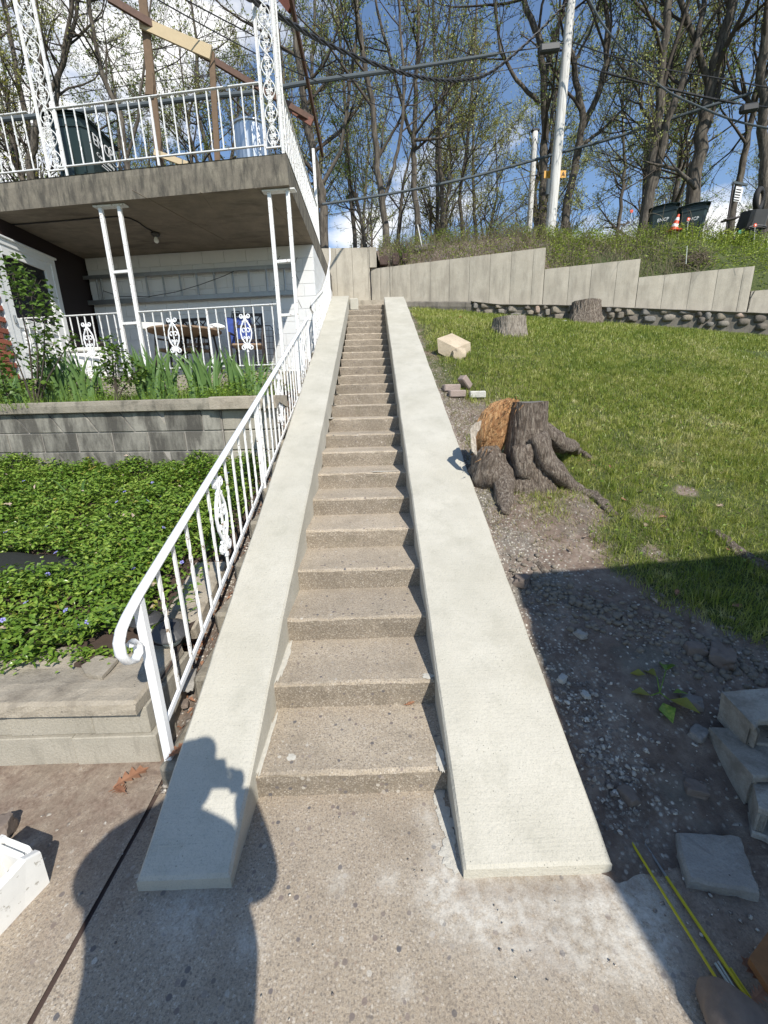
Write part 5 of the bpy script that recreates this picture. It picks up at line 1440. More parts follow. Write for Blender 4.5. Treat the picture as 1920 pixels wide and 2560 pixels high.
TN = table(lambda x, y: fbm(x, y, 1.4, 4), .85, 12.2, 1.2, 11.8, .1)
def lawn_pts(n, x0, x1, y0, y1, keep_pow=1.0, thr=.25):
    X, Y = rng.uniform(x0, x1, n), rng.uniform(y0, y1, n)
    k = (rng.uniform(0, 1, n) < np.clip(tlook(TT, X, Y) + .35 * tlook(TN, X, Y), 0, 1) ** keep_pow) & (Y < 11.2 - .33 * X - .02) & (tlook(TT, X, Y) > thr)
    X, Y = X[k], Y[k]; return X, Y, np.stack([X, Y, tlook(TG, X, Y) - .004], 1)
parts = []
X, Y, P = lawn_pts(62000, .98, 4.0, 1.7, 4.2); k = 1 + .5 * tlook(TN, X, Y)
parts.append(blades(P, rng.uniform(.03, .075, len(P)) * k, rng.uniform(.003, .006, len(P)), .9))
X, Y, P = lawn_pts(80000, .98, 6.5, 4.2, 7.5); k = 1 + .5 * tlook(TN, X, Y)
parts.append(blades(P, rng.uniform(.035, .085, len(P)) * k, rng.uniform(.006, .010, len(P)), .8))
X, Y, P = lawn_pts(110000, 1.0, 12, 7.5, 11.3); 
parts.append(blades(P, rng.uniform(.04, .10, len(P)), rng.uniform(.009, .015, len(P)), .7))
X, Y, P = lawn_pts(26000, 4.0, 12, 1.7, 7.5)
parts.append(blades(P, rng.uniform(.04, .09, len(P)), rng.uniform(.008, .013, len(P)), .7))
V, T = joinVT(parts); np_mesh('grass', V, T, M_GRASS)
# straw and thin dry tufts on the worn side beside the slab
X, Y = rng.uniform(.97, 3.4, 60000), rng.uniform(2.2, 9.5, 60000)
k = rng.uniform(0, 1, 60000) < np.clip(.75 - .38 * (X - 1.3) + .7 * tlook(TN, X, Y), 0, 1) * np.clip((Y - [0] - np.interp(X, GRX, GRY)) * 3, 0, 1)
P = np.stack([X, Y, tlook(TG, X, Y)], 1)[k]
V, T = blades(P, rng.uniform(.015, .05, len(P)), rng.uniform(.003, .007, len(P)), 1.6); np_mesh('dry_grass', V, T, M_DRYGRASS)
X, Y, P = lawn_pts(26000, 1.2, 6, 1.9, 8.5); kk_ = rng.uniform(0, 1, len(P)) < np.clip(.35 + 1.6 * tlook(TN, X + .9, Y), 0, 1); P = P[kk_]; P[:, 2] += .01
V, T = blades(P, rng.uniform(.02, .06, len(P)), rng.uniform(.003, .007, len(P)), 1.5); np_mesh('dry_grass', V, T, M_DRYGRASS)
X, Y, P = lawn_pts(500, 1.2, 5, 1.9, 6.5)
Q = np.repeat(P, 16, 0); Q[:, :2] += rng.normal(0, .018, (len(Q), 2)); V, T = blades(Q, rng.uniform(.07, .14, len(Q)), rng.uniform(.004, .007, len(Q)), .8); np_mesh('grass_tufts', V, T, M_GRASS)
# broad-leaved weeds and clover dotted in the lawn
X, Y, P = lawn_pts(9000, 1.1, 8, 2.4, 10.5); P[:, 2] += rng.uniform(.01, .06, len(P))
V, T = leaves(P, rng.uniform(.015, .04, len(P)), rng.uniform(.01, .022, len(P)), .4); np_mesh('clover', V, T, M_WEED)

# gravel and clods lying on the dirt
def pebbles(name, n, fx, zt, smin, smax, mat_, power=2.2):
    V0 = np.array([(1, 0, 0), (-1, 0, 0), (0, 1, 0), (0, -1, 0), (0, 0, 1), (0, 0, -1)], float)
    F0 = np.array([(0, 2, 4), (2, 1, 4), (1, 3, 4), (3, 0, 4), (2, 0, 5), (1, 2, 5), (3, 1, 5), (0, 3, 5)])
    # jittered cuboctahedron-like pebbles: cube with cut corners
    c = np.array([(x, y, z) for x in (-1, 1) for y in (-1, 1) for z in (-1, 1)], float) * .62
    V0 = np.concatenate([V0, c]); 
    F0 = []
    ax = {0: (1, 0, 0), 1: (-1, 0, 0), 2: (0, 1, 0), 3: (0, -1, 0), 4: (0, 0, 1), 5: (0, 0, -1)}
    cs = {(int(np.sign(q[0])), int(np.sign(q[1])), int(np.sign(q[2]))): 6 + i for i, q in enumerate(c)}
    for i, a in ax.items():
        k = [j for j in range(3) if a[j]][0]; b, d = (k + 1) % 3, (k + 2) % 3; ring = []
        for sb, sd_ in ((1, 1), (-1, 1), (-1, -1), (1, -1)):
            q = [0, 0, 0]; q[k] = a[k]; q[b] = sb; q[d] = sd_; ring.append(cs[tuple(q)])
        if a[k] < 0: ring = ring[::-1]
        for j in range(4): F0.append((i, ring[j], ring[(j + 1) % 4]))
    F0 = np.array(F0)
    X, Y = fx(n); n = len(X); S = smin + (smax - smin) * rng.uniform(0, 1, n) ** power
    Z = tlook(zt, X, Y) if zt else np.full(n, .004)
    A = rng.uniform(0, 2 * PI, n); ca, sa = np.cos(A)[:, None], np.sin(A)[:, None]
    Vb = V0[None] * rng.uniform(.65, 1.3, (n, 14, 1)) * S[:, None, None] * np.stack([np.ones(n), rng.uniform(.6, 1, n), rng.uniform(.4, .8, n)], 1)[:, None, :]
    x = Vb[..., 0] * ca - Vb[..., 1] * sa; y = Vb[..., 0] * sa + Vb[..., 1] * ca
    Vb = np.stack([x + X[:, None], y + Y[:, None], Vb[..., 2] + (Z + S * .15)[:, None]], -1).reshape(-1, 3)
    T = (F0[None] + (np.arange(n) * 14)[:, None, None]).reshape(-1, 3)
    return np_mesh(name, Vb, T, mat_)
M_GRAVEL = None
def gravel_mat():
    t = NT('mixed_gravel'); p = t.pos(); v = t.new('ShaderNodeTexVoronoi'); v.inputs['Scale'].default_value = 55; t.l.new(p, v.inputs['Vector'])
    s = t.new('ShaderNodeSeparateColor'); t.l.new(v.outputs['Color'], s.inputs[0])
    t.col(t.ramp(s.outputs[0], [(0, (.12, .10, .09)), (.4, (.24, .21, .18)), (.75, (.38, .35, .30)), (1, (.62, .59, .52))])); t.rough(.92); t.bump(t.noise(p, 150, 4, .6), .5, .003); return t.m
M_GRAVEL = gravel_mat()
def near_slab(n):
    X = .93 + np.abs(rng.normal(0, .18, n)); Y = rng.uniform(1.15, 6.5, n) ** 1.0; return X, Y
def dirt_area(n):
    X = rng.uniform(.96, 3.6, n); Y = rng.uniform(1.2, 2.6, n); k = Y < np.interp(X, GRX, GRY) + rng.normal(0, .08, n); return X[k], Y[k]
def rubble_patch(n):
    X = rng.normal(1.13, .10, n); Y = rng.normal(1.50, .16, n); return X, Y
def strip_area(n):
    X = rng.uniform(-1.0, -.74, n); Y = rng.uniform(1.45, 7, n); return X, Y
def left_floor(n):
    X = rng.uniform(-2.2, -.86, n); Y = 1.0 + .62 * rng.uniform(0, 1, n) ** .6; return X, Y
pebbles('gravel', 2400, near_slab, TG, .002, .011, M_GRAVEL, 4)
pebbles('gravel', 1700, dirt_area, TG, .002, .012, M_GRAVEL, 3.5)
pebbles('rubble', 260, rubble_patch, TG, .004, .017, M_GRAVEL, 1.8)
M_CLOD = simple('grey_clay_clod', (.19, .165, .13), .98, var=.35, vs=30, bump=.8)
def clod_area(n):
    X = rng.uniform(1.0, 2.6, n); Y = rng.uniform(1.6, 2.6, n); b = 2.46 - .62 * (X - 1.05); k = np.abs(Y - b + .08) < np.abs(rng.normal(0, .13, n)); return X[k], Y[k]
pebbles('clods', 5200, clod_area, TG, .005, .026, M_CLOD, 1.6)
TS = table(strip_z, -1.1, -.5, 1.3, 7.4, .04)
pebbles('gravel', 1500, strip_area, TS, .003, .02, M_GRAVEL)
pebbles('grit', 900, left_floor, None, .002, .012, M_GRAVEL, 3)
def land_area(n):
    X = rng.uniform(-.85, 1.6, n); Y = rng.uniform(.6, 1.42, n); return X, Y
pebbles('grit', 260, land_area, None, .001, .005, M_GRAVEL, 3)
def right_floor(n):
    X = rng.uniform(1.0, 2.1, n); Y = rng.uniform(.6, 1.25, n); return X, Y
pebbles('grit', 420, right_floor, None, .0015, .010, M_GRAVEL, 3)
# dead leaf litter in the strip
X, Y = strip_area(700); P = np.stack([X, Y, tlook(TS, X, Y) + .01], 1)
V, T = leaves(P, rng.uniform(.02, .05, len(P)), rng.uniform(.01, .025, len(P)), .5); np_mesh('leaf_litter', V, T, M_DEADLEAF)
X, Y = rng.uniform(-1.06, -.95, 260), rng.uniform(1.62, 2.3, 260); P = np.stack([X, Y, tlook(TS, X, Y) + .02], 1)
V, T = leaves(P, rng.uniform(.02, .05, len(P)), rng.uniform(.008, .016, len(P)), .4); np_mesh('leaf_litter', V, T, M_DEADLEAF)

# ---------------------------------------------------------------- ground cover (periwinkle)
TL = table(gl, -4.7, -.85, 1.7, 4.9, .06)
tarp_c = hs(60, 1440, gl)
def in_bed(X, Y): return (Y < 4.2 - .14 * (X + .9) - .02) & (Y > 1.93 + .04 * np.sin(X * 9) - .10 * (X < -1.6))
def vinca(n, h0, h1):
    X, Y = rng.uniform(-4.4, -.93, n), rng.uniform(1.74, 4.7, n)
    k = in_bed(X, Y) & ~(((X - tarp_c.x) / .42) ** 2 + ((Y - tarp_c.y) / .20) ** 2 < rng.uniform(.5, 1.1, n)) & ~((X > -1.22) & (Y < 2.75) & (rng.uniform(0, 1, n) < .88)) & ~((X > -1.0) & (rng.uniform(0, 1, n) < .6))
    X, Y = X[k], Y[k]; m = .10 * np.array([fbm(float(x), float(y), 3, 2) for x, y in zip(X, Y)])
    return np.stack([X, Y, tlook(TL, X, Y) + rng.uniform(h0, h1, len(X)) + m], 1)
P = np.concatenate([vinca(12000, .01, .08), vinca(24000, .06, .14)])
# leaves in opposite pairs
A = rng.uniform(0, 2 * PI, len(P)); Q = np.concatenate([P, P + rng.normal(0, .003, P.shape)]); A = np.concatenate([A, A + PI + rng.normal(0, .3, len(P))])
V, T = leaves(Q, np.exp(rng.normal(np.log(.038), .28, len(Q))), np.exp(rng.normal(np.log(.021), .25, len(Q))), .5, .22, az=A)
np_mesh('ground_cover', V, T, M_VINCA)
q_ = rng.integers(0, len(P), 900); V, T = leaves(P[q_] + [0, 0, .012], rng.uniform(.025, .05, 900), rng.uniform(.012, .024, 900), .4); np_mesh('withered_leaves', V, T, M_BUD_YEL)
q_ = rng.integers(0, len(P), 160); V, T = leaves(P[q_] + [0, 0, .012], rng.uniform(.03, .06, 160), rng.uniform(.015, .03, 160), .4); np_mesh('leaf_litter', V, T, M_PALELEAF)
# tendrils spilling over the cap
X = rng.uniform(-2.3, -1.15, 520); Y = 1.93 - np.abs(rng.normal(0, .055, 520)) * (1 + (X < -1.7) * 1.2); P = np.stack([X, Y, .405 + rng.uniform(.0, .03, 520)], 1)
V, T = leaves(P, rng.uniform(.022, .038, 520), rng.uniform(.013, .02, 520), .7, .2); np_mesh('ground_cover', V, T, M_VINCA)
mb = MB(); rows = []
for j in range(9):
    rows.append([(tarp_c.x + (i / 16 - .5) * .95, tarp_c.y + (j / 8 - .5) * .42, gl(tarp_c.x + (i / 16 - .5) * .95, tarp_c.y + (j / 8 - .5) * .42) + .05 + .012 * mn.noise(Vector((i * .5, j * .5, 2))) - .05 * (abs(i / 8 - 1) ** 4 + abs(j / 4 - 1) ** 4) * .5) for i in range(17)])
mb.grid(rows); obj('landscape_fabric', mb, simple('black_fabric', (.012, .014, .012), .9, var=.5, vs=60, bump=.5), label='black landscape fabric showing through the ground cover at the left edge', cat='fabric', smooth=True)
# flowers
mb = MB()
for k in range(5):
    a = k * 2 * PI / 5; u = Vector((math.cos(a), math.sin(a), 0)); v = Vector((-u.y, u.x, 0))
    mb.add([u * .002, u * .011 + v * .007 + Vector((0, 0, .002)), u * .015 + v * .001, u * .011 - v * .006 + Vector((0, 0, .002))], [(0, 3, 2, 1)])
me_f = mb.mesh('flower'); me_f.materials.append(M_FLOWER)
fl_px = [(305, 1225), (300, 1228), (312, 1232), (292, 1258), (382, 1210), (435, 1175), (127, 1250), (27, 1270), (115, 1320), (66, 1510), (8, 1555), (195, 1570), (267, 1557), (325, 1453), (335, 1425), (570, 1185), (455, 1410), (410, 1323), (275, 1295), (82, 1236), (20, 1245), (60, 1205), (165, 1530), (220, 1560), (400, 1243), (350, 1180), (30, 1330), (15, 1333), (140, 1385), (120, 1440), (370, 1255), (455, 1160)]
for k, (x, y) in enumerate(fl_px):
    p = hs(x, y, lambda a, b: gl(a, b) + .125)
    o = bpy.data.objects.new('periwinkle_flower', me_f); COL.objects.link(o); o.location = p + Vector((0, 0, .012)); o.rotation_euler = (-.5 + .3 * math.sin(k), .3 * math.cos(k * 2), k); s = 1.05; o.scale = (s, s, s)
    props(o, 'small violet-blue periwinkle flower in the green ground cover', 'flower', 'periwinkle flowers')
# small upright sprouts and strap leaves in the bed
def strap(pts, w, mb=None):
    """strap leaf with a fold along its middle"""
    mb = mb or MB(); n = len(pts); P_ = [Vector(p) for p in pts]; rows = []
    for i, p in enumerate(P_):
        t = (P_[min(i + 1, n - 1)] - P_[max(i - 1, 0)]).normalized(); s = t.cross(Vector((0, 1, .15))).normalized(); k = w * (1 - (i / (n - 1)) ** 2.2) * (.75 + .5 * math.sin(min(1, i / (n - 1) * 1.6) * PI / 2)) + .0006
        nn = t.cross(s); rows.append([tuple(p - s * k / 2), tuple(p + nn * k * .12), tuple(p + s * k / 2)])
    return mb.grid(rows)
for x0, y0, x1, y1, w, lb in ((175, 1242, 120, 1192, .02, 'strap leaf leaning left out of the ground cover'), (205, 1240, 214, 1195, .028, 'broad upright strap leaf in the ground cover')):
    a = hs(x0, y0, lambda p, q: gl(p, q) + .06); b = hy(x1, y1, a.y - .02); m = (a + b) / 2 + Vector((0, 0, .03)); obj('strap_leaf', strap([a - Vector((0, 0, .05)), a, m, b], w), M_IRIS, label=lb, cat='leaf')
for (px, py, lb) in ((224, 1160, 'young yellow-green sapling sprout in front of the block wall'), (307, 1178, 'small withered brown sprout right of the sapling sprout')):
    q = hy(px, py, 4.25); mb = MB(); mb.tube([q + Vector((.02, 0, -.22)), q + Vector((.01, 0, -.1)), q], .003, 4)
    for k in range(7): mb.add(*(lambda vt: (vt[0], [tuple(t) for t in vt[1]]))(leaves(np.array([[q.x, q.y, q.z - .02 * k]]), [.07], [.035], .2, .2, az=np.array([k * 2.4]))))
    obj('sapling', mb, M_BUD_YEL, label=lb, cat='sprout')

# ---------------------------------------------------------------- porch garden
ub = upper_bed
TU = table(ub, -7.5, -.9, 4.1, 6.9, .08)
n = 40000; X, Y = rng.uniform(-6.6, -1.0, n), rng.uniform(4.25, 6.2, n); k = (Y > 4.2 - .14 * (X + .9) + .28) & (rng.uniform(0, 1, n) < .5 + .8 * np.array([fbm(float(x), float(y), 2, 2) for x, y in zip(X, Y)]))
X, Y = X[k], Y[k]; hgt = .03 + .36 * rng.uniform(0, 1, len(X)) * np.clip(.55 + np.array([fbm(float(x), float(y), 1.3, 2) for x, y in zip(X, Y)]), .15, 1.2)
P = np.stack([X, Y, tlook(TU, X, Y) + hgt], 1)
V, T = leaves(P, rng.uniform(.02, .045, len(P)), rng.uniform(.012, .026, len(P)), .45, .2); np_mesh('ground_weeds', V, T, M_WEED)
n = 5000; X, Y = rng.uniform(-4.6, -1.2, n), rng.uniform(4.5, 5.8, n); P = np.stack([X, Y, tlook(TU, X, Y)], 1)
V, T = blades(P, rng.uniform(.06, .22, n), rng.uniform(.003, .006, n), .6); np_mesh('long_grass', V, T, M_WEED)
iris_me = []
for s in range(6):
    random.seed(40 + s); bend = (.1, .25, .45, .7, 1.0, 1.3)[s]; L_ = .56
    pts = []; th = 0
    x = z = 0
    L_ = .66
    for i in range(9):
        pts.append((x, 0, z)); th = bend * (i / 8) ** 1.7; x += math.sin(th) * L_ / 8; z += math.cos(th) * L_ / 8
    m = strap(pts, .044).mesh('leaf'); m.materials.append(M_IRIS); iris_me.append(m)
def iris(px, py, n, lab, lean=0.0, sc=1.0, Y=None):
    p = hy(px, py, Y or 4.95); p.z = ub(p.x, p.y)
    r = root('iris_plant', p, lab, 'iris', 'iris plants in the porch garden'); random.seed(int(px * 7 + py))
    for k in range(int(n * 1.7)):
        off = Vector((random.uniform(-.13, .13), random.uniform(-.08, .08), -.02)); rz = random.choice((0, PI)) + random.uniform(-.7, .7)
        if random.random() < abs(lean): rz = (PI if lean < 0 else 0) + random.uniform(-.5, .5)
        s = sc * random.uniform(.75, 1.15)
        inst('leaf', random.choice(iris_me[:5] if k % 4 else iris_me), r, Vector(p) + off, (random.uniform(-.25, .25), 0, rz), (s, s, s * .88))
iris(125, 975, 11, 'iris clump leaning left under the tall leafy sapling', -.7, 1.05)
iris(190, 985, 12, 'iris clump fanned out right of the sapling stem', -.5, 1.1)
iris(232, 975, 8, 'small iris clump left of the round shrub', -.2, .9)
iris(372, 968, 12, 'dense iris clump just right of the round shrub', -.5, 1.1)
iris(405, 965, 12, 'dark green iris clump below the left scroll ornament', .1, 1.05)
iris(486, 955, 10, 'iris clump between the two scroll ornaments of the railing', .0, 1.0)
iris(520, 950, 10, 'iris clump left of the long leaning leaves', .2, 1.0)
iris(600, 960, 6, 'iris clump with one long leaf leaning left over the red patch', -.8, 1.1)
iris(632, 965, 8, 'pale-based iris clump at the right end of the garden, by the handrail', .3, .9)
iris(40, 985, 7, 'iris clump at the far left of the porch garden', -.3, .9)
def shrub(px0, py0, px1, py1, Y, n, L, lab, cat, name, seed, stems=5, mat_=None, lobes=None):
    a = hy((px0 + px1) / 2, py1, Y); b = hy(px0, py0, Y); c_ = hy(px1, py1, Y); rs = np.random.default_rng(seed)
    r = root(name, (a.x, Y, ub(a.x, Y)), lab, cat); mbs = MB(); Ps = []
    base = Vector((a.x, Y, ub(a.x, Y)))
    for (cx, cy, rx, rz) in lobes:
        c0 = hy(cx, cy, Y); c0.y = Y + rs.uniform(-.1, .1); q = [base + Vector((rs.uniform(-.04, .04), 0, -.02)), base.lerp(c0, .5) + Vector((rs.uniform(-.05, .05), rs.uniform(-.03, .03), 0)), c0 + Vector((0, 0, rz * .003 * 0))]
        mbs.tube(q, [.011, .008, .004], 5)
        m = int(n * rx * rz / sum(l[2] * l[3] for l in lobes)); d = rs.normal(0, 1, (m, 3)); d /= np.linalg.norm(d, axis=1)[:, None]; rad = rs.uniform(.2, 1, m) ** .6
        k = Y / F_PX * 1.02; Ps.append(np.array(c0)[None] + d * rad[:, None] * np.array([rx * k, .5 * (rx + rz) * k * .6, rz * k]))
        for j in range(5): e = Vector(Ps[-1][j * 3 % m]); mbs.tube([c0, e], [.004, .002], 4)
    obj('stem', mbs, M_TWIG, r); P = np.concatenate(Ps)
    V, T = leaves(P, rs.uniform(L * .7, L * 1.2, len(P)), rs.uniform(L * .5, L * .8, len(P)), .35, .15)
    np_mesh('foliage', V, T, mat_ or M_SHRUB, kind=None, parent=r, loc=tuple(r.location))
shrub(10, 650, 165, 1000, 4.75, 620, .062, 'tall leafy sapling with a thin leaning stem at the left of the porch garden', 'sapling', 'leafy_sapling', 3,
      lobes=[(50, 690, 50, 42), (95, 745, 55, 40), (130, 800, 34, 40), (125, 860, 30, 42), (88, 905, 50, 26), (30, 870, 26, 26), (180, 855, 24, 22), (105, 960, 36, 26)])
shrub(235, 840, 330, 965, 4.7, 420, .055, 'round dark green shrub before the twin post, right of the sapling', 'shrub', 'round_shrub', 5,
      lobes=[(270, 860, 30, 24), (290, 900, 42, 34), (262, 925, 26, 26), (330, 930, 30, 28), (300, 950, 44, 20)])
shrub(0, 900, 40, 1000, 4.6, 160, .06, 'dark leafy shrub cut by the left edge of the photo', 'shrub', 'edge_shrub', 8, lobes=[(8, 925, 30, 40), (20, 985, 40, 22)])
# ================================================================ TREES
def tubes_np(polys, n):
    """polys: list of (pts (m,3), radii (m,)); returns verts and quads"""
    Vs, Fs, o = [], [], 0; by = {}
    for p, r in polys: by.setdefault(len(p), []).append((p, r))
    ca = np.cos(2 * PI * np.arange(n) / n); sa = np.sin(2 * PI * np.arange(n) / n)
    for m, L in by.items():
        P = np.array([q[0] for q in L]); R = np.array([q[1] for q in L]); K = len(L)
        T = np.gradient(P, axis=1); T /= np.linalg.norm(T, axis=2, keepdims=True) + 1e-9
        ref = np.where(np.abs(T.mean(1)[:, 2:3]) > .8, np.array([[1.0, 0, 0]]), np.array([[0, 0, 1.0]]))[:, None, :]
        X = np.cross(T, np.broadcast_to(ref, T.shape)); X /= np.linalg.norm(X, axis=2, keepdims=True) + 1e-9; Y = np.cross(T, X)
        V = P[:, :, None, :] + (X[:, :, None, :] * ca[None, None, :, None] + Y[:, :, None, :] * sa[None, None, :, None]) * R[:, :, None, None]
        base = o + (np.arange(K) * m * n)[:, None, None]; i = (np.arange(m - 1) * n)[None, :, None]; k = np.arange(n)[None, None, :]; k2 = (k + 1) % n
        F = np.stack([base + i + k, base + i + k2, base + i + n + k2, base + i + n + k], -1).reshape(-1, 4)
        Vs.append(V.reshape(-1, 3)); Fs.append(F); o += K * m * n
    return np.concatenate(Vs), np.concatenate(Fs)
def grow(rs, p, d, L, r, m, wig, trop, taper=.35):
    pts = [p]; rr = [r]; d = d / np.linalg.norm(d)
    for i in range(m - 1):
        d = d + rs.normal(0, wig, 3) + np.array([0, 0, trop]); d /= np.linalg.norm(d)
        pts.append(pts[-1] + d * L / (m - 1)); rr.append(r * (1 - (1 - taper) * (i + 1) / (m - 1)))
    return np.array(pts), np.array(rr), d
def branch_dir(rs, t, ang):
    a = rs.uniform(0, 2 * PI); u = np.cross(t, [0, 0, 1.0]) if abs(t[2]) < .95 else np.array([1.0, 0, 0]); u /= np.linalg.norm(u); v = np.cross(t, u)
    return t * math.cos(ang) + (u * math.cos(a) + v * math.sin(a)) * math.sin(ang)
def tree_mesh(trunks, seed, leafn=6, leaf=.07, dens=1.0, lim=26, spread=.75, first=.25, twig=1.0, leafz=(.0, 1.0), bn=3.0):
    """trunks: list of (points, radii). returns trunk mesh and crown mesh data"""
    rs = np.random.default_rng(seed); big, l1, l2, l3 = [], [], [], []
    for P, R in trunks:
        P = np.array(P, float); R = np.array(R, float)
        # smooth the trunk with some wander
        t = np.linspace(0, len(P) - 1, (len(P) - 1) * 4 + 1); Q = np.stack([np.interp(t, range(len(P)), P[:, k]) for k in range(3)], 1); RR = np.interp(t, range(len(P)), R)
        Q[1:-1] += rs.normal(0, .25, (len(Q) - 2, 3)) * RR[1:-1, None] * [1, 1, 0]
        big.append((Q, RR)); n1 = int(lim * dens)
        for i in range(n1):
            s = first + (1 - first) * (i + rs.uniform()) / n1; j = min(len(Q) - 2, int(s * (len(Q) - 1))); f = s * (len(Q) - 1) - j
            p = Q[j] * (1 - f) + Q[j + 1] * f; tt = Q[j + 1] - Q[j]; tt /= np.linalg.norm(tt); r0 = RR[j]
            L = bn * rs.uniform(.55, 1.2) * (1.15 - .35 * s); r = min(r0 * .5, .045 * L / 2 + .008)
            a, b, e = grow(rs, p, branch_dir(rs, tt, rs.uniform(.5, 1.15) * spread / .75), L, r, 7, .16, .10, .25); l1.append((a, b))
            for q in range(int(rs.integers(6, 9) * twig)):
                s2 = rs.uniform(.2, 1); j2 = min(5, int(s2 * 6)); p2 = a[j2] + (a[j2 + 1] - a[j2]) * (s2 * 6 - j2); t2 = a[j2 + 1] - a[j2]; t2 /= np.linalg.norm(t2)
                L2 = L * rs.uniform(.25, .5); a2, b2, e2 = grow(rs, p2, branch_dir(rs, t2, rs.uniform(.4, .9)), L2, max(.006, b[j2] * .5), 5, .2, .08, .4); l2.append((a2, b2))
                for w in range(int(rs.integers(4, 7) * twig)):
                    s3 = rs.uniform(.15, 1); j3 = min(3, int(s3 * 4)); p3 = a2[j3] + (a2[j3 + 1] - a2[j3]) * (s3 * 4 - j3); t3 = a2[j3 + 1] - a2[j3]; t3 /= np.linalg.norm(t3)
                    a3, b3, e3 = grow(rs, p3, branch_dir(rs, t3, rs.uniform(.35, .9)), L2 * rs.uniform(.3, .65), .0065, 4, .22, .12, .5); l3.append((a3, b3))
    V1, F1 = tubes_np(big, 9)
    parts = [tubes_np(l1, 5), tubes_np(l2, 4), tubes_np(l3, 3)]
    o = 0; Vs, Fs = [], []
    for V, F in parts: Vs.append(V); Fs.append(F + o); o += len(V)
    nw = sum(len(f) for f in Fs); tips = []
    for a3, b3 in l3:
        if rs.uniform() < .85: tips += [a3[-1], a3[-2], a3[1]][:max(1, leafn // 3 + 1)]
    tips = np.array(tips); m = max(1, leafn // 2); Pn = np.repeat(tips, m, 0) + rs.normal(0, .045, (len(tips) * m, 3))
    n = len(Pn); d = rs.normal(0, 1, (n, 3)); d /= np.linalg.norm(d, axis=1)[:, None]; e = np.cross(d, rs.normal(0, 1, (n, 3))); e /= np.linalg.norm(e, axis=1)[:, None]; S = (leaf * rs.uniform(.5, 1.3, n))[:, None]
    LV = np.stack([Pn - d * S * .5, Pn + e * S * .3, Pn + d * S * .5, Pn - e * S * .3], 1).reshape(-1, 3); LF = (np.arange(n) * 4)[:, None] + [0, 1, 2, 3]
    Vs.append(LV); Fs.append(LF + o)
    V2, F2 = np.concatenate(Vs), np.concatenate(Fs); mi = np.zeros(len(F2), int); mi[nw:] = 1
    return (V1, F1), (V2, F2, mi)
def build_tree(name, base, data, label, group, leafmat_):
    (V1, F1), (V2, F2, mi) = data; r = root(name, base, label, 'tree', group)
    np_mesh('trunk', V1, F1, M_BARK, kind=None, parent=r, smooth=True, loc=base)
    np_mesh('crown', V2, F2, [M_TWIG, leafmat_], kind=None, parent=r, mi=mi, loc=base)
    return r
def bz(x, y): return bank_z(max(x, -1.2), y)
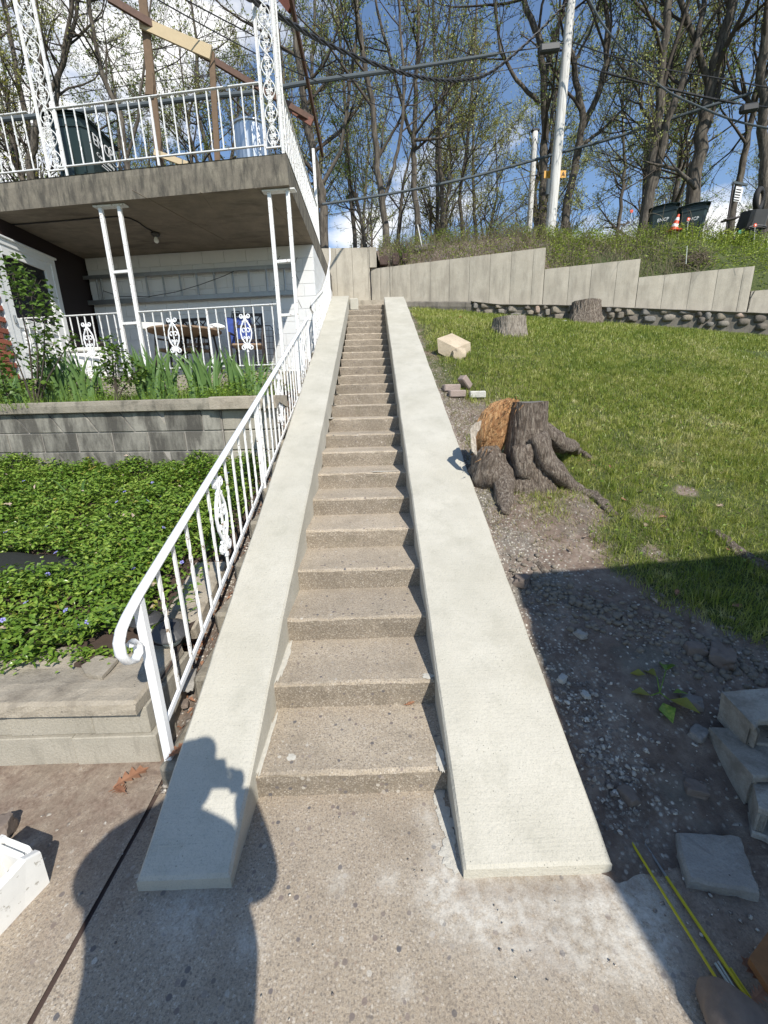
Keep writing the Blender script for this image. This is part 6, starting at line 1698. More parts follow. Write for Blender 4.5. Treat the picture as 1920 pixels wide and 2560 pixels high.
TREES = [
 # name, distance, stems [(pixel path), base radius px], leaf material, label
 (13.5, [([(968, 640), (962, 560), (944, 420), (930, 250), (905, 120), (880, -60)], 10), ([(958, 500), (985, 420), (1005, 330), (1010, 200), (1000, 60), (995, -60)], 5)], M_BUD_GREEN, 'mid-sized mossy tree forking above the wall, left of the slender central tree'),
 (15, [([(1044, 640), (1041, 520), (1034, 400), (1036, 330), (1040, 200), (1046, 60), (1050, -80)], 8.5), ([(1034, 350), (1015, 300), (985, 180), (960, 90), (930, -40)], 5), ([(1036, 350), (1110, 345), (1125, 290)], 4)], M_BUD, 'slender dark central tree with a hooked side branch, above the head of the steps'),
 (17, [([(985, 630), (1005, 470), (1032, 360)], 6)], M_BUD, 'thin leaning tree crossing between the two central trees'),
 (14, [([(815, 640), (808, 520), (795, 440), (770, 330), (750, 180), (735, 60), (720, -60)], 12), ([(800, 470), (850, 380), (870, 250), (890, 100), (900, -60)], 5)], M_BUD, 'dark tree directly beside the right rear corner of the balcony'),
 (18, [([(890, 630), (880, 520), (870, 400), (862, 250), (850, 100)], 6), ([(918, 630), (900, 540), (885, 480)], 6)], M_BUD_GREEN, 'twin-stemmed young tree between the balcony and the cracked wall joint'),
 (19, [([(1118, 615), (1105, 500), (1100, 380), (1090, 250), (1085, 80)], 6.5), ([(1160, 600), (1150, 500), (1165, 380), (1180, 240), (1190, 60)], 5)], M_BUD_YEL, 'pair of slim trees with yellow new leaves left of the short pole'),
 (14.5, [([(1352, 600), (1358, 480), (1362, 330), (1360, 190), (1345, 90), (1310, 0), (1290, -60)], 11), ([(1360, 200), (1385, 100), (1410, 20), (1425, -60)], 7), ([(1350, 260), (1290, 200), (1250, 130), (1240, 20)], 5)], M_BUD_GREEN, 'dark tree rising just behind the tall white utility pole'),
 (14, [([(1415, 620), (1420, 500), (1440, 400), (1456, 300), (1440, 200), (1428, 120), (1420, -40)], 11), ([(1450, 330), (1490, 250), (1515, 160), (1520, 60), (1500, -60)], 8), ([(1445, 370), (1500, 330), (1560, 270), (1600, 200)], 5)], M_BUD_GREEN, 'forked tree right of the utility pole, its limbs spreading upward'),
 (20, [([(1537, 610), (1550, 520), (1562, 420), (1556, 300), (1560, 150)], 5.5)], M_BUD, 'thin dark tree over the gap left of the green bins'),
 (12.5, [([(1612, 590), (1625, 470), (1643, 330), (1652, 200), (1665, 60), (1672, -60)], 14), ([(1632, 470), (1660, 330), (1700, 220), (1745, 100), (1770, -40)], 10)], M_BUD_GREEN, 'large double-stemmed tree behind the left green bin'),
 (16, [([(1683, 570), (1690, 480), (1705, 380), (1730, 280), (1750, 150)], 8)], M_BUD, 'tree in shade between the two big trunks behind the bins'),
 (12.5, [([(1726, 580), (1740, 450), (1760, 300), (1785, 180), (1815, 60), (1850, -60)], 18), ([(1775, 230), (1740, 110), (1700, 0), (1690, -60)], 8), ([(1740, 470), (1690, 425), (1600, 400)], 6)], M_BUD, 'thickest leaning trunk with a broken side limb, behind the right green bin'),
 (13.5, [([(1822, 590), (1850, 430), (1880, 300), (1900, 180), (1915, 40)], 9)], M_BUD, 'leaning tree behind the little signpost'),
 (11.8, [([(1908, 640), (1908, 500), (1912, 360), (1905, 200), (1915, 60), (1925, -60)], 14)], M_BUD_GREEN, 'thick trunk at the right edge with a tire hung on it'),
 (17, [([(60, 560), (75, 400), (110, 260), (100, 100), (80, -60)], 10), ([(110, 260), (160, 160), (190, 40)], 6)], M_BUD, 'tree showing behind the rusty column at the left'),
 (15, [([(315, 520), (318, 400), (300, 280), (255, 190), (230, 60), (215, -60)], 8), ([(316, 400), (345, 300), (355, 200), (370, 100)], 4)], M_BUD, 'branching tree behind the green bin on the balcony'),
 (16, [([(165, 560), (160, 420), (140, 260), (160, 120), (190, -30)], 7)], M_BUD, 'dense dark tree between the left column and the balcony bin'),
 (21, [([(470, 560), (480, 420), (470, 300), (490, 220)], 6), ([(560, 560), (575, 430), (590, 330), (600, 200)], 6)], M_BUD_YEL, 'lower twin tree filling the gap behind the steel can on the balcony'),
]
for ti, (Y, stems, lm, lab) in enumerate(TREES):
    tr_ = []
    for si, (px, rp) in enumerate(stems):
        pts = [hy(x, y, Y + .15 * math.sin(si * 2 + k)) for k, (x, y) in enumerate(px)]
        if si == 0: gzz = min(bz(pts[0].x, Y), pts[0].z + .3) - .3; pts[0].z = gzz
        k0 = Y / F_PX * 1.05; n = len(pts)
        # carry the stem on upward out of the picture
        if px[-1][1] < 120:
            d = (pts[-1] - pts[-2]).normalized(); d = (d + Vector((0, 0, .4))).normalized(); pts += [pts[-1] + d * 2.0, pts[-1] + d * 4.0]
        R = [rp * .78 * k0 * (1.0 - .72 * i / (len(pts) - 1)) for i in range(len(pts))]
        if si == 0: R[0] *= 1.15
        tr_.append((pts, R))
    tot = sum((Vector(p[-1]) - Vector(p[0])).length for p, _ in tr_)
    lim = max(7, int(22 / len(tr_))) if len(stems[0][0]) > 3 else 5
    dat = tree_mesh(tr_, 100 + ti, 6, .055 if Y < 16 else .065, 1.0, lim, .8, .22 if lab.find('slim') < 0 else .15, 1.0, bn=3.0 if Y < 18 else 2.6)
    build_tree('spring_tree', tuple(tr_[0][0][0]), dat, lab, 'trees above the wall', lm)
# farther trees: four built once, then copied
protos = []
for k in range(4):
    rs = np.random.default_rng(50 + k); H = 15; pts = [(0, 0, 0)]; x = y = 0
    for i in range(1, 7): x += rs.normal(0, .28); y += rs.normal(0, .28); pts.append((x, y, H * i / 6))
    R = [.16 * (1 - .8 * i / 6) for i in range(7)]
    st = [(pts, R)]
    q = np.array(pts[2]); e = q + np.array([rs.uniform(-1.5, 1.5), rs.uniform(-1, 1), 4]); st.append(([tuple(q), tuple((q + e) / 2 + [.1, 0, .2]), tuple(e), tuple(e + [.3, 0, 3.5])], [.09, .075, .05, .02]))
    protos.append(tree_mesh(st, 300 + k, 6, .08, 1.0, 18, .8, .12, 1.0, bn=3.2))
random.seed(5)
spots = []
for i in range(24):
    Y = 19 + 1.05 * i * .9 if i < 18 else 18 + (i - 18) * 2.7
    X = (-17 + (i * 9.7) % 43) * (Y / 22); spots.append((X + random.uniform(-1, 1), Y))
kinds = [('slim dark tree in the farther wood, bare and twiggy', M_BUD), ('slim green-leafed tree in the farther wood', M_BUD_GREEN), ('slim tree with a yellowish haze of new leaves in the farther wood', M_BUD_YEL), ('slim olive-brown budding tree in the farther wood', M_BUD)]
done = {}
for i, (X, Y) in enumerate(spots):
    k = i % 4; z = 3.6 - .06 * (Y - 17)
    if k not in done:
        r = build_tree('distant_tree', (0, 0, 0), protos[k], kinds[k][0], 'far trees of kind %s' % ('bare', 'green', 'yellow', 'olive')[k], kinds[k][1]); done[k] = r
    else: r = copy_tree(done[k])
    r.location = (X, Y, z); r.rotation_euler = (0, 0, i * 1.7); s = random.uniform(.85, 1.25); r.scale = (s, s, s)

# ---------------------------------------------------------------- bank plants
BT = table(bank_z, -1.2, 16, 6.0, 18, .16)
def bank_pts(n, x0, x1, e0, e1, zj):
    X = rng.uniform(x0, x1, n); E = rng.uniform(e0, e1, n); Y = np.where(X > .1, 11.505 - .33 * X, 11.42) + .26 + E
    return X, Y, np.stack([X, Y, tlook(BT, X, Y) + rng.uniform(0, 1, n) ** 1.3 * zj], 1)
dn = lambda X, Y, s=1.1: np.array([fbm(float(a), float(b), s, 3) for a, b in zip(X, Y)])
X, Y, P = bank_pts(52000, 4.4, 15, 0, 3.8, .34); k = rng.uniform(0, 1, len(X)) < .7 + 1.1 * dn(X, Y) - .4 * (X < 6.5) * (Y - (11.5 - .33 * X) < 1.3)
V, T = leaves(P[k], rng.uniform(.03, .075, k.sum()), rng.uniform(.015, .035, k.sum()), .35); np_mesh('bank_weeds', V, T, M_BANKGREEN)
X, Y, P = bank_pts(15000, .35, 6.0, 0, 2.6, .34); k = rng.uniform(0, 1, len(X)) < .55 + .9 * dn(X, Y)
V, T = leaves(P[k], rng.uniform(.03, .07, k.sum()), rng.uniform(.012, .03, k.sum()), .3); np_mesh('bank_weeds', V, T, M_BANKGREEN)
X, Y, P = bank_pts(5500, .35, 7.0, 0, 2.2, .02)
V, T = blades(P, rng.uniform(.12, .5, len(P)), rng.uniform(.004, .010, len(P)), .9); np_mesh('dry_brush', V, T, M_BANKDRY)
X, Y, P = bank_pts(5000, 4.5, 14.0, 1.0, 3.4, .02)
V, T = blades(P, rng.uniform(.12, .4, len(P)), rng.uniform(.008, .014, len(P)), .5); np_mesh('tall_weeds', V, T, M_BANKGREEN)
# bare briar stems
polys = []; rs = np.random.default_rng(77)
for i in range(420):
    x = rs.uniform(.6, 7.5); e = rs.uniform(.0, 2.0); y = 11.505 - .33 * x + .3 + e; z = bank_z(x, y)
    a, b, _ = grow(rs, np.array([x, y, z - .05]), np.array([rs.normal(0, .6), rs.normal(-.2, .5), 1.0]), rs.uniform(.4, 1.1), .006, 7, .22, -.10, .4); polys.append((a, b))
V, F = tubes_np(polys, 3); np_mesh('briar_stems', V, F, M_BANKDRY)
# low bushes along the top of the bank, each its own plant
def bush(px, py, Y, rx, rz, n, lab, m, seed, leafs=.05):
    c = hy(px, py, Y); k = Y / F_PX; rs = np.random.default_rng(seed); base = Vector((c.x, Y, bz(c.x, Y) - .05)); r = root('bush', base, lab, 'bush', None)
    st = []
    for i in range(14):
        e = c + Vector(rs.normal(0, .45, 3) * np.array([rx * k, rx * k * .6, rz * k])); mid = base.lerp(e, .5) + Vector(rs.normal(0, .1, 3)); st.append((np.array([base, base.lerp(mid, .6), mid, e]), np.array([.016, .012, .009, .004])))
        for j in range(5): 
            a, b, _ = grow(rs, np.array(mid.lerp(e, rs.uniform(0, 1))), rs.normal(0, 1, 3) + [0, 0, .6], .5, .005, 4, .2, .1, .4); st.append((a, b))
    V, F = tubes_np(st, 4); np_mesh('stem', V, F, M_TWIG, kind=None, parent=r, loc=tuple(base))
    d = rs.normal(0, 1, (n, 3)); d /= np.linalg.norm(d, axis=1)[:, None]; P = np.array(c)[None] + d * (rs.uniform(.1, 1, n) ** .5)[:, None] * np.array([rx * k, rx * k * .7, rz * k])
    q = np.array([mn.noise(Vector(p * 1.6)) for p in P]); P = P[q > -.12]
    V, T = leaves(P, rs.uniform(leafs * .6, leafs * 1.3, len(P)), rs.uniform(leafs * .4, leafs * .7, len(P)), .2); np_mesh('foliage', V, T, m, kind=None, parent=r, loc=tuple(base))
bush(1240, 585, 12.6, 80, 26, 1500, 'spreading green bush on the bank left of the short pole', M_BUD_GREEN, 1)
bush(1165, 520, 14.5, 55, 70, 900, 'yellow-green flowering bush behind the bank, left of the short pole', M_BUD_YEL, 2)
bush(1330, 500, 14.2, 60, 75, 900, 'loose yellow-leafed bush between the two poles', M_BUD_YEL, 3)
bush(1005, 640, 11.8, 14, 22, 220, 'small bright green plant growing by the old dark timbers', M_WEED, 4)
bush(1690, 588, 11.3, 70, 14, 900, 'bright green weeds heaped under the two green bins', M_BANKGREEN, 5)
bush(1800, 602, 10.9, 60, 18, 900, 'bright green weeds around the signpost foot', M_BANKGREEN, 6)
# ================================================================ STUMPS
def stump(center, r_top, h, flare, seed, lab, mat_, cutm, lobes=(), nseg=130, nh=26, ground=None, tilt=(0, 0), name='tree_stump'):
    cx, cy, cz = center; r = root(name, (cx, cy, cz), lab, 'tree stump'); rows = []
    for j in range(nh + 1):
        t = j / nh; row = []
        for k in range(nseg + 1):
            a = 2 * PI * k / nseg
            fl_ = flare * (1 - t) ** 2.2 * (1 + sum(w * max(0, math.cos(a - a0)) ** 6 for a0, w in lobes))
            rr = r_top * (1 + .10 * (1 - t)) + fl_
            rr *= 1 + .09 * mn.noise(Vector((math.cos(a) * 2, math.sin(a) * 2, seed + t))) - .10 * abs(mn.noise(Vector((math.cos(a) * 7 + .5 * mn.noise(Vector((t * 4, a, 1))), math.sin(a) * 7, seed + t * 2.2)))) + .035 * mn.noise(Vector((math.cos(a) * 22, math.sin(a) * 22, seed + t * 6)))
            row.append((cx + math.cos(a) * rr + tilt[0] * t, cy + math.sin(a) * rr + tilt[1] * t, cz - .12 + (h + .12) * t + (.012 * mn.noise(Vector((a, seed, 1))) if j == nh else 0)))
        rows.append(row)
    mb = MB().grid(rows); obj('bark', mb, mat_, r, smooth=True)
    top = rows[-1]; c = (cx + tilt[0], cy + tilt[1], cz + h + .004); mb = MB()
    inner = [[tuple(lerp(c[i], p[i], q) for i in range(2)) + (lerp(c[2], p[2], q) + .006 * mn.noise(Vector((p[0] * 9 * q, p[1] * 9 * q, seed))),) for p in top] for q in (.999, .92, .6, .3)]
    mb.grid(inner); mb.add([c] + inner[-1], [(0, k + 1, k + 2) for k in range(nseg)]); mb.f = [f[::-1] if len(f) == 4 else f for f in mb.f]
    obj('cut_face', mb, cutm, r, org=c)
    return r
g0 = hs(1308, 1195, gr); topz = hy(1309, 1005, g0.y).z; g0.z = gr(g0.x, g0.y)
kk = g0.y / F_PX * 1.06
big = stump(tuple(g0), 44 * kk, topz - g0.z, .05, 3.0, 'large splintered stump with torn orange wood on its left and snaking roots', M_STUMPBARK, M_CUTGREY, lobes=((-.7, 2.0), (.6, 1.2), (-2.0, 1.0), (2.6, .6)))
def root_tube(px, radii, name='root', y_up=None):
    pts = []
    for i, q in enumerate(px):
        if len(q) == 3: p = hy(q[0], q[1], q[2])
        else: p = hs(q[0], q[1], gr); p.z += radii[i] * .25
        pts.append(p)
    t = np.linspace(0, len(pts) - 1, (len(pts) - 1) * 5 + 1); P = [Vector([float(np.interp(u, range(len(pts)), [p[k] for p in pts])) for k in range(3)]) for u in t]; R = [float(np.interp(u, range(len(pts)), radii)) for u in t]
    for i in range(len(P)): P[i] += Vector((mn.noise(P[i] * 5), mn.noise(P[i] * 5 + Vector((9, 0, 0))), mn.noise(P[i] * 5 + Vector((0, 9, 0))))) * R[i] * .5
    mb = MB(); mb.tube(P, R, 14, sq=.72)
    mb.v = [tuple(Vector(v) * 1 + Vector((1, 0, 0)) * .022 * mn.noise(Vector(v) * 19) + Vector((0, 0, 1)) * .026 * mn.noise(Vector(v) * 17) + Vector((0, 1, 0)) * .012 * mn.noise(Vector(v) * 40)) for v in mb.v]
    return mb
Yb = g0.y
for px, rd in (([(1335, 1090, Yb - .12), (1375, 1165, Yb - .16), (1425, 1218), (1480, 1240), (1535, 1292)], [.12, .105, .075, .055, .03]),
               ([(1350, 1070, Yb + .05), (1395, 1110, Yb + .06), (1440, 1132), (1480, 1150)], [.13, .10, .065, .03]),
               ([(1240, 1140, Yb - .08), (1250, 1200, Yb - .18), (1258, 1262), (1262, 1290)], [.10, .09, .07, .03]),
               ([(1305, 1120, Yb - .12), (1318, 1180, Yb - .2), (1322, 1222)], [.09, .075, .04])):
    obj('root', root_tube(px, rd), M_STUMPBARK, big, smooth=True)
# side stem, broken off low, and the torn orange wood over it
c = hy(1218, 1190, Yb - .05); ctop = hy(1215, 1120, Yb - .05)
mb = rock((c.x, c.y, (c.z + ctop.z) / 2 - .06), (.16, .17, .20), 12, 3, .28); obj('side_stem', mb, M_STUMPBARK, big, smooth=True)
a, b = hy(1205, 1118, Yb - .1), hy(1272, 1005, Yb - .02)
LE = [(1268, 994), (1232, 1006), (1205, 1030), (1188, 1062), (1181, 1095), (1188, 1132)]; RE = [(1300, 1000), (1284, 1030), (1276, 1062), (1270, 1092), (1258, 1122), (1238, 1150)]
rows = []; NV, NU = 46, 30
for v in range(NV + 1):
    t = v / NV * (len(LE) - 1); lx, ly = np.interp(t, range(6), [p[0] for p in LE]), np.interp(t, range(6), [p[1] for p in LE]); rx_, ry_ = np.interp(t, range(6), [p[0] for p in RE]), np.interp(t, range(6), [p[1] for p in RE]); r_ = []
    for u in range(NU + 1):
        w = u / NU; bul = .17 * math.sin(PI * (.12 + .80 * w)) * (.45 + .55 * math.sin(PI * min(1, v / NV * .9 + .1)))
        st_ = mn.noise(Vector((w * 16 + v / NV * 2, v / NV * 3.5, 4))) + .6 * mn.noise(Vector((w * 38, v / NV * 6, 8)))
        d_ = Yb + .06 - bul + .014 * st_ * (1 if 0 < u < NU else .3); r_.append(tuple(hy(lerp(lx, rx_, w), lerp(ly, ry_, w) + 6 * mn.noise(Vector((w * 9, v * .3, 3))), d_)))
    rows.append(r_)
rows.append([(p[0], p[1] + .22, p[2] - .05) for p in rows[-1]])
mb = MB().grid(rows); mb.f = [f[::-1] for f in mb.f]; obj('torn_wood', mb, M_ORWOOD, big)
rs = np.random.default_rng(4); polys = []
for i in range(34):
    s = rs.uniform(0, 1); p = a.lerp(b, s) + Vector((rs.normal(0, .05), -.11 + rs.normal(0, .03), rs.normal(0, .05))); d = (b - a).normalized() * -1 + Vector((rs.normal(-.2, .25), rs.normal(-.25, .25), rs.normal(0, .25)))
    P_, R_, _ = grow(rs, np.array(p), np.array(d), rs.uniform(.03, .08), rs.uniform(.003, .006), 4, .1, -.05, .2); polys.append((P_, R_))
V, F = tubes_np(polys, 3); np_mesh('splinters', V, F, M_ORWOOD, parent=big, loc=tuple(big.location))
mb = MB()
for i in range(8):
    t = i / 7; p0 = hy(1204 - 4 * t, 1052 + 20 * t, Yb - .05 - .02 * t); p1 = hy(1176 + 12 * t, 1075 + 18 * t, Yb - .09); p2 = hy(1180 + 12 * t, 1128 + 12 * t, Yb - .14)
    mb.tube([p0, p0.lerp(p1, .6) + Vector((0, 0, .02)), p1, p2], [.004, .006, .006, .003], 5)
obj('pale_splinters', mb, M_PALEWOOD, big, kind='stuff')
g = hs(1280, 838, gr); kk = g.y / F_PX * 1.02; tz = hy(1280, 790, g.y).z
stump((g.x, g.y + .2, g.z), 37 * kk, tz - g.z, .05, 9.0, 'short pale grey stump in the lawn, left of the darker tall stump', M_PALEBARK, M_CUTGREY, lobes=((0, .6), (3, .7)))
g = hs(1472, 808, gr); kk = g.y / F_PX * 1.02; tz = hy(1475, 755, g.y).z
stump((g.x, g.y + .2, g.z), 31 * kk, tz - g.z + .05, .07, 14.0, 'taller dark ridged stump standing against the field-stone wall', M_STUMPBARK, M_CUTGREY, lobes=((-2.6, 1.4), (-.5, .8)))
obj('surface_root', root_tube([(1752, 1318), (1800, 1345), (1850, 1385), (1900, 1412), (1960, 1450)], [.012, .035, .045, .045, .04]), M_STUMPBARK, label='bare grey tree root surfacing in the grass at the right edge', cat='tree root', smooth=True)
obj('root_end', root_tube([(1340, 1395), (1352, 1420), (1366, 1446)], [.008, .02, .012]), M_STUMPBARK, label='short brown root stub at the shadow edge beside the right slab', cat='tree root', smooth=True)

# ================================================================ STONES, PAVERS, CHUNKS ON THE LAWN
def quadblock(P, h, name, m, lab, cat, ch=.01, rough=.006, seed=1, parent=None, **k):
    """block with a four-sided footprint P (world points), thickness h downwards"""
    P = [Vector(p) for p in P]; c = sum(P, Vector()) / len(P); n = 7; rows = []
    top = []; 
    def ring(s, dz): 
        out_ = []
        for i in range(len(P)):
            a_, b_ = P[i], P[(i + 1) % len(P)]
            for j in range(n):
                q = a_.lerp(b_, j / n); q = c.lerp(q, s); q = q + Vector((0, 0, dz)); q += Vector((mn.noise(q * 22 + Vector((seed, 0, 0))), mn.noise(q * 22 + Vector((0, seed, 0))), mn.noise(q * 22 + Vector((0, 0, seed))))) * rough; out_.append(tuple(q))
        return out_ + [out_[0]]
    rows = [ring(1.0, -h), ring(1.0, -h * .5), ring(1.0, -ch), ring(1 - ch * 6, 0), ring(.5, .0)]
    mb = MB().grid(rows); m0 = rows[-1]; mb.add([tuple(c + Vector((0, 0, .002)))] + m0, [(0, k_ + 1, k_ + 2) for k_ in range(len(m0) - 1)])
    return obj(name, mb, m, parent, label=lab, cat=cat, **k)
g = hs(1125, 893, gr); Yc = g.y
z_ = [hy(x, y, Yc + d) for x, y, d in ((1092, 868, .0), (1138, 890, -.05), (1177, 862, .15), (1125, 832, .35))]
mb = MB(); f1, f2, f3, f4 = (hy(1092, 862, Yc), hy(1140, 876, Yc - .02), hy(1176, 862, Yc + .25), hy(1128, 832, Yc + .35))
mb.prism([tuple(hy(1093, 846, Yc)), tuple(hy(1140, 870, Yc - .04)), tuple(hy(1176, 856, Yc + .22)), tuple(hy(1130, 833, Yc + .34))], (.02, .02, -.20))
obj('concrete_chunk', mb, M_CHUNK, label='large tan concrete chunk lying tilted in the grass beside the right slab', cat='concrete chunk')
mb = MB(); g2 = hs(1150, 895, gr); mb.add(*(lambda m: (m.v, m.f))(rock((g2.x - .02, g2.y, g2.z + .05), (.13, .12, .11), 5, 2, .25, .3))); obj('broken_rubble', mb, M_CHUNK, label='smaller broken lump under the large tan chunk', cat='rubble')
for px, py, w, rz, tl, m, lb in ((1128, 975, .21, .15, 0, M_PAVER, 'pinkish paver lying flat at the back left of the little paver pile'), (1142, 990, .20, .05, 0, M_PAVER, 'pinkish paver in front, left of the white one'), (1162, 972, .17, .5, .8, M_PAVER, 'pinkish paver tipped up against the others'), (1193, 992, .19, -.1, 0, M_PAVERW, 'whitish paver at the right of the little paver pile')):
    g = hs(px, py + 4, gr); mb = MB(); R_ = Matrix.Rotation(rz, 3, 'Z') @ Matrix.Rotation(tl, 3, 'Y'); mb.box((g.x, g.y, g.z + (.045 if not tl else .10)), (w, .12, .085), R_, ch=.012)
    obj('paver', mb, m, label=lb, cat='paver')
LOOSE = [(1410, 806, .07, M_PAVERW, 'small pale stone in the grass left of the tall dark stump'), (1303, 1457, .075, M_COBBLE, 'dark rounded stone against the right slab at the shadow edge'),
         (1450, 1590, .045, M_SLATE, 'grey-blue stone half sunk in the dark mulch'), (1735, 1628, .07, M_COBBLE, 'left of two brown cobbles at the dirt edge'), (1803, 1650, .10, M_COBBLE, 'right, larger of two brown cobbles at the dirt edge'),
         (1571, 1993, .050, M_COBBLE, 'dark round stone touching the silver rod end'), (1737, 1978, .055, M_COBBLE, 'round brown stone on the soil beside the grey blocks'), (1405, 1700, .035, M_PAVERW, 'small pale rubble stone near the slab in the dirt'),
         (1462, 1740, .03, M_PAVERW, 'pale chip of mortar right of the small rubble stone'), (1728, 1762, .06, M_RUBBLE, 'flat grey stone bedded behind the wilted leaves'), (1745, 1840, .055, M_RUBBLE, 'broken grey stone leaning beside the tall grey block'),
         (1040, 793, .06, M_BRICK, 'reddish stone under the broken ledge end'), (1150, 796, .06, M_BRICK, 'pinkish stone below the middle of the ledge')]
for i, (px, py, s, m, lb) in enumerate(LOOSE):
    g = hs(px, py, gr); obj('loose_stone', rock((g.x, g.y, g.z + s * .22), (s, s * .72, s * .5), i + 40, 3, .38, .35, i), m, label=lb, cat='stone', smooth=True)
# flagstones on the shaded pavement
quadblock([hz(1721, 2197, .045), hz(1903, 2232, .045), hz(1851, 2089, .05), hz(1688, 2076, .05)], .045, 'flagstone', M_SLATE, 'light grey broken flagstone lying on the shaded pavement beside the rods', 'flagstone', rough=.009, seed=2)
quadblock([hz(1740, 2070, .035), hz(1862, 2062, .03), hz(1785, 1955, .03), hz(1668, 1975, .02)], .04, 'flagstone', M_SLATE, 'dusty flat flagstone behind the lighter one, partly under soil', 'flagstone', rough=.010, seed=7)
# marker rods
def rod(segs, lab):
    r = root('fibreglass_rod', hz(*segs[0][0], .012), lab, 'rod')
    for a, b, m, rad in segs:
        za = .055 if a[1] < 2000 else .012; mb = MB(); mb.tube([hz(*a, .03 if a[1] < 1990 else .012), hz(*b, .012)], rad, 7); obj('rod_section', mb, m, r)
rod([((1481, 1948), (1808, 2474), M_YELLOW, .0045)], 'long yellow rod nearest the right slab on the shaded pavement')
rod([((1511, 1948), (1518, 1961), M_YELLOW, .0042), ((1518, 1961), (1538, 1996), M_ALU, .004), ((1538, 1996), (1557, 2024), M_YELLOW, .0042), ((1557, 2024), (1666, 2192), M_ALU, .0045), ((1666, 2192), (1880, 2512), M_YELLOW, .0052)], 'long rod with silver-grey upper part and yellow lower part')
rod([((1788, 2408), (1835, 2480), M_ROD, .004)], 'short pale rod end left of the rod bundle')
rod([((1795, 2404), (1850, 2492), M_ROD, .003)], 'thin tan rod end between the pale and the yellow rods')
rod([((1826, 2420), (1890, 2515), M_YELLOW, .0035)], 'short yellow rod at the right of the bundle')
rod([((1800, 2395), (1884, 2520), M_YELLOW, .004)], 'yellow rod lying tight against the silver-topped rod')
g = hz(1850, 2560, .05); obj('river_stone', rock((g.x + .01, g.y - .02, .045), (.075, .115, .06), 77, 3, .10, 0, .5), M_COBBLE, label='large smooth tan river stone resting on the rods in the corner', cat='stone', smooth=True)
mb = MB(); mb.prism([tuple(hz(x, y, .06)) for x, y in ((1868, 2408), (1925, 2330), (1990, 2400), (1950, 2500), (1918, 2486))], (0, 0, .025)); obj('wood_scrap', mb, simple('orange_brown_wood', (.22, .10, .035), .8, var=.4, vs=30, bump=.7, bs=60), label='orange-brown scrap of split wood in the bottom right corner', cat='wood scrap')
for k, (px, py, s, rz, lb) in enumerate(((1880, 2440, .07, 2.0, 'brown leaf beside the scrap of split wood'), (1890, 2500, .06, .4, 'crumpled brown leaf under the scrap of wood'), (1760, 2010, .08, .3, 'brown leaf on the flat flagstone under the grey blocks'), (1612, 1320, .06, 1.0, 'pale leaf in the grass left of the surface root'), (1655, 1300, .07, .2, 'curled pinkish leaf in the grass above the surface root'), (1635, 1510, .06, 1.4, 'pale leaf at the shaded lawn edge'), (1840, 1522, .08, .2, 'large pale oak leaf in the shaded grass'), (1798, 1270, .07, .4, 'pinkish leaf near the right edge of the sunny lawn'), (1558, 1255, .05, 2.2, 'small brown leaf right of the long stump root'), (1690, 1490, .06, .9, 'brown leaf on the shaded grass below the root'))):
    p = hs(px, py, gr) if py < 1900 else hz(px, py, .02); leaf_obj(p + Vector((0, 0, .02)), s, rz, lb, M_PALELEAF if 'p' in lb[:1] else M_DEADLEAF, k + 9, (0, -.3, 1))
random.seed(12)
me_l = oak_leaf(MB(), (0, 0, 0), .065, 0, (0, 0, 1), 3).mesh('leaf'); me_l.materials.append(M_PALELEAF); me_l2 = oak_leaf(MB(), (0, 0, 0), .06, 0, (0, 0, 1), 8).mesh('leaf'); me_l2.materials.append(M_DEADLEAF)
for k in range(26):
    x = random.uniform(1.25, 3.0); y = random.uniform(2.0, 4.6); o = bpy.data.objects.new('oak_leaf', me_l if k % 2 else me_l2); COL.objects.link(o); o.location = (x, y, gr(x, y) + .03); o.rotation_euler = (random.uniform(-.5, .5), random.uniform(-.5, .5), random.uniform(0, 6)); s_ = random.uniform(.5, .95); o.scale = (s_, s_, s_)
    props(o, 'small dry leaf scattered in the grass around the stump', 'fallen leaf', 'dry leaves scattered in the lawn')
# wilted leaves on the dirt
g = hs(1648, 1740, gr); wl_ = root('wilted_plant', g, 'limp yellow-green uprooted plant lying on the shaded dirt', 'uprooted plant')
random.seed(3)
for k, (px, py, L_, rz) in enumerate(((1662, 1690, .09, .8), (1640, 1705, .08, 1.9), (1670, 1762, .11, -1.0), (1655, 1770, .09, -1.8), (1625, 1752, .08, 3.0), (1612, 1700, .06, 2.6), (1680, 1745, .06, -.2))):
    p = hs(px, py, gr) + Vector((0, 0, .03)); V, T = leaves(np.array([list(p)]), [L_ * 1.15], [L_ * .8], .75, .2, az=np.array([rz])); mb = MB(); mb.add([tuple(v) for v in V], [tuple(int(i) for i in t) for t in T]); obj('leaf', mb, M_BUD_YEL if k % 3 else M_WEED, wl_)
mb = MB()
for px in ((1662, 1690), (1640, 1705), (1670, 1762), (1625, 1752)): mb.tube([g + Vector((0, 0, .02)), hs(*px, gr) + Vector((0, 0, .03))], .003, 4)
obj('stalk', mb, M_WEED, wl_)

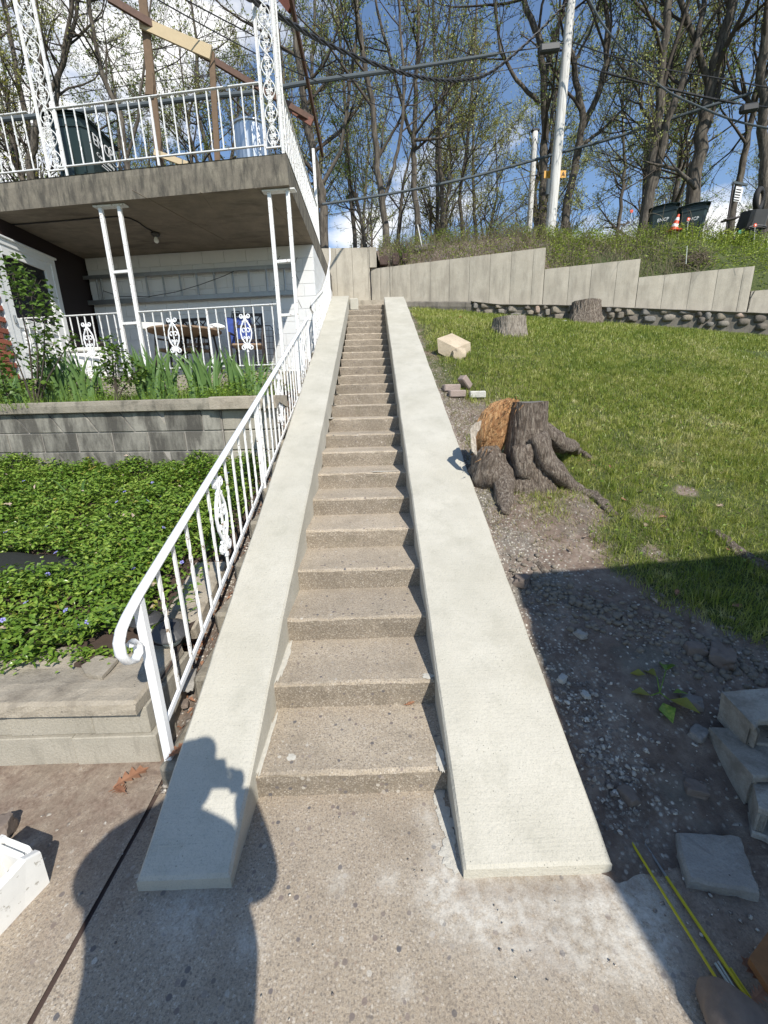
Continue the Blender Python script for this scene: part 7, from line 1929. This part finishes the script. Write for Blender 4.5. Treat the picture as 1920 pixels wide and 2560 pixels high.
# hollow blocks: shells and webs
def hollow_block(loc, M3, lab, mat_, jag=0.0, seed=0, L_=.39, W_=.19, H_=.19):
    r = root('concrete_block', loc, lab, 'concrete block'); rs = random.Random(seed); L0 = Vector(loc)
    def piece(name, x0, x1, y0, y1, z0, z1, jg):
        n = 9; rows = []
        for i in range(n + 1):
            x = lerp(x0, x1, i / n); zt = z1 - (jag * (rs.random() * .5 + .5 * (.5 + .5 * math.sin(i * 1.1 + seed))) if jg else 0)
            c_ = .006
            rows.append([(x, y0, z0), (x, y0, lerp(z0, zt, .5)), (x, y0, zt - c_), (x, y0 + c_, zt), (x, y1 - c_, zt), (x, y1, zt - c_), (x, y1, z0), (x, y0, z0)])
        mb = MB().grid([[(x0, (y0 + y1) / 2, (z0 + z1) / 2)] * 8] + rows + [[(x1, (y0 + y1) / 2, (z0 + z1) / 2)] * 8])
        mb.v = [tuple(M3 @ (Vector(v) + Vector((mn.noise(Vector(v) * 12 + Vector((seed, 0, 0))), mn.noise(Vector(v) * 12), 0)) * .004) + L0) for v in mb.v]
        obj(name, mb, mat_, r)
    t = .032
    piece('face_shell', -L_ / 2, L_ / 2, -W_ / 2, -W_ / 2 + t, 0, H_, True); piece('face_shell', -L_ / 2, L_ / 2, W_ / 2 - t, W_ / 2, 0, H_, True)
    for x in (-L_ / 2 + .002, -.015, L_ / 2 - .032): piece('web', x, x + .03, -W_ / 2 + t + .001, W_ / 2 - t - .001, 0, H_ - .01, True)
    return r
def basis(x, z):
    x = Vector(x).normalized(); z = Vector(z); z = (z - x * z.dot(x)).normalized(); y = z.cross(x); return Matrix((x, y, z)).transposed()
p1, p2 = hz(133, 2206, .0), hz(-20, 2372, .0)
d = (p2 - p1).normalized(); nrm = Vector((-d.y, d.x, 0)) if d.x > 0 else Vector((d.y, -d.x, 0))
nn = Vector((0, 0, 1)).cross(d)
inward = nn if nn.x < 0 else -nn
hollow_block(p1 + d * .20 + inward * .10, basis(d, (0, 0, 1)), 'broken white-painted hollow block at the left edge of the pavement', M_WBLOCK2, .045, 3)
q1, q2 = hz(1752, 1904, .02), hz(1862, 2040, .02); d = (q2 - q1).normalized(); nn = Vector((0, 0, 1)).cross(d); outw = nn if nn.x > 0 else -nn
zup = (Vector((0, 0, 1)) + d * .0).normalized()
hollow_block(q1 + outw * .196 + Vector((0, 0, .095)), basis(outw, d), 'tall grey hollow block on its side, left one of the broken stack at the right', M_CMU_DIRTY, .010, 5, H_=.25)
hollow_block(q1 + outw * .235 - d * .06 + Vector((0, 0, .275)), basis(outw + Vector((0, 0, .12)), d + Vector((0, 0, -.10))), 'upper broken grey hollow block crowning the stack at the right edge', M_CMU_DIRTY, .05, 6, H_=.20, W_=.16, L_=.32)
hollow_block(q2 + outw * .20 + d * .02 + Vector((0, 0, .07)), basis(outw * .9 + d * .5, d), 'lowest grey hollow block, nearest the flagstones at the right edge', M_CMU_DIRTY, .015, 8, L_=.36, W_=.15, H_=.18)

# ================================================================ POLES, CABLES
def pole(px, Y, r0, r1, lab, topz=None):
    a, b = [hy(x, y, Y) for x, y in px]; a.z = bz(a.x, Y) - .3; r = root('utility_pole', a, lab, 'utility pole'); n = 14
    pts = [a.lerp(b, i / n) + Vector((.012 * mn.noise(Vector((i, 2, 0))), 0, 0)) for i in range(n + 1)]; mb = MB(); mb.tube(pts, [lerp(r0, r1, i / n) for i in range(n + 1)], 14); obj('shaft', mb, M_POLE, r, smooth=True); return r, a, b
P1, pa, pb_ = pole([(1372, 600), (1433, -60)], 13.2, .14, .105, 'tall bleached wooden utility pole on the bank, with an amber tag')
P2, _a, _b = pole([(1321, 585), (1338, 330)], 21.0, .14, .11, 'shorter bleached wooden pole farther off, left of the tall one')
mb = MB(); q = _b; mb.box(q + Vector((0, 0, .05)), (.34, .2, .1), ch=.03); obj('cap', mb, M_WIRE, P2)
mb = MB(); mb.bar(hy(1338, 345, 21), hy(1366, 440, 15), .02, .02); obj('guy_wire', mb, M_WIRE, P2)
def onpole(py, off=.16): return hy(1372 + (600 - py) * (61 / 660), py, 13.2 + off)
mb = MB(); q = onpole(436); mb.box(q + Vector((.0, 0, 0)), (.60, .02, .17)); obj('amber_tag', mb, M_SIGN, P1)
q2 = onpole(436, .145); text_mesh('A', .15, M_WIRE, P1, 'tag_letter', q2 + Vector((.23, -.01, 0)), (PI / 2, 0, 0)); text_mesh('I', .15, M_WIRE, P1, 'tag_letter', q2 + Vector((-.20, -.01, 0)), (PI / 2, 0, 0))
mb = MB(); mb.tube([hy(1371, 448, 13.05), hy(1368, 487, 13.05)], .045, 8); obj('conduit', mb, M_GUARD, P1)
q = onpole(436, -.13)
def cable(name, pts, rad, m, lab, Ys, n=40, twist=0, sec=None, sides=6):
    """cable hung through points of the picture whose distances run through Ys"""
    k = len(pts); P = [hy(x, y, float(np.interp(i, np.linspace(0, k - 1, len(Ys)), Ys))) for i, (x, y) in enumerate(pts)]
    t = np.linspace(0, k - 1, n); idx = np.arange(k)
    # smooth (Catmull-Rom)
    def cm(u):
        i = min(int(u), k - 2); f = u - i; a, b, c_, d_ = P[max(i - 1, 0)], P[i], P[i + 1], P[min(i + 2, k - 1)]
        return .5 * ((2 * b) + (c_ - a) * f + (2 * a - 5 * b + 4 * c_ - d_) * f * f + (-a + 3 * b - 3 * c_ + d_) * f ** 3)
    Q = [cm(u) for u in t]; mb = MB()
    if twist:
        for ph in (0, PI):
            QQ = [q_ + Vector((0, math.cos(i * 1.1 + ph), math.sin(i * 1.1 + ph))) * rad * .75 for i, q_ in enumerate([cm(u) for u in np.linspace(0, k - 1, n * 3)])]; mb.tube(QQ, rad * .75, 5)
    else: mb.tube(Q, rad, sides)
    if sec is None: return obj(name, mb, m, label=lab, cat='cable')
    r = root(name, Q[0], lab, 'cable'); obj('wire', mb, m, r)
    for s0, s1, sr, sm in sec: mb = MB(); mb.tube([cm(u) for u in np.linspace(s0, s1, 16)], sr, 8); obj('sleeve', mb, sm, r)
    return r
cable('service_cable', [(560, -45), (700, 42), (826, 114), (974, 173), (1080, 198), (1160, 200), (1227, 181), (1320, 105), (1402, 22), (1428, -10)], .026, M_WIRE, 'thick twisted black service cable sagging from the house to the tall pole', (5.6, 6.5, 7.8, 9.4, 10.6, 11.5, 12.2, 12.8, 13.1, 13.2), 50, twist=1)
cable('sleeved_cable', [(-60, 305), (80, 292), (311, 267), (519, 242), (643, 230), (776, 205), (1012, 172), (1242, 135), (1350, 118), (1422, 104)], .014, M_WIRE, 'overhead cable in a grey-blue sleeve crossing behind the balcony railing', (9.6, 9.8, 10.2, 10.5, 10.8, 11.1, 11.8, 12.6, 13, 13.2), 50, sec=[(-0.0, 5.9, .044, M_GUARD), (5.95, 6.0, .048, M_GUARD), (6.0, 7.0, .036, M_GUARD)])
cable('sleeved_cable', [(770, 515), (805, 511), (961, 487), (1071, 466), (1193, 439), (1401, 382), (1557, 338), (1747, 274), (1874, 234), (1960, 200)], .012, M_WIRE, 'lower overhead cable in a grey sleeve running behind both poles to the right', (12, 12.3, 13, 13.3, 13.6, 13.8, 13.2, 12.4, 12, 11.8), 50, sec=[(1.0, 3.0, .030, M_GUARD), (3.05, 8.0, .034, M_GUARD)])
cable('overhead_cable', [(1455, -40), (1473, 0), (1515, 72), (1587, 156), (1663, 224), (1747, 266), (1832, 300), (1920, 321), (1990, 335)], .020, M_GUARD, 'thick grey cable curving down across the big trunks at the upper right', (12.5, 12, 11), 40)
cable('overhead_cable', [(1431, 105), (1515, 135), (1642, 169), (1800, 196), (1920, 219), (1990, 232)], .014, M_WIRE, 'upper thin black cable running right from the tall pole', (13.2, 12, 11), 30)
cable('overhead_cable', [(1431, 156), (1511, 181), (1642, 215), (1811, 253), (1920, 268), (1990, 276)], .014, M_WIRE, 'black cable with a dark splice case at the right edge', (13.2, 12, 11), 30, sec=[(1.0, 3.2, .024, M_WIRE)])
mb = MB(); q = hy(1872, 271, 11.3); mb.box(q, (.40, .14, .17), Matrix.Rotation(-.12, 3, 'Y') , ch=.04); obj('splice_case', mb, M_WIRE, label='black splice case hanging on a cable at the right edge', cat='splice case')
mb = MB(); q = hy(1374, 121, 13.0); mb.box(q, (.50, .16, .17), Matrix.Rotation(-.08, 3, 'Y'), ch=.03); obj('terminal_box', mb, simple('grey_terminal', (.06, .062, .065), .6), label='grey terminal box strung on the cables left of the tall pole', cat='terminal box')
for pts, Ys, lab in (([(660, 140), (700, 124), (970, 80), (1200, 30), (1330, -8)], (16, 18), 'thin wire crossing the sky highest, above the central trees'), ([(690, 248), (700, 247), (1080, 202), (1400, 154)], (14, 13.4), 'thin wire just below the twisted service cable'), ([(350, -30), (395, 0), (638, 133), (820, 215), (1000, 285)], (6, 11), 'left one of two thin wires slanting behind the right iron column'), ([(420, -30), (465, 0), (692, 118), (830, 180), (1010, 250)], (6, 11), 'right one of two thin wires slanting behind the right iron column'),
                     ([(-60, 225), (0, 217), (346, 173), (643, 133), (760, 112)], (16, 17), 'thin wire passing behind the pale board of the wooden frame'), ([(300, 140), (395, 123), (638, 89), (800, 60)], (18, 19), 'faint high wire across the clouds at the left'), ([(0, 262), (346, 210), (643, 172), (760, 150)], (16, 17), 'lower thin wire behind the balcony frame'), ([(805, 540), (1100, 490), (1400, 422), (1560, 370), (1700, 318), (1860, 250)], (14, 13), 'thin wire hanging under the lower sleeved cable')):
    cable('thin_wire', pts, .010, M_WIRE, lab, Ys, 24, sides=4)

# ================================================================ THINGS ON THE BANK
def place_y(px, py, Y): return hy(px, py, Y)
def seat(px, Y): x = hy(px, 560, Y).x; return Vector((x, Y, bz(x, Y)))
q = hp(1658, 538, 0, RP + 2.75, .33); b, _, _ = cart((q.x, q.y, q.z - .86), -.55, 'left green wheeled bin on the bank, behind the cone', h=.98, w=.6, d=.85, tilt=-.05)
text_mesh('ENCP', .10, M_WHITEPL, b, 'lettering', Vector(b.location) + Vector((-.235, -.395, .62)), (PI / 2, 0, -.55), .002, .95)
q = hp(1730, 536, 0, RP + 2.7, .33); b, _, _ = cart((q.x, q.y, q.z - .86), -.55, 'right green wheeled bin on the bank, right of the cone', h=.98, w=.6, d=.85, tilt=-.05)
text_mesh('ENCP', .10, M_WHITEPL, b, 'lettering', Vector(b.location) + Vector((-.235, -.395, .62)), (PI / 2, 0, -.55), .002, .95)
q = hp(1866, 572, 0, RP + 2.4, .33); b, _, _ = cart((q.x, q.y, q.z - .48), .0, 'dark bin with a green label strip near the right edge, tipped forward', h=.50, w=.42, d=.45, tilt=.2, mat_=M_BLACKPL)
mb = MB(); q = hp(1862, 578, 0, RP + 2.13, .33); mb.box(q, (.30, .02, .07), Matrix.Rotation(-.10, 3, 'Y')); obj('green_label', mb, simple('mint_green_label', (.10, .42, .28), .5), b)
q0 = hp(1683, 578, 0, RP + 1.9, .33); q1 = hp(1697, 536, 0, RP + 1.9, .33); cn = root('traffic_cone', q0, 'orange and white striped traffic cone leaning between the two green bins', 'traffic cone')
H_ = (q1 - q0).length; qq = (q1 - q0).to_track_quat('Z', 'Y').to_matrix(); prof = [(0, .095), (.22, .08), (.42, .064), (.62, .05), (.8, .036), (1.0, .022)]
for i in range(5):
    mb = MB(); mb.lathe(q0, [(prof[i][1], prof[i][0] * H_), (prof[i + 1][1], prof[i + 1][0] * H_)], 16, rot=qq, cap=False); obj('band', mb, M_ORANGE if i % 2 == 0 else M_WHITEPL, cn, smooth=True)
mb = MB(); mb.box(q0, (.26, .26, .03), ch=.01); obj('foot', mb, M_ORANGE, cn)
for (x0, y0, x1, y1, Y, lab) in ((1715, 622, 1721, 548, 9.7, 'red reflector stake in front of the right green bin'), (1888, 610, 1888, 563, 9.3, 'red reflector stake by the dark bin with the green label'), (1574, 580, 1579, 528, 12.0, 'small far reflector stake left of the big double trunk')):
    Y = hp(x0, y0, 0, RP + {9.7: 1.9, 9.3: 2.0, 12.0: 2.4}[Y], .33).y; a, b2 = hy(x0, y0, Y), hy(x1, y1, Y); r = root('reflector_stake', a, lab, 'stake'); mb = MB(); mb.tube([a - Vector((0, 0, .3)), b2], .005, 6); obj('rod', mb, M_WHITEPL, r); mb = MB(); mb.lathe(b2, [(.038, -.006), (.038, .006)], 16, rot=Matrix.Rotation(PI / 2, 3, 'X')); obj('reflector', mb, M_ORANGE, r)
    mb = MB(); mb.lathe(b2 + Vector((0, -.01, 0)), [(.016, -.006), (.016, .004)], 12, rot=Matrix.Rotation(PI / 2, 3, 'X')); obj('centre_dot', mb, M_WHITEPL if Y < 11 else M_ORANGE, r)
mb = MB(); mb.tube([hy(1715, 660, 9.3), hy(1718, 615, 9.35)], .008, 5); obj('pale_stick', mb, M_ROD, label='short pale stick standing in the bank under the cone', cat='stick')
# signpost with bracket, small plate and shelf
Ysp = hp(1806, 620, 0, RP + 1.9, .33).y; sp_ = root('sign_post', hy(1805, 640, Ysp), 'leaning dark metal post with a hanging white notice and a small shelf', 'sign post')
mb = MB(); mb.bar(hy(1804, 650, Ysp), hy(1834, 456, Ysp), .03, .03, ch=.004); obj('post', mb, M_CHAIR, sp_)
mb = MB(); mb.bar(hy(1833, 456, Ysp), hy(1868, 463, Ysp), .035, .045, ch=.003); obj('bracket', mb, M_GUARD, sp_)
mb = MB(); mb.prism([tuple(hy(x, y, Ysp - .02)) for x, y in ((1833, 503), (1850, 506), (1858, 470), (1840, 466))], (0, -.012, 0)); obj('notice', mb, M_WHITEPL, sp_)
mb = MB()
for i in range(5): mb.bar(hy(1841 - i * 1.6, 473 + i * 6.5, Ysp - .036), hy(1854 - i * 1.6, 475 + i * 6.5, Ysp - .036), .02, .002, up=(0, 1, 0))
obj('printed_lines', mb, M_CHAIR, sp_)
mb = MB(); mb.bar(hy(1808, 552, Ysp), hy(1843, 545, Ysp), .16, .03, up=(0, 0, 1)); obj('shelf', mb, M_CHAIR, sp_)
q = hy(1897, 498, 11.35); ti_ = root('hanging_tire', q, 'black tire hung against the thick trunk at the right edge', 'tire'); mb = MB(); R_ = Matrix.Rotation(PI / 2, 3, 'X') @ Matrix.Rotation(.6, 3, 'Y')
mb.tube([q + R_ @ Vector((math.cos(t) * .20, math.sin(t) * .20, 0)) for t in [j * 2 * PI / 24 for j in range(25)]], .06, 10, cap=False); obj('tire_body', mb, M_TIRE, ti_, smooth=True)
mb = MB(); mb.lathe(q, [(.15, -.005), (.15, .005)], 20, rot=R_); obj('pale_disc', mb, M_PALEBARK, ti_)
# brush pile
q = hp(1738, 652, 0, RP + .75, .33); bp2 = root('brush_pile', q, 'rounded heap of dry twigs just above the stepped wall', 'brush pile'); rs = np.random.default_rng(9); polys = []
for i in range(260):
    d_ = rs.normal(0, 1, 3); d_[2] = abs(d_[2]) * .7; d_ /= np.linalg.norm(d_); p = np.array(q) + d_ * np.array([.30, .25, .20]) * rs.uniform(.5, 1.05) + [0, 0, -.05]; t_ = np.cross(d_, rs.normal(0, 1, 3)); a, b, _ = grow(rs, p, t_, rs.uniform(.15, .45), .006, 6, .15, -.08, .5); polys.append((a, b))
V, F = tubes_np(polys, 3); np_mesh('twigs', V, F, M_BANKDRY, parent=bp2, loc=tuple(bp2.location))
# dark timbers, slab lump and white stake by the notch in the wall
for k, (x0, y0, x1, y1, lab) in enumerate(((945, 640, 975, 668, 'dark rotten timber end next to the wall notch'), (978, 632, 1000, 668, 'second upright dark timber behind the wall notch'), (1003, 634, 1020, 660, 'third, shorter dark timber end by the green plant'))):
    a = hy((x0 + x1) / 2, y1, 11.75); w = hy(x1, y1, 11.75).x - hy(x0, y1, 11.75).x; h_ = hy(x0, y0, 11.75).z - a.z
    mb = rock((a.x, 11.75, a.z + h_ / 2), (w * .5, .16, h_ * .56), k + 60, 3, .3, .4); obj('rotten_timber', mb, M_TIMBER, label=lab, cat='timber')
mb = MB(); a, b = hy(1036, 624, 12.2), hy(1088, 617, 12.2); mb.bar(a, b, .2, .14, ch=.02); obj('timber_beam', mb, M_LEDGE, label='grey squared beam lying on the bank edge under the white stake', cat='timber')
mb = MB(); mb.tube([hy(1055, 617, 12.0), hy(1044, 562, 12.0)], [.012, .012], 6); obj('white_stake', mb, M_WHITEPL, label='thin white leaning stake on the bank above the wall', cat='stake')

# ================================================================ SHADOW CASTER (added, unseen behind the camera, right; shaped to shade the dirt)
gg = root('shadow_caster', (5, -2.5, 0), 'unseen added block shaped to cast the shade on the right, behind the camera', 'shadow_caster')
A_, B_ = Vector((2.244, -.06, 0)), Vector((2.69, -4.6, 0)); C_, D_ = Vector((10.0, .75, 0)), Vector((10.4, -4.6, 0))
mb = MB(); mb.prism([tuple(p + Vector((.25 if p.x < 4 else 0, -.12, 0))) for p in (B_, D_, C_, A_)], (0, 0, 2.92)); obj('wall', mb, M_WBLOCK2, gg)
mb = MB(); mb.prism([tuple(p + Vector((0, 0, 2.93))) for p in (B_, D_, C_, A_)], (0, 0, .17)); obj('roof', mb, M_BEAM, gg)

# ================================================================ PHOTOGRAPHER (behind the camera; only the shadow is seen)
def skinned(name, joints, edges, radii, root_i, mat_, parent, sub=2):
    me = bpy.data.meshes.new(name); me.from_pydata([tuple(j) for j in joints], edges, []); me.update(); o = bpy.data.objects.new(name, me); COL.objects.link(o)
    sk = o.modifiers.new('skin', 'SKIN'); sv = me.skin_vertices[0].data if me.skin_vertices else None
    if sv is None:
        bpy.context.view_layer.objects.active = o; o.select_set(True); bpy.ops.object.skin_root_mark  # noqa
    sv = me.skin_vertices[0].data
    for i, r_ in enumerate(radii): sv[i].radius = (r_, r_ if not isinstance(r_, tuple) else r_[1]) if not isinstance(r_, tuple) else r_; sv[i].use_root = (i == root_i)
    ss = o.modifiers.new('sub', 'SUBSURF'); ss.levels = sub; ss.render_levels = sub
    bpy.context.view_layer.update(); me2 = bpy.data.meshes.new_from_object(o.evaluated_get(bpy.context.evaluated_depsgraph_get())); bpy.data.objects.remove(o)
    me2.materials.clear(); me2.materials.append(mat_); me2.polygons.foreach_set('use_smooth', [True] * len(me2.polygons))
    o2 = bpy.data.objects.new(name, me2); COL.objects.link(o2); o2.parent = parent; o2.location = -Vector(parent.location); return o2
px_, py_ = .02, -.31
man = root('person', (px_, py_, 0), 'person in a cap and dark jacket holding up a phone, seen only by shadow', 'person')
J = [(.07, -.04, .98), (.07, -.04, 1.14), (.05, -.02, 1.36), (.05, .02, 1.56), (.09, .06, 1.68),
     (-.17, 0, 1.53), (-.29, .08, 1.36), (.04, .25, 1.58), (.23, 0, 1.53), (.34, .08, 1.34), (.24, .25, 1.58),
     (-.11, 0, .92), (-.13, .02, .50), (-.14, -.02, .08), (-.15, .12, .04), (.11, 0, .92), (.13, .02, .50), (.14, -.02, .08), (.15, .12, .04)]
J = [(a + px_, b + py_, c) for a, b, c in J]
E_ = [(0, 1), (1, 2), (2, 3), (3, 4), (3, 5), (5, 6), (6, 7), (3, 8), (8, 9), (9, 10), (0, 11), (11, 12), (12, 13), (13, 14), (0, 15), (15, 16), (16, 17), (17, 18)]
Rr = [(.29, .29), (.285, .28), (.25, .22), (.13, .12), .065, .10, .085, .04, .10, .085, .04, .12, .085, .05, .045, .12, .085, .05, .045]
try:
    me = bpy.data.meshes.new('t'); 
    body = None
    o = bpy.data.objects.new('body', me); me.from_pydata(J, E_, []); COL.objects.link(o)
    sk = o.modifiers.new('skin', 'SKIN')
    if not me.skin_vertices:
        with bpy.context.temp_override(object=o, active_object=o): bpy.ops.mesh.customdata_skin_add()
    sv = me.skin_vertices[0].data
    for i, r_ in enumerate(Rr):
        sv[i].radius = r_ if isinstance(r_, tuple) else (r_, r_); sv[i].use_root = (i == 0)
    ss = o.modifiers.new('sub', 'SUBSURF'); ss.levels = 2; ss.render_levels = 2
    bpy.context.view_layer.update(); me2 = bpy.data.meshes.new_from_object(o.evaluated_get(bpy.context.evaluated_depsgraph_get())); bpy.data.objects.remove(o)
    me2.materials.clear(); me2.materials.append(M_CLOTH); me2.polygons.foreach_set('use_smooth', [True] * len(me2.polygons))
    o2 = bpy.data.objects.new('body', me2); COL.objects.link(o2); o2.parent = man; o2.location = -Vector(man.location)
except Exception as ex:
    print('skin failed', ex)
hc = Vector((px_ + .11, py_ + .09, 1.785)); mb = rock(hc, (.092, .11, .13), 2, 3, .03)
mb.add(*(lambda m: (m.v, m.f))(rock(hc + Vector((0, .105, -.01)), (.014, .02, .025), 1, 1, .1)))
for s in (-1, 1): mb.add(*(lambda m: (m.v, m.f))(rock(hc + Vector((s * .082, 0, -.01)), (.012, .02, .033), 1, 1, .1)))
obj('head', mb, M_SKIN, man, smooth=True)
mb = MB(); mb.lathe(hc + Vector((0, 0, .03)), [(.108, 0), (.112, .03), (.098, .085), (.06, .12), (.005, .13)], 20); mb.prism([tuple(hc + Vector((math.sin(t) * .085, .05 + .13 * math.cos(t), .035))) for t in [-1.4 + .28 * k for k in range(11)]], (0, 0, .008)); obj('cap', mb, M_CLOTH, man, smooth=False)
for s in (-1, 1):
    mb = MB(); w_ = Vector((px_ + .14 + s * .10, py_ + .25, 1.58)); pm2 = Vector((CAM[0] + s * .075, -.045, 1.60)); mb.add(*(lambda m: (m.v, m.f))(rock(w_.lerp(pm2, .7), (.022, .045, .042), 3, 2, .05)))
    for k in range(4): b0 = pm2 + Vector((s * .005, 0, -.03 + .022 * k)); mb.tube([b0 + Vector((s * .01, -.03, 0)), b0, b0 + Vector((-s * .02, .012, .002)), b0 + Vector((-s * .042, .014 , .0))], [.010, .0095, .008, .006], 7)
    mb.tube([pm2 + Vector((0, -.04, -.02)), pm2 + Vector((-s * .012, -.035, .02)), pm2 + Vector((-s * .035, -.032, .035))], [.012, .010, .008], 7); obj('hand', mb, M_SKIN, man, smooth=True)
ph = root('phone', (CAM[0], -.03, 1.6), 'black phone held upright just behind the lens position', 'phone')
mb = MB(); mb.box((CAM[0], -.026, 1.612), (.075, .008, .15), ch=.003); obj('phone_body', mb, M_BLACKGLASS, ph); mb = MB(); mb.box((CAM[0] - .014, -.0205, 1.668), (.03, .0025, .03), ch=.001); obj('camera_bump', mb, M_BLACKPL, ph)
